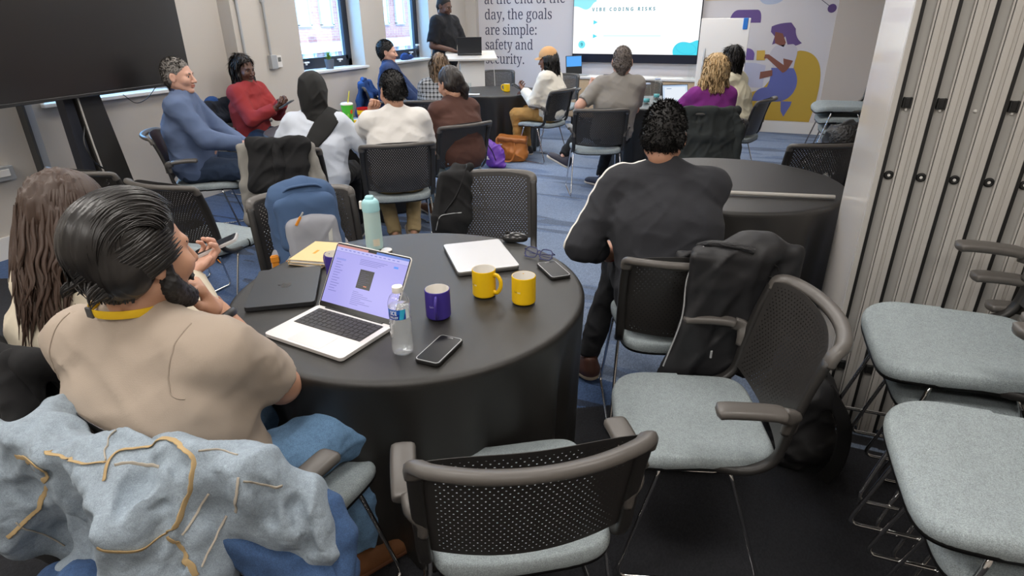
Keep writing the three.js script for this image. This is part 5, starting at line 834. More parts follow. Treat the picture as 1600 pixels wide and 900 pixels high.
// frosted flask
{
  const t = thing('drinking_flask', 'tall pale blue frosted drinking flask with a flip lid', 'bottle', [-1.46, TT, -1.935], 0.4);
  part(t, 'body', lathe([[0.001, 0], [0.031, 0], [0.034, 0.004], [0.035, 0.02], [0.0335, 0.15], [0.034, 0.165]], 40), phys({ color: lin(0.62, 0.80, 0.78), roughness: 0.6, transmission: 0.35, thickness: 0 }));
  part(t, 'lid', lathe([[0.001, 0.212], [0.022, 0.212], [0.029, 0.206], [0.0345, 0.196], [0.0355, 0.166], [0.0345, 0.162]], 40), std({ color: lin(0.38, 0.68, 0.72), roughness: 0.35 }));
  part(t, 'spout_cover', rbox(0.034, 0.02, 0.03, 0.008, -0.002, 0.215, 0), std({ color: lin(0.38, 0.68, 0.72), roughness: 0.35 })); part(t, 'latch', rbox(0.012, 0.034, 0.016, 0.004, -0.039, 0.186, 0), M.mugWhite);
  part(t, 'sticker', new THREE.CylinderGeometry(0.0353, 0.0353, 0.03, 16, 1, true, 0.1, 0.8).translate(0, 0.035, 0), std({ color: lin(0.72, 0.66, 0.52), roughness: 0.6 }));
}
// phones, mouse, spectacles, notebooks
function phoneThing(x, y, z, turn, label, col = 0.012, tilt) {
  const t = thing('smartphone', label, 'phone', [x, y, z], turn); if (tilt) { t.rotation.order = 'YXZ'; t.rotation.x = tilt; }
  part(t, 'case', new THREE.ExtrudeGeometry(rrect(0.0755, 0.152, 0.012), { depth: 0.007, bevelEnabled: true, bevelSize: 0.0015, bevelThickness: 0.0015, bevelSegments: 2, curveSegments: 6 }).rotateX(-Math.PI / 2).translate(0, 0.0015, 0), std({ color: lin(col, col, col), roughness: 0.45 }));
  part(t, 'rim', new THREE.ExtrudeGeometry(rrect(0.0735, 0.149, 0.0112), { depth: 0.0006, bevelEnabled: false, curveSegments: 6 }).rotateX(-Math.PI / 2).translate(0, 0.0101, 0), M.steelGrey);
  part(t, 'screen_glass', new THREE.ExtrudeGeometry(rrect(0.0685, 0.144, 0.009), { depth: 0.0005, bevelEnabled: false, curveSegments: 6 }).rotateX(-Math.PI / 2).translate(0, 0.0107, 0), phys({ color: lin(0.004, 0.004, 0.005), roughness: 0.3, specularIntensity: 0.3 }));
  part(t, 'notch', rbox(0.02, 0.0004, 0.006, 0.0002, 0, 0.0114, -0.064, 1), M.bezel);
  return t;
}
phoneThing(-0.790, TT, -1.293, 0.0, 'black smartphone lying beside the water bottle near the table edge');
phoneThing(-0.690, TT, -1.978, Math.atan2(-0.68, -0.73) + Math.PI, 'black smartphone lying by the spectacles near the hunched man');
{
  const F = new Field(0.003); F.ell([0, 0.012, 0], [0.031, 0.026, 0.055], 0.01).cut([0, 0.002, 0], [0, -1, 0]);
  const t = thing('computer_mouse', 'black computer mouse behind the closed silver laptop', 'mouse', [-0.955, TT, -2.235], 1.9); part(t, 'shell', F.mesh(), std({ color: lin(0.02, 0.02, 0.021), roughness: 0.2 })); part(t, 'scroll_wheel', new THREE.TorusGeometry(0.009, 0.0035, 8, 20).rotateY(Math.PI / 2).translate(0, 0.030, -0.030), M.keyBlack); part(t, 'button_split', box(0.0008, 0.004, 0.03, 0, 0.034, -0.02), M.bezel);
  const g = thing('spectacles', 'folded blue-framed spectacles between the silver laptop and a phone', 'glasses', [-0.792, TT, -2.075], -0.12);
  const rim = s => { const sh = rrect(0.052, 0.040, 0.016, s * 0.033, 0.022); const p = sh.getPoints(6).map(q => V(q.x, q.y, 0)); return new THREE.TubeGeometry(new THREE.CatmullRomCurve3(p, true), 48, 0.0022, 6, true); };
  M.specs = std({ color: lin(0.03, 0.035, 0.12), roughness: 0.25 }); const tilt = -0.55;
  part(g, 'frame', merge([rim(-1), rim(1), tube([[-0.008, 0.03, 0], [0, 0.034, -0.002], [0.008, 0.03, 0]], 0.0022, 10, 6)]).rotateX(tilt), M.specs);
  for (const s of [-1, 1]) { part(g, 'lens', new THREE.ShapeGeometry(rrect(0.051, 0.039, 0.016, s * 0.033, 0.022)).rotateX(tilt), phys({ color: lin(0.85, 0.87, 0.95), roughness: 0.02, transmission: 1, thickness: 0 })); part(g, 'temple', tube([[s * 0.061, 0.028, -0.015], [s * 0.064, 0.020, -0.022], [-s * 0.01, 0.006, -0.030 - 0.006 * s], [-s * 0.055, 0.003, -0.032 - 0.006 * s]], 0.0019, 20, 6), M.specs); }
  const kraft = std({ color: lin(0.70, 0.52, 0.27), roughness: 0.85 });
  const nb = (dx, y, a, label) => { const t = thing('notebook', label, 'notebook', [-1.607 + dx, y, -1.768 + dx * 0.5], a); part(t, 'cover', merge([rbox(0.148, 0.0016, 0.21, 0.0006, 0, 0.0122, 0, 1), rbox(0.148, 0.0016, 0.21, 0.0006, 0, 0.0008, 0, 1), rbox(0.003, 0.013, 0.21, 0.001, -0.074, 0.0065, 0, 1)]), kraft); part(t, 'pages', box(0.142, 0.010, 0.205, 0, 0.0065, 0), M.paper); part(t, 'printed_mark', box(0.012, 0.0003, 0.04, -0.01, 0.0132, 0.01), std({ color: lin(0.75, 0.30, 0.04), roughness: 0.8 })); };
  nb(0, TT, 0.12, 'lower of two kraft-covered notebooks by the backpack'); nb(0.004, TT + 0.0135, 0.2, 'upper kraft-covered notebook with a small orange mark');
  solo('bottle_cap', 'small silver disc lying beside the frosted flask', 'lid', lathe([[0.001, 0.006], [0.02, 0.006], [0.023, 0.003], [0.023, 0]], 28), M.silver, [-1.40, TT, -1.93]);
}
solo('pole', 'long pale grey pole lying across the empty black table', 'pole', merge([rod([-0.45, 0.7525, -3.265], [0.325, 0.7525, -3.425], 0.011, 14), rod([-0.47, 0.7525, -3.261], [-0.44, 0.7525, -3.267], 0.0125, 14), rod([-0.29, 0.7525, -3.298], [-0.275, 0.7525, -3.301], 0.0118, 14)]), std({ color: lin(0.42, 0.40, 0.37), roughness: 0.4 }));

// ---------- things on the far tables ----------
{
  const sheet2 = (x, z, w, d, a, label) => solo('paper', label, 'paper', rbox(w, 0.006, d, 0.0005, 0, 0.003, 0, 1), M.paper, [x, TT, z], a);
  sheet2(-3.16, -4.02, 0.30, 0.21, 0.5, 'white pad on the table edge between the headscarf and the white polo'); sheet2(-3.75, -4.25, 0.21, 0.30, 0.2, 'white paper on the table in front of the headscarf');
  const gc = thing('takeaway_cup', 'green printed takeaway cup with a white lid and yellow straw', 'cup', [-3.47, TT, -4.42]);
  const gt = canvasTex(256, 128, (c, w, h) => { c.fillStyle = '#4fc23a'; c.fillRect(0, 0, w, h); c.fillStyle = '#8be05a'; for (let i = 0; i < 6; i++) { c.beginPath(); c.ellipse(20 + i * 45, 80, 12, 34, 0.4, 0, 7); c.fill(); } c.fillStyle = '#e0572c'; for (let i = 0; i < 3; i++) { c.beginPath(); c.arc(60 + i * 80, 40, 13, 0, 7); c.fill(); } });
  part(gc, 'cup', new THREE.CylinderGeometry(0.052, 0.038, 0.19, 32, 1, false).translate(0, 0.095, 0), std({ map: gt, roughness: 0.5 })); part(gc, 'lid', lathe([[0.001, 0.204], [0.044, 0.204], [0.053, 0.198], [0.055, 0.188], [0.052, 0.186]], 32), M.mugWhite); part(gc, 'straw', rod([0.01, 0.19, 0], [0.035, 0.30, -0.01], 0.0045), std({ color: lin(0.75, 0.7, 0.05), roughness: 0.5 }));
  const rt = thing('snack_tube', 'open red snack pack with a yellow band on the far table', 'snack', [-3.30, TT, -4.42], 0.3);
  const rtx = canvasTex(128, 256, (c, w, h) => { c.fillStyle = '#b5121c'; c.fillRect(0, 0, w, h); c.fillStyle = '#f0c816'; c.fillRect(0, 24, w, 54); c.fillStyle = '#b5121c'; c.font = 'bold 26px sans-serif'; c.fillText('CRISPS', 12, 62); c.fillStyle = '#f3efe6'; c.beginPath(); c.arc(64, 165, 26, 0, 7); c.fill(); });
  part(rt, 'sleeve', new THREE.CylinderGeometry(0.058, 0.045, 0.17, 28, 1, true).translate(0, 0.085, 0), std({ map: rtx, roughness: 0.35 })); part(rt, 'bottom', new THREE.CylinderGeometry(0.045, 0.045, 0.004, 28).translate(0, 0.002, 0), M.blackMetal);
  const glass = (x, z, h, r, label) => solo('drinking_glass', label, 'glass', lathe([[0.001, 0.004], [r * 0.85, 0.004], [r * 0.88, 0.0], [r, h], [r - 0.002, h], [r * 0.84, 0.01], [0.001, 0.01]], 28), M.glass, [x, TT, z], 0, 'drinking glasses');
  glass(-3.62, -4.46, 0.13, 0.036, 'clear glass left of the green cup'); glass(-3.53, -4.30, 0.12, 0.036, 'clear glass in front of the green cup'); glass(-3.42, -4.26, 0.12, 0.034, 'clear glass beside the yellow mug'); glass(-3.60, -6.99, 0.13, 0.036, 'clear glass near the brown-topped woman on the far table');
  const wbx = (x, z, h, lab) => { const t = thing('glass_bottle', lab, 'bottle', [x, TT, z]); part(t, 'body', lathe([[0.001, 0.003], [0.034, 0.003], [0.036, 0.01], [0.036, h * 0.75], [0.03, h * 0.85], [0.03, h]], 28), M.glass); part(t, 'water', lathe([[0.0005, 0.006], [0.033, 0.006], [0.033, 0.045], [0.0005, 0.045]], 28), std({ color: lin(0.15, 0.5, 0.55), roughness: 0.1 })); part(t, 'cap', cyl(0.031, 0.031, 0.014, 0, h, 0, 24), std({ color: lin(0.35, 0.42, 0.6), roughness: 0.4 })); };
  wbx(-1.36, -6.86, 0.19, 'clear bottle with blue cap beside the grey-shirted man'); wbx(-1.34, -7.32, 0.2, 'clear bottle with pale cap behind the tablet laptop');
  sheet2(-3.50, -6.93, 0.14, 0.09, 0.4, 'small card on the table near the brown-topped woman');
  const lp = thing('laptop', 'grey laptop standing open beyond the headscarf', 'laptop', [-3.85, TT, -4.58], 2.55); part(lp, 'base', rbox(0.32, 0.014, 0.22, 0.004, 0, 0.007, 0), M.steelGrey); part(lp, 'lid', rbox(0.32, 0.22, 0.008, 0.004, 0, 0.11, 0).rotateX(-0.25).translate(0, 0.012, -0.105), std({ color: lin(0.13, 0.14, 0.17), roughness: 0.35, metalness: 0.4 }));
  const tb = thing('laptop', 'tablet laptop with a pale blue screen in front of the blonde woman', 'laptop', [-1.03, TT, -6.74], Math.atan2(0.628, 0.778) * 0.85);
  const ui = canvasTex(256, 192, (c, w, h) => { c.fillStyle = '#cfe0f4'; c.fillRect(0, 0, w, h); c.fillStyle = '#9db6d8'; c.fillRect(0, 0, w, 10); c.fillStyle = '#e9f1fa'; c.fillRect(20, 22, 216, 130); c.fillStyle = '#7f95b8'; c.fillRect(40, 34, 50, 6); c.fillStyle = '#3b78d8'; c.fillRect(40, 162, 70, 14); });
  part(tb, 'keyboard', rbox(0.29, 0.008, 0.2, 0.003, 0, 0.006, 0.10), std({ color: lin(0.45, 0.30, 0.22), roughness: 0.7 })); const tl = part(tb, 'screen_case', rbox(0.29, 0.21, 0.009, 0.004, 0, 0.105, 0).rotateX(-0.3).translate(0, 0.006, 0.0), M.blackMetal); part(tl, 'screen_display', printPlane(0.275, 0.188).translate(0, 0.108, 0.0055).rotateX(-0.3).translate(0, 0.006, 0), std({ color: lin(0.01, 0.01, 0.01), roughness: 0.3, emissive: lin(1, 1, 1), emissiveMap: ui, emissiveIntensity: 0.75 }));
  // window sill things
  const pp = thing('potted_plant', 'small green plant in a grey pot on the window sill', 'plant', [X0 - 0.05, SILL + 0.016, -6.36]); part(pp, 'pot', lathe([[0.001, 0.002], [0.045, 0], [0.058, 0.11], [0.052, 0.11], [0.05, 0.09], [0.001, 0.09]], 24), std({ color: lin(0.12, 0.13, 0.15), roughness: 0.7 }));
  { const r = rng(5), L = []; for (let i = 0; i < 70; i++) { const a = r() * TAU, q = 0.02 + r() * 0.05, h = 0.06 + r() * 0.07; L.push(sweep(spline([[0, 0.08, 0], [Math.cos(a) * q * 0.5, 0.08 + h * 0.7, Math.sin(a) * q * 0.5], [Math.cos(a) * q, 0.08 + h, Math.sin(a) * q]], 5), t => 0.005 * (1 - t) + 0.001, () => 0.001, 4)); } part(pp, 'foliage', merge(L), std({ color: lin(0.14, 0.28, 0.04), roughness: 0.7 })); }
  const gb = thing('glass_bottle', 'clear bottle on the far window sill', 'bottle', [X0 - 0.06, SILL + 0.016, -8.45]); part(gb, 'body', lathe([[0.001, 0.003], [0.035, 0.003], [0.036, 0.14], [0.03, 0.16], [0.03, 0.18]], 24), M.glass); part(gb, 'cap', cyl(0.031, 0.031, 0.02, 0, 0.18, 0, 20), M.mugWhite);
  { const F = new Field(0.008); F.ell([0, 0.03, 0], [0.05, 0.035, 0.16], 0.02).ell([0.0, 0.05, 0.06], [0.04, 0.04, 0.08], 0.03); F.disp = folds(0.008, 5.0, 3); F.cut([0, 0.0, 0], [0, -1, 0]); solo('cloth', 'dark blue folded cloth on the far window sill', 'cloth', F.mesh(), cloth('#1f3a6e'), [X0 - 0.07, SILL + 0.016, -8.15]); }
}
// ---------- coats and bags on chairs: each built in the frame of its chair ----------
function onChair(c, name, label, category) { const o = thing(name, label, category, c.position.toArray(), c.rotation.y); return o; }
function drape(x0, x1, yTop, yBack, yFront, o = {}) {   // cloth folded over the top rail
  const f = new Field(o.cell ?? 0.010), t = o.t ?? 0.016, zr = o.z ?? 0.30, N = Math.max(7, Math.ceil((x1 - x0) / 0.045));
  for (let i = 0; i < N; i++) { const a = x0 + (x1 - x0) * i / (N - 1), q = Math.abs(a) / 0.24, zz = zr + 0.035 * Math.max(0, 1 - q * q), w = (o.flare ?? 0) * (i / (N - 1) - 0.5); const nx = a + (x1 - x0) / (N - 1);
    f.cap([a, yTop, zz], [a + w, yBack, zz + 0.055 + (o.out ?? 0.02)], t * 1.2, t * 1.5, 0.05).cap([a, yTop, zz - 0.01], [a, yFront, zz - 0.105], t, t, 0.03); if (i < N - 1) f.cap([a, yTop, zz], [nx, yTop, zr + 0.035 * Math.max(0, 1 - (nx / 0.24) ** 2)], t * 1.5, t * 1.5, 0.03).cap([a + w, (yTop + yBack) / 2, zz + 0.04], [nx + w, (yTop + yBack) / 2, zz + 0.04], t * 1.2, t * 1.2, 0.04).cap([a + w, yBack + 0.02, zz + 0.07], [nx + w, yBack + 0.02, zz + 0.07], t * 1.3, t * 1.3, 0.04).cap([a, yFront + 0.03, zz - 0.09], [nx, yFront + 0.03, zz - 0.09], t, t, 0.04); }
  f.disp = folds((o.fold ?? 0.012) * 0.8, o.fs ?? 4, x0 * 9 + yBack * 5, 0.5); if (o.extra) o.extra(f); return f;
}
M.coatBlack = std({ color: lin(0.012, 0.012, 0.014), roughness: 0.6, bumpMap: foldT, bumpScale: 0.004 }); M.coatGrey = cloth('#8a8781'); M.coatCharcoal = cloth('#2c3030'); M.coatBlue = cloth('#234a86');
{
  // black padded coat on the hunched man's chair
  const o = onChair(CH.c4, 'black_coat', 'black padded coat with a silver zip hanging over the hunched man\'s chair', 'coat');
  const f = new Field(0.009);
  f.chain([[0.0, 0.875, 0.32], [0.1, 0.885, 0.335], [0.22, 0.885, 0.30]], [0.03, 0.035, 0.035], 0.04);
  f.box([0.085, 0.66, 0.375], [0.135, 0.24, 0.022], 0.02, 0.04, [0.05, 0, 0]).box([0.235, 0.68, 0.34], [0.07, 0.24, 0.03], 0.028, 0.03, [0.02, -0.3, -0.06]).box([0.0, 0.62, 0.39], [0.05, 0.24, 0.016], 0.014, 0.03, [0.05, 0.1, -0.38]);
  f.ell([0.18, 0.90, 0.33], [0.095, 0.05, 0.065], 0.03).ell([0.26, 0.80, 0.34], [0.05, 0.1, 0.05], 0.03).box([0.08, 0.76, 0.24], [0.15, 0.10, 0.016], 0.015, 0.04, [0.2, 0, 0]);
  f.disp = folds(0.010, 3.9, 2, 0.7);
  const b = part(o, 'coat_body', uvBox(f.mesh()), M.coatBlack);
  part(b, 'zip', tube([[-0.005, 0.88, 0.345], [-0.03, 0.80, 0.38], [-0.075, 0.66, 0.40], [-0.13, 0.48, 0.42]].map(p => f.snap(p, 0.002)), 0.003, 40, 6), M.steelGrey); part(b, 'zip_pull', rbox(0.008, 0.03, 0.006, 0.002, ...f.snap([0.06, 0.52, 0.41], 0.003)), M.steelGrey);
  part(b, 'emblem', new THREE.TorusGeometry(0.018, 0.002, 6, 24).scale(1, 1.2, 1).translate(...f.snap([0.22, 0.84, 0.40], 0.003)), M.seal);
  part(b, 'collar', tube([[-0.005, 0.885, 0.30], [0.03, 0.905, 0.345], [0.10, 0.905, 0.375], [0.15, 0.88, 0.385]].map(p => f.snap(p, 0.006)), 0.012, 30, 8), M.coatBlack);
}
{ // coats behind the headscarf
  const o = onChair(CH.c9, 'grey_coat', 'light grey coat hanging under the black one behind the headscarf', 'coat'); const f = drape(-0.27, 0.20, 0.850, 0.36, 0.72, { t: 0.014, fold: 0.010 });
  f.cap([0.20, 0.86, 0.31], [0.27, 0.58, 0.33], 0.02, 0.03, 0.03); const b = part(o, 'coat_body', uvBox(f.mesh()), M.coatGrey); part(b, 'pocket', rbox(0.12, 0.012, 0.006, 0.003, ...f.snap([-0.18, 0.55, 0.42], 0.002)), M.coatGrey);
  const k = onChair(CH.c9, 'black_coat', 'black coat folded over the chair behind the headscarf', 'coat'); const g = drape(-0.17, 0.17, 0.878, 0.60, 0.74, { t: 0.02, fold: 0.014, z: 0.315, out: 0.03 });
  const kb = part(k, 'coat_body', uvBox(g.mesh()), M.blackCloth); part(kb, 'sleeve', (() => { const s = new Field(0.01); s.chain([[0.0, 0.89, 0.37], [0.03, 0.75, 0.42], [0.02, 0.58, 0.44]], [0.03, 0.038, 0.036], 0.03); s.disp = folds(0.008, 5.0, 4); return uvBox(s.mesh()); })(), M.blackCloth);
}
{ const o = onChair(CH.c20, 'dark_coat', 'dark charcoal coat over the back of the blonde woman\'s chair', 'coat'); const f = drape(-0.24, 0.24, 0.855, 0.42, 0.7, { t: 0.017, fold: 0.012 }); const b = part(o, 'coat_body', uvBox(f.mesh()), M.coatCharcoal); part(b, 'sleeve', (() => { const s = new Field(0.01); s.chain([[0.2, 0.86, 0.33], [0.26, 0.7, 0.36], [0.25, 0.45, 0.40]], [0.03, 0.04, 0.035], 0.03); s.disp = folds(0.008, 5.0, 4); return uvBox(s.mesh()); })(), M.coatCharcoal); }
{ const o = onChair(CH.c15, 'blue_coat', 'bright blue coat on the chair of the man by the window', 'coat'); const f = drape(-0.24, 0.2, 0.855, 0.5, 0.7, { t: 0.018, fold: 0.012 }); part(o, 'coat_body', uvBox(f.mesh()), M.coatBlue); part(o, 'collar', (() => { const s = new Field(0.01); s.chain([[-0.1, 0.9, 0.31], [0, 0.91, 0.33], [0.1, 0.9, 0.31]], [0.02, 0.025, 0.02], 0.02); return s.mesh(); })(), M.coatBlue); }
{ const o = onChair(CH.c24, 'dark_coat', 'dark navy coat on the chair behind the red jumper', 'coat'); const f = drape(-0.2, 0.24, 0.855, 0.45, 0.7, { t: 0.02, fold: 0.014 }); part(o, 'coat_body', uvBox(f.mesh()), cloth('#1a2230')); part(o, 'hood', (() => { const s = new Field(0.012); s.ell([0.1, 0.86, 0.36], [0.1, 0.07, 0.06], 0.03); s.disp = folds(0.01, 5.0, 1); return s.mesh(); })(), M.coatBlue); }
{ const o = onChair(CH.c13, 'black_jacket', 'black jacket over the chair of the long-haired woman', 'jacket'); const f = drape(-0.26, 0.26, 0.852, 0.30, 0.7, { t: 0.017, fold: 0.010 }); const b = part(o, 'jacket_body', uvBox(f.mesh()), M.blackCloth); part(b, 'sleeve', (() => { const s = new Field(0.01); s.chain([[0.22, 0.86, 0.32], [0.28, 0.68, 0.36], [0.27, 0.38, 0.40]], [0.035, 0.045, 0.04], 0.03); s.disp = folds(0.008, 5.0, 4); return uvBox(s.mesh()); })(), M.blackCloth); }
{ // black bag on the empty chair across the table
  const o = onChair(CH.c5, 'black_bag', 'black cloth bag hanging on the corner of the empty chair across the table', 'bag'); const f = new Field(0.009);
  f.cap([0.245, 0.84, 0.27], [0.10, 0.875, 0.31], 0.02, 0.02, 0.03).box([0.185, 0.74, 0.22], [0.085, 0.13, 0.03], 0.025, 0.04, [0.2, 0.1, 0.1]).ell([0.21, 0.60, 0.20], [0.09, 0.1, 0.055], 0.05).cap([0.25, 0.8, 0.24], [0.28, 0.56, 0.2], 0.035, 0.03, 0.03).cap([0.17, 0.86, 0.32], [0.18, 0.66, 0.33], 0.025, 0.03, 0.03); f.disp = folds(0.012, 4.4, 8, 0.7);
  const b = part(o, 'bag_body', uvBox(f.mesh()), M.blackCloth); part(b, 'strap', sweep(spline([[0.12, 0.885, 0.28], [0.13, 0.84, 0.24], [0.17, 0.76, 0.19], [0.24, 0.66, 0.165]].map(p => f.snap(p, 0.004)), 20), () => 0.014, () => 0.003, 6, V(0, 0, 1)), M.coatBlack); part(b, 'piping', tube([[0.16, 0.655, 0.17], [0.22, 0.66, 0.155], [0.265, 0.64, 0.17], [0.28, 0.58, 0.18]].map(p => f.snap(p, 0.002)), 0.0025, 24, 5), M.steelGrey);
}
{ // backpack on its chair
  const o = onChair(CH.c6, 'backpack', 'navy and grey backpack with orange zip pulls on a chair by the table', 'backpack');
  M.packNavy = cloth('#41597c', { bumpScale: 0.001 }); M.packGrey = cloth('#9a9ca4', { bumpScale: 0.001 }); M.packOrange = std({ color: lin(0.75, 0.27, 0.02), roughness: 0.6 });
  const cx = 0.03, B = new Field(0.008); B.box([cx, 0.69, 0.105], [0.155, 0.23, 0.085], 0.07, 0.03, [0.22, 0, 0]).ell([cx, 0.60, 0.04], [0.14, 0.14, 0.08], 0.05).ell([cx, 0.88, 0.14], [0.13, 0.07, 0.075], 0.04); B.disp = folds(0.006, 3.9, 3);
  const b = part(o, 'main_bag', uvBox(B.mesh()), M.packNavy);
  const Q = new Field(0.007); Q.box([cx - 0.005, 0.68, -0.005], [0.118, 0.115, 0.035], 0.035, 0.02, [0.22, 0, 0]).ell([cx - 0.005, 0.74, 0.01], [0.105, 0.07, 0.04], 0.03); Q.disp = folds(0.003, 3.9, 5); const pk = part(o, 'front_pocket', uvBox(Q.mesh()), M.packGrey);
  part(pk, 'label_patch', rbox(0.018, 0.06, 0.002, 0.001, 0, 0, 0).rotateX(0.22).rotateZ(0.12).translate(...Q.snap([cx - 0.075, 0.715, -0.055], 0.001)), std({ color: lin(0.5, 0.5, 0.47), roughness: 0.7 }));
  part(pk, 'piping', tube([[-0.115, 0.63, 0.0], [-0.115, 0.73, 0.0], [-0.09, 0.78, 0.01], [0, 0.805, 0.02], [0.09, 0.78, 0.01], [0.115, 0.73, 0.0], [0.115, 0.63, 0.0]].map(p => Q.snap([p[0] + cx - 0.005, p[1], p[2]], 0.001)), 0.004, 50, 6), M.packNavy);
  const Q2 = new Field(0.008); Q2.box([cx, 0.76, 0.045], [0.135, 0.12, 0.045], 0.04, 0.02, [0.25, 0, 0]).ell([cx, 0.83, 0.065], [0.12, 0.07, 0.05], 0.03); Q2.disp = folds(0.004, 3.9, 6); part(o, 'upper_pocket', uvBox(Q2.mesh()), M.packNavy);
  part(o, 'grab_handle', sweep(spline([[cx - 0.09, 0.90, 0.085], [cx - 0.05, 0.925, 0.07], [cx + 0.05, 0.925, 0.07], [cx + 0.09, 0.90, 0.085]], 16), () => 0.012, () => 0.006, 8), M.packNavy);
  const pull = (p, l, a) => { const t = part(o, 'zip_pull', rbox(0.012, l, 0.007, 0.003, 0, -l / 2, 0).rotateZ(a).translate(...p), M.packOrange, 'orange zip pull'); part(t, 'slider', rbox(0.008, 0.025, 0.006, 0.002, 0, 0.01, 0).rotateZ(a).translate(...p), M.steelGrey); };
  pull([cx + 0.045, 0.815, -0.03], 0.045, 0.6); pull([cx + 0.128, 0.62, -0.02], 0.05, 0.7);
  for (const s of [1, -1]) part(o, 'side_strap', merge([rbox(0.03, s > 0 ? 0.16 : 0.05, 0.012, 0.004, cx + s * 0.175, s > 0 ? 0.56 : 0.585, 0.03), rbox(0.036, 0.03, 0.018, 0.004, cx + s * 0.175, 0.62, 0.03)]), M.packOrange, 'orange compression strap');
  for (const s of [1, -1]) part(o, 'side_pocket', (() => { const f = new Field(0.008); f.ell([cx + s * 0.155, 0.56, 0.08], [0.03, 0.09, 0.06], 0.02); f.disp = folds(0.004, 4.4, 2); return uvBox(f.mesh()); })(), M.packGrey);
}
// ---------- bags on the floor ----------
{
  const t = thing('leather_handbag', 'tan orange leather handbag standing on the blue carpet', 'bag', [-2.94, 0, -6.78], 0.25); const f = new Field(0.010);
  f.box([0, 0.15, 0], [0.19, 0.14, 0.08], 0.05, 0.03, [0, 0, -0.06]).ell([0.05, 0.1, 0.02], [0.16, 0.09, 0.1], 0.05); f.disp = folds(0.010, 4.4, 3); f.cut([0, 0, 0], [0, -1, 0]); M.leather = std({ color: lin(0.50, 0.17, 0.03), roughness: 0.45, bumpMap: fine, bumpScale: 0.001 });
  part(t, 'bag_body', uvBox(f.mesh()), M.leather); part(t, 'flap', (() => { const g = new Field(0.009); g.box([0.02, 0.27, 0.02], [0.18, 0.03, 0.085], 0.025, 0.02, [0.1, 0, -0.08]); g.disp = folds(0.005, 4.4, 1); return uvBox(g.mesh()); })(), std({ color: lin(0.36, 0.12, 0.025), roughness: 0.45 }));
  part(t, 'handle', sweep(spline([[-0.12, 0.24, 0.09], [-0.15, 0.12, 0.13], [-0.08, 0.03, 0.14], [0.02, 0.03, 0.14], [0.06, 0.14, 0.12], [0.05, 0.24, 0.09]], 30), () => 0.010, () => 0.006, 8, V(0, 0, 1)), M.leather); part(t, 'buckle', rbox(0.035, 0.015, 0.01, 0.003, -0.11, 0.215, 0.105), M.silver);
  const p = thing('drawstring_bag', 'purple drawstring bag slumped beside the leather handbag', 'bag', [-3.0, 0, -6.40], 0.1); const g = new Field(0.010); g.ell([0.02, 0.12, 0], [0.12, 0.14, 0.09], 0.05).cap([-0.06, 0.22, 0], [-0.10, 0.34, 0], 0.07, 0.03, 0.06).cap([0.05, 0.06, 0.02], [0.13, 0.03, 0.03], 0.06, 0.03, 0.05); g.disp = folds(0.016, 4.4, 9, 0.6); g.cut([0, 0, 0], [0, -1, 0]);
  part(p, 'bag_body', uvBox(g.mesh()), std({ color: lin(0.16, 0.05, 0.42), roughness: 0.5, bumpMap: foldT, bumpScale: 0.004 })); part(p, 'drawstring', tube([[-0.10, 0.35, 0.0], [-0.06, 0.3, 0.07], [0.02, 0.2, 0.1], [0.06, 0.1, 0.1]], 0.005, 24, 6), M.blackCloth); part(p, 'printed_patch', rbox(0.05, 0.04, 0.003, 0.001, ...g.snap([-0.05, 0.12, 0.1], 0.002)), M.paper);
  const n = thing('backpack', 'navy backpack lying on the carpet by the chair legs', 'backpack', [-3.80, 0, -2.96], 0.5); const h = new Field(0.010); h.box([0, 0.10, 0], [0.20, 0.10, 0.12], 0.07, 0.03, [0.1, 0.1, 0.25]).ell([0.12, 0.16, 0], [0.1, 0.1, 0.09], 0.04).ell([-0.12, 0.05, 0.02], [0.12, 0.06, 0.09], 0.05); h.disp = folds(0.014, 4.4, 5); h.cut([0, 0.0, 0], [0, -1, 0]);
  part(n, 'bag_body', uvBox(h.mesh()), cloth('#26385c')); part(n, 'shoulder_strap', sweep(spline([[0.0, 0.22, 0.06], [0.06, 0.27, 0.09], [0.14, 0.20, 0.13], [0.17, 0.08, 0.14], [0.15, 0.02, 0.15]], 24), () => 0.03, () => 0.007, 8, V(0, 0, 1)), M.blackCloth); part(n, 'buckle', rbox(0.05, 0.06, 0.02, 0.005, 0.17, 0.09, 0.155), M.blackMetal); part(n, 'grab_handle', tube([[-0.1, 0.2, 0.0], [-0.06, 0.26, 0.0], [0.02, 0.27, 0.0], [0.05, 0.23, 0]], 0.012, 16, 8), M.blackCloth); part(n, 'zip_pull', tube([[0.16, 0.03, 0.17], [0.19, 0.015, 0.2], [0.2, 0.01, 0.19]], 0.004, 10, 6), M.packOrange);
  const r = thing('backpack', 'black backpack slumped on the floor against the folding wall', 'backpack', [0.24, 0, -2.22], 0.2); const k = new Field(0.011); k.box([0, 0.19, 0], [0.12, 0.18, 0.10], 0.07, 0.04, [0.1, 0, 0.1]).ell([0.02, 0.1, 0.05], [0.11, 0.1, 0.1], 0.05); k.disp = folds(0.014, 4.4, 7); k.cut([0, 0, 0], [0, -1, 0]);
  part(r, 'bag_body', uvBox(k.mesh()), M.coatBlack); part(r, 'shoulder_strap', sweep(spline([[0.06, 0.36, 0.06], [0.12, 0.26, 0.14], [0.12, 0.12, 0.17], [0.08, 0.03, 0.18]], 20), () => 0.025, () => 0.006, 8, V(0, 0, 1)), M.blackCloth); part(r, 'grab_handle', tube([[-0.03, 0.36, 0], [-0.01, 0.42, 0], [0.05, 0.42, 0.0], [0.07, 0.36, 0]], 0.01, 16, 8), M.blackCloth);
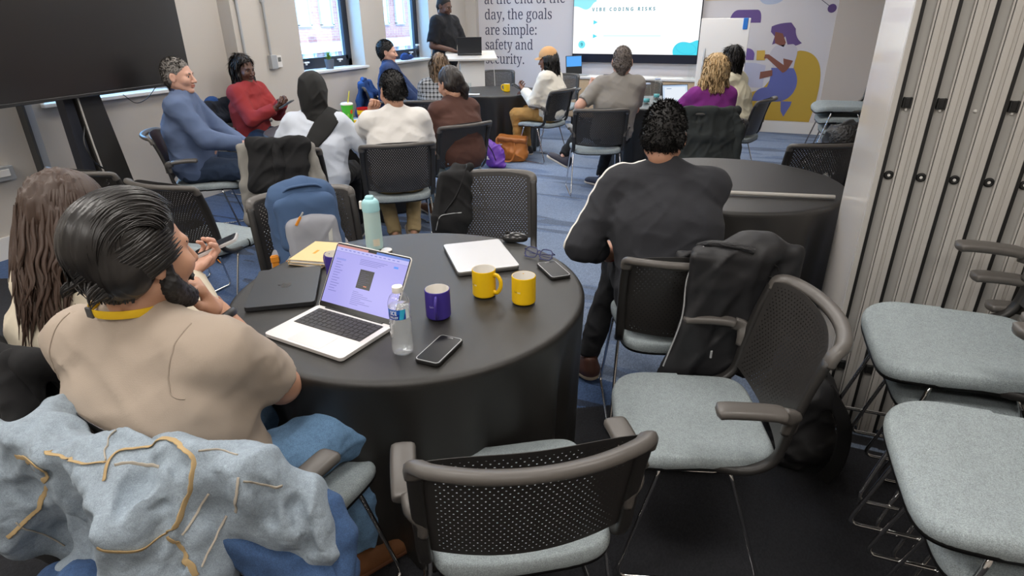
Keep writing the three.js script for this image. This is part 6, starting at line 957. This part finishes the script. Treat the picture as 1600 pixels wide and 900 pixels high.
  // pile of coats and a clear bag by the far stack
  const c = thing('coat_pile', 'heap of black coats on the chair behind the empty table', 'coat', [0.42, 0, -5.05], 0); const q = new Field(0.014); q.ell([0, 0.55, 0], [0.22, 0.16, 0.18], 0.05).ell([0.06, 0.75, -0.1], [0.14, 0.13, 0.13], 0.05).ell([0.0, 0.3, 0.0], [0.2, 0.32, 0.16], 0.06); q.disp = folds(0.025, 3.9, 2); q.cut([0, 0, 0], [0, -1, 0]); part(c, 'coats', uvBox(q.mesh()), M.coatBlack); part(c, 'fur_hood', (() => { const w = new Field(0.008); w.ell([0.05, 0.78, 0.02], [0.11, 0.1, 0.1], 0.03); w.disp = hairNoise(0.008, 2, 60, 60, 60); return w.mesh(); })(), M.hairBlack);
  const pb = solo('plastic_bag', 'crumpled clear plastic bag beside the black chair back', 'bag', (() => { const w = new Field(0.012); w.ell([0, 0.12, 0], [0.11, 0.16, 0.1], 0.04).cap([0, 0.2, 0], [-0.03, 0.36, 0], 0.06, 0.02, 0.05); w.disp = folds(0.02, 5.5, 6); w.cut([0, 0, 0], [0, -1, 0]); return w.mesh(); })(), phys({ color: lin(0.85, 0.87, 0.88), roughness: 0.12, transmission: 0.75, thickness: 0 }), [0.30, 0.47, -4.62]);
}
const JACKET_GROOVES = [
  [0.016,[[0.22,0.905,0.332],[0.211,0.886,0.365],[0.207,0.866,0.404],[0.217,0.852,0.442]]],
  [0.01,[[0.228,0.906,0.326],[0.251,0.884,0.344],[0.256,0.844,0.364]]],
  [0.018,[[0.29,0.886,0.314],[0.317,0.852,0.328],[0.313,0.788,0.326],[0.316,0.738,0.331]]],
  [0.011,[[-0.04,0.836,0.425],[-0.045,0.77,0.423],[-0.165,0.588,0.383],[-0.17,0.535,0.38]]],
  [0.018,[[-0.176,0.744,0.433],[-0.151,0.73,0.415],[-0.134,0.717,0.408]]],
  [0.009,[[0.411,0.769,0.243],[0.438,0.733,0.253],[0.439,0.672,0.249]]],
  [0.009,[[0.034,0.872,0.407],[0.07,0.831,0.424],[-0.013,0.685,0.398]]],
  [0.008,[[0.245,0.84,0.415],[0.248,0.828,0.384],[0.264,0.837,0.361]]],
  [0.008,[[0.364,0.854,0.283],[0.382,0.813,0.28],[0.381,0.755,0.285]]],
  [0.008,[[-0.069,0.865,0.316],[0.07,0.901,0.35],[0.135,0.903,0.344]]],
  [0.007,[[0.064,0.845,0.232],[0.184,0.858,0.22]]],
];

const JACKET_SEAMS = [
  [0.005,[[-0.195,0.635,0.462],[-0.158,0.678,0.422],[-0.139,0.715,0.396],[-0.051,0.813,0.414],[-0.055,0.852,0.427],[-0.155,0.817,0.409]]],
  [0.004,[[-0.181,0.665,0.444],[-0.186,0.607,0.416],[-0.187,0.536,0.383]]],
  [0.005,[[-0.114,0.82,0.411],[-0.025,0.864,0.404],[0.062,0.877,0.405],[0.13,0.891,0.392]]],
  [0.004,[[0.127,0.89,0.389],[0.071,0.885,0.349],[0.074,0.901,0.331]]],
  [0.006,[[0.147,0.869,0.412],[0.13,0.893,0.376],[0.146,0.896,0.353],[0.196,0.907,0.314],[0.24,0.905,0.316],[0.271,0.891,0.321],[0.28,0.849,0.345],[0.275,0.798,0.385],[0.255,0.781,0.421],[0.235,0.788,0.461],[0.206,0.805,0.482]]],
  [0.0045,[[0.15,0.887,0.389],[0.173,0.879,0.365],[0.211,0.875,0.35]]],
  [0.006,[[0.263,0.777,0.4],[0.276,0.737,0.391],[0.297,0.691,0.394]]],
  [0.004,[[0.349,0.863,0.301],[0.349,0.829,0.313],[0.328,0.778,0.308]]],
  [0.004,[[0.355,0.853,0.298],[0.363,0.83,0.273],[0.391,0.814,0.249]]],
  [0.003,[[0.27,0.901,0.31],[0.289,0.887,0.28],[0.323,0.881,0.273]]],
  [0.003,[[0.294,0.827,0.327],[0.278,0.789,0.352],[0.274,0.769,0.382]]],
  [0.003,[[0.309,0.767,0.314],[0.301,0.728,0.352],[0.301,0.7,0.381]]],
];

// ---------- hair, headwear and things worn or held ----------
{ // bearded man
  const p = P.p1, v = 0.017, L = [], r = rng(77);
  L.push(hairCap({ vol: v, front: 0.085, frontZ: -0.078, nape: -0.048, cell: 0.004, noise: hairNoise(0.002, 5, 70, 8, 8) }));
  const rx = 0.077 + v, ry = 0.097 + v * 1.1, rz = 0.101 + v;
  for (let i = 0; i < 230; i++) {   // swept back over the crown
    const x0 = (r() * 2 - 1) * 0.95, lift = 0.001 + 0.004 * r(), a0 = -0.95 + 0.5 * r(), a1 = a0 + 1.1 + 1.5 * r(), pts = [], drift = (r() - 0.5) * 0.35;
    for (let k = 0; k <= 5; k++) { const t = k / 5, th = a0 + (Math.min(a1, 2.05) - a0) * t, x = Math.max(-0.98, Math.min(0.98, x0 * (1 - 0.15 * t) + drift * t * t)), q = Math.sqrt(1 - x * x * 0.97); pts.push([x * (rx + lift), 0.031 + (ry + lift) * q * Math.cos(th), 0.017 + (rz + lift) * q * Math.sin(th)]); }
    L.push(sweep(spline(pts, 12), t => 0.0042 * Math.min(1, 4 * t + 0.2, 3.5 * (1 - t) + 0.15), t => 0.0022 * Math.min(1, 4 * t + 0.2, 3 * (1 - t) + 0.1), 6, V(0, 1, 0)));
  }
  for (let i = 0; i < 170; i++) {   // sides brushed back and down behind the ears
    const s = i % 2 ? 1 : -1, y = 0.1 - 0.10 * r(), z = -0.05 + 0.09 * r(), pts = [], lift = 0.002 + 0.004 * r();
    for (let k = 0; k <= 5; k++) { const t = k / 5, zz = z + 0.13 * t, yy = Math.max(y - 0.04 * t - 0.03 * t * t, -0.05 - 0.012 * r()); let q = 1 - ((yy - 0.02) / (ry)) ** 2 - ((zz - 0.017) / rz) ** 2; q = Math.sqrt(Math.max(0.02, q)); if (yy < -0.03) q = Math.max(q, 0.5 - (yy + 0.03) * 1.5); pts.push([s * (rx + lift) * Math.min(1, q), yy, Math.min(zz, rz + 0.02)]); }
    L.push(sweep(spline(pts, 11), t => 0.004 * Math.min(1, 4 * t + 0.2, 3.5 * (1 - t) + 0.15), t => 0.0022 * Math.min(1, 4 * t + 0.2, 3 * (1 - t) + 0.1), 6, V(1, 0, 0)));
  }
  for (let i = 0; i < 60; i++) { const a = (i / 59 - 0.5) * 2.2, pts = [[Math.sin(a) * 0.085, -0.03, 0.03 + Math.cos(a) * 0.085], [Math.sin(a) * 0.083, -0.045, 0.03 + Math.cos(a) * 0.08], [Math.sin(a + 0.15 * (r() - 0.5)) * 0.072, -0.064 - 0.008 * r(), 0.035 + Math.cos(a) * 0.068]]; L.push(lock(pts, 0.006, 0.003)); }
  part(p.g, 'hair', merge(L).applyMatrix4(p.HM), hairMat(0.011, 0.0095, 0.009, 0.36));
  const B = new Field(0.0042); for (const s of [-1, 1]) B.cap([s * 0.074, 0.005, -0.012], [s * 0.067, -0.055, -0.012], 0.009, 0.016, 0.01).cap([s * 0.067, -0.055, -0.012], [s * 0.024, -0.108, -0.066], 0.02, 0.023, 0.02).cap([s * 0.055, -0.07, -0.02], [s * 0.03, -0.115, -0.03], 0.018, 0.016, 0.02).cap([0, -0.05, -0.098], [s * 0.03, -0.068, -0.082], 0.006, 0.007, 0.006); B.ell([0, -0.112, -0.07], [0.032, 0.024, 0.026], 0.02); B.disp = hairNoise(0.0025, 8, 90, 90, 90);
  part(p.g, 'beard', B.mesh().applyMatrix4(p.HM), M.hairBlack);
  // lanyard round the neck
  const c = add(p.neck, p.up2, 0.040), ring = []; for (let k = 0; k <= 40; k++) { const a = k / 40 * TAU; ring.push([c[0] + Math.sin(a) * 0.073, c[1] + 0.002 + 0.012 * Math.cos(a), c[2] + 0.020 + Math.cos(a) * 0.078]); }
  const ly = part(p.g, 'lanyard', sweep(ring, () => 0.0014, () => 0.011, 6, V(0, 1, 0)), std({ color: lin(0.80, 0.50, 0.01), roughness: 0.6 })); const q = ring[39]; part(ly, 'clasp', rbox(0.020, 0.025, 0.007, 0.003, q[0] - 0.005, q[1], q[2] + 0.002), std({ color: lin(0.08, 0.08, 0.08), roughness: 0.5 }));
  const w = p.A.R, d = unit(sub(w.W, w.E)), m = new THREE.Quaternion().setFromUnitVectors(V(0, 0, 1), V(...d)); const wp = mid(w.E, w.W, 0.9); const wa = part(p.g, 'watch', new THREE.TorusGeometry(0.031, 0.007, 8, 28).scale(1, 1, 1.6).applyQuaternion(m).translate(...wp), M.blackMetal); part(wa, 'dial', rbox(0.03, 0.03, 0.012, 0.004, wp[0] + 0.02, wp[1], wp[2] + 0.026), M.bezel);
  // seams of the t-shirt sleeves
  for (const k of ['L', 'R']) { const a = p.A[k], s = a.s, ringS = []; for (let i = 0; i <= 16; i++) { const an = -0.75 + i / 16 * 2.1; const q0 = add(a.S, p.rt, -s * 0.035); ringS.push(p.topField.snap([q0[0] + 0.0, q0[1] - 0.02 + Math.sin(an) * 0.09, q0[2] + Math.cos(an) * 0.1], 0.0004)); } part(p.topMesh, 'sleeve_seam', tube(ringS, 0.0016, 50, 5), M.tanTee); }
}
{ // woman with long brown hair
  const p = P.p2, r = rng(31), L = [bobHair(0.26, { n: 1, seed: 61, flare: 0.105, cell: 0.006, vol: 0.016, amp: 0.006 })];
  for (let i = 0; i < 260; i++) { const a = (r() - 0.5) * 3.9, R = 0.092 + 0.02 * r(), x = Math.sin(a) * R, z = 0.02 + Math.cos(a) * (R + 0.012), y0 = 0.06 - 0.08 * r(), drop = 0.16 + 0.22 * r(), pts = [], ph = r() * 6, am = 0.006 + 0.009 * r(); for (let k = 0; k <= 7; k++) { const t = k / 7, w = Math.sin(ph + t * 11) * am * t; pts.push([x * (1 + 0.25 * t * (1 - 0.4 * t)) + w * Math.cos(a), y0 - drop * t, z * (1 + 0.2 * t) + 0.015 * t - w * Math.sin(a)]); } L.push(sweep(spline(pts, 16), t => 0.007 * Math.min(1, 3 * t + 0.3, 2.5 * (1 - t) + 0.15), t => 0.004 * Math.min(1, 3 * t + 0.3, 2 * (1 - t) + 0.1), 6)); }
  for (let i = 0; i < 90; i++) { const a = (r() - 0.5) * 4.4, pts = []; for (let k = 0; k <= 4; k++) { const t = k / 4, th = 0.12 + t * 1.45; pts.push([Math.sin(a) * 0.096 * Math.sin(th), 0.031 + 0.117 * Math.cos(th), 0.017 + Math.cos(a) * 0.12 * Math.sin(th)]); } L.push(sweep(spline(pts, 9), t => 0.006 * Math.min(1, 3 * t + 0.3, 2.5 * (1 - t) + 0.2), () => 0.0025, 6)); }
  part(p.g, 'hair', merge(L).applyMatrix4(p.HM), hairMat(0.050, 0.028, 0.019, 0.5));
}
{ // headscarf with its tail across the back
  const p = P.p5, f = new Field(0.006); f.ell([0, 0.035, 0.012], [0.094, 0.115, 0.118], 0.02).ell([0, -0.03, 0.035], [0.088, 0.1, 0.1], 0.04).cap([0, -0.1, 0.02], [0.01, -0.17, 0.03], 0.078, 0.085, 0.05).cap([0.02, -0.15, 0.05], [0.07, -0.19, 0.07], 0.06, 0.045, 0.04);
  f.ell([0, -0.01, -0.125], [0.058, 0.085, 0.05], 0.01, null, true); f.disp = folds(0.006, 5.0, 4, 0.6);
  part(p.g, 'headscarf', f.mesh().applyMatrix4(p.HM), cloth('#121212', { roughness: 0.8 }));
  const back = (x, y) => { let z = 0.4; for (; z > -0.1; z -= 0.003) if (p.topField.at(x, y, z) < 0.004) break; return z; };
  const pts = []; for (let k = 0; k <= 22; k++) { const t = k / 22, x = 0.135 - 0.30 * t, y = 1.0 - 0.40 * t; pts.push(V(x, y, back(x, y) + 0.002)); } pts.unshift(V(0.15, 1.03, pts[0].z - 0.07));
  part(p.g, 'scarf_tail', sweep(pts, t => 0.058 + 0.01 * Math.sin(t * 9), () => 0.009, 12, V(0, 0, 1)), cloth('#121212', { roughness: 0.8 }));
}
{ // cap and hair clip
  const p = P.p11, capM = cloth('#c79a6b'); const dome = new THREE.SphereGeometry(1, 32, 14, 0, TAU, 0, Math.PI * 0.52).scale(0.094, 0.105, 0.113).translate(0, 0.045, 0.012); const c = part(p.g, 'cap', dome.applyMatrix4(p.HM), capM);
  part(c, 'brim', slab((u, v) => { const a = (u - 0.5) * 2.3, R = 0.1 + v * 0.07; return [Math.sin(a) * 0.088 * (1 - 0.12 * v), 0.05 - 0.022 * v - 0.02 * Math.abs(Math.sin(a)) , 0.012 - 0.09 - Math.cos(a) * v * 0.085 + (1 - Math.cos(a)) * 0.075]; }, 16, 6, 0.005).applyMatrix4(p.HM), capM); part(c, 'strap_gap', new THREE.SphereGeometry(0.03, 16, 10).scale(1, 0.7, 0.4).translate(0, 0.045, 0.118).applyMatrix4(p.HM), M.hairBlack);
}
{ // white stripe down the sleeve of the hunched man
  const p = P.p15, a = p.A.L, S = p.topField; const pts = [add(add(p.neck, p.rt, -0.07), [0, 0.03, -0.01]), add(mid(add(p.neck, p.rt, -0.07), a.S, 0.6), [0, 0.06, 0]), add(a.S, [-0.035, 0.06, 0.0]), add(mid(a.S, a.E, 0.35), [-0.075, 0.03, 0.0]), add(mid(a.S, a.E, 0.7), [-0.08, 0.01, 0.02]), add(a.E, [-0.08, 0.0, 0.03]), add(mid(a.E, a.W, 0.3), [-0.075, 0.0, 0.01]), add(mid(a.E, a.W, 0.75), [-0.06, 0.0, 0.0])];
  part(p.topMesh, 'sleeve_stripe', sweep(spline(pts, 60).map(q => V(...S.snap(q.toArray(), 0.0015))), () => 0.009, () => 0.0018, 6, V(0, 1, 0)), M.whiteBand, 'white sleeve stripe');
  const w = mid(a.E, a.W, 0.97), d = unit(sub(a.W, a.E)), m = new THREE.Quaternion().setFromUnitVectors(V(0, 0, 1), V(...d)); part(p.g, 'bracelet', new THREE.TorusGeometry(0.029, 0.0035, 8, 28).applyQuaternion(m).translate(...w), std({ color: lin(0.5, 0.03, 0.03), roughness: 0.5 }));
}
function held(p, k, label, off, turn, tilt, col) { const w = V(...add(p.A[k].W, off)).applyEuler(new THREE.Euler(0, p.g.rotation.y, 0)).add(p.g.position); return phoneThing(w.x, w.y, w.z, p.g.rotation.y + turn, label, col, tilt); }
held(P.p2, 'R', 'smartphone in a pale case held by the long-haired woman', [0.03, 0.055, -0.115], -0.9, 0.35, 0.5);
held(P.p4, 'R', 'smartphone held by the woman in the red jumper', [-0.02, 0.03, -0.11], 0.2, 0.5, 0.08);
held(P.p11, 'L', 'smartphone held by the woman in the cap', [0.02, 0.03, -0.10], 0, 0.5, 0.03);
{ const n = thing('notepad', 'open white notepad on the lap of the long-haired woman', 'notebook', [-1.79, 0.635, -1.33], 0.35); part(n, 'pages', rbox(0.16, 0.008, 0.12, 0.002, 0, 0.006, 0), M.paper); part(n, 'cover', rbox(0.17, 0.003, 0.13, 0.001, 0, 0.0, 0), M.blackMetal); }

// ---------- denim jacket turned inside out over the foreground chair ----------
const denimT = speckle([0.27, 0.325, 0.38], 0.5, 0.12, 61), denimD = speckle([0.04, 0.085, 0.19], 0.6, 0.12, 71);
const jacketField = new Field(0.0075);
{
  const f = jacketField;
  f.chain([[-0.27, 0.795, 0.27], [-0.20, 0.822, 0.305], [-0.10, 0.838, 0.34], [0.05, 0.846, 0.35], [0.2, 0.845, 0.31], [0.28, 0.83, 0.275]], [0.034, 0.032, 0.03, 0.03, 0.031, 0.03], 0.05);
  f.box([-0.02, 0.66, 0.375], [0.25, 0.21, 0.024], 0.022, 0.05, [0.10, 0, 0]).box([0, 0.735, 0.225], [0.22, 0.085, 0.016], 0.015, 0.05, [0.28, 0, 0]);
  f.chain([[-0.18, 0.80, 0.35], [-0.235, 0.70, 0.41], [-0.25, 0.58, 0.42]], [0.04, 0.06, 0.055], 0.05);       // left sleeve hole
  f.chain([[0.12, 0.865, 0.35], [0.18, 0.79, 0.405], [0.20, 0.68, 0.425]], [0.045, 0.07, 0.066], 0.035);     // sleeve pulled through
  f.ell([0.13, 0.775, 0.475], [0.026, 0.085, 0.035], 0.025, [0.1, 0.2, -0.6], true); f.ell([-0.16, 0.70, 0.475], [0.03, 0.07, 0.03], 0.03, [0, 0, 0.4], true); f.ell([0.275, 0.76, 0.40], [0.018, 0.12, 0.03], 0.03, [0, 0, 0.15], true); f.ell([0.02, 0.70, 0.43], [0.018, 0.16, 0.03], 0.04, [0, 0, 0.25], true); f.ell([-0.06, 0.66, 0.43], [0.015, 0.15, 0.025], 0.04, [0, 0, 0.35], true);
  f.chain([[0.24, 0.86, 0.30], [0.335, 0.81, 0.26], [0.375, 0.725, 0.225], [0.41, 0.65, 0.20]], [0.04, 0.05, 0.06, 0.066], 0.05);
  f.chain([[0.25, 0.73, 0.33], [0.26, 0.61, 0.35]], [0.055, 0.05], 0.06).ell([0.02, 0.50, 0.42], [0.2, 0.08, 0.04], 0.05);
  const fd = folds(0.012, 4.2, 3, 0.8), fd2 = folds(0.0025, 5.0, 9, 1); f.disp = (x, y, z) => fd(x, y, z) + fd2(x, y, z);
  for (const [r, q] of JACKET_GROOVES) for (let i = 0; i < q.length - 1; i++) f.cap(q[i], q[i + 1], r * (i ? 1 : 0.55), r * (i + 2 < q.length ? 1 : 0.5), r * 1.6, true);
  const o = onChair(CH.c1, 'denim_jacket', 'pale blue denim jacket turned inside out over the foreground chair', 'jacket');
  const wr = tex(512, 512, (u, v) => { const a = Math.abs(L16(u, v) - 0.5 + 0.25 * (L32(u, v) - 0.5)), b = Math.abs(L32(u + 0.3, v * 1 + 0.1) - 0.5); return 0.55 * Math.min(1, a * 3.2) + 0.25 * Math.min(1, b * 2.6) + 0.14 * L64(u, v) + 0.06 * L256(u, v); }, [0.5, 0.5], false);
  M.denim = std({ map: denimT, roughness: 0.95, bumpMap: wr, bumpScale: 0.0022 }); M.stitch = std({ color: lin(0.40, 0.36, 0.30), roughness: 0.9 }); M.denimDark = std({ map: denimD, roughness: 0.95, bumpMap: weave, bumpScale: 0.001 }); M.thread = std({ color: lin(0.42, 0.30, 0.15), roughness: 0.9, bumpMap: fine, bumpScale: 0.002 });
  const body = part(o, 'inside_body', uvBox(f.mesh()), M.denim);
  const d = new Field(0.009); d.chain([[0.27, 0.70, 0.29], [0.36, 0.61, 0.25], [0.45, 0.575, 0.215]], [0.055, 0.055, 0.05], 0.04).chain([[0.24, 0.60, 0.38], [0.25, 0.5, 0.38]], [0.05, 0.05], 0.03).chain([[-0.12, 0.5, 0.44], [0.0, 0.56, 0.445], [0.06, 0.5, 0.45]], [0.05, 0.045, 0.05], 0.04); d.disp = folds(0.009, 4.4, 1); part(o, 'outside_denim', uvBox(d.mesh()), M.denimDark, 'dark blue outer denim');
  const cuff = new Field(0.006); cuff.chain([[0.375, 0.745, 0.175], [0.425, 0.715, 0.175], [0.465, 0.665, 0.19], [0.482, 0.60, 0.22]], [0.020, 0.024, 0.026, 0.024], 0.02); cuff.disp = folds(0.004, 5.5, 1); part(o, 'cuff', uvBox(cuff.mesh()), M.denimDark);
  part(o, 'button', merge([cyl(0.007, 0.007, 0.004, 0, 0, 0, 14).rotateX(1.2).translate(0.262, 0.53, 0.432), cyl(0.006, 0.006, 0.004, 0, 0, 0, 14).rotateX(1.2).translate(0.34, 0.60, 0.305)]), M.silver);
  for (const pts of JACKET_SEAMS) { const sp = spline(pts[1], Math.max(24, pts[1].length * 10)).map(q => V(...f.snap(q.toArray(), 0.0002))); const thick = pts[0] > 0.0045; part(body, thick ? 'overlocked_seam' : 'seam', sweep(sp, t => pts[0] * (thick ? 1.25 : 0.95) * (1 + 0.12 * Math.sin(t * 160)), () => 0.0016, 8, V(0, 0, 1)), thick ? M.thread : M.stitch); }
}

renderer.render(scene, camera);
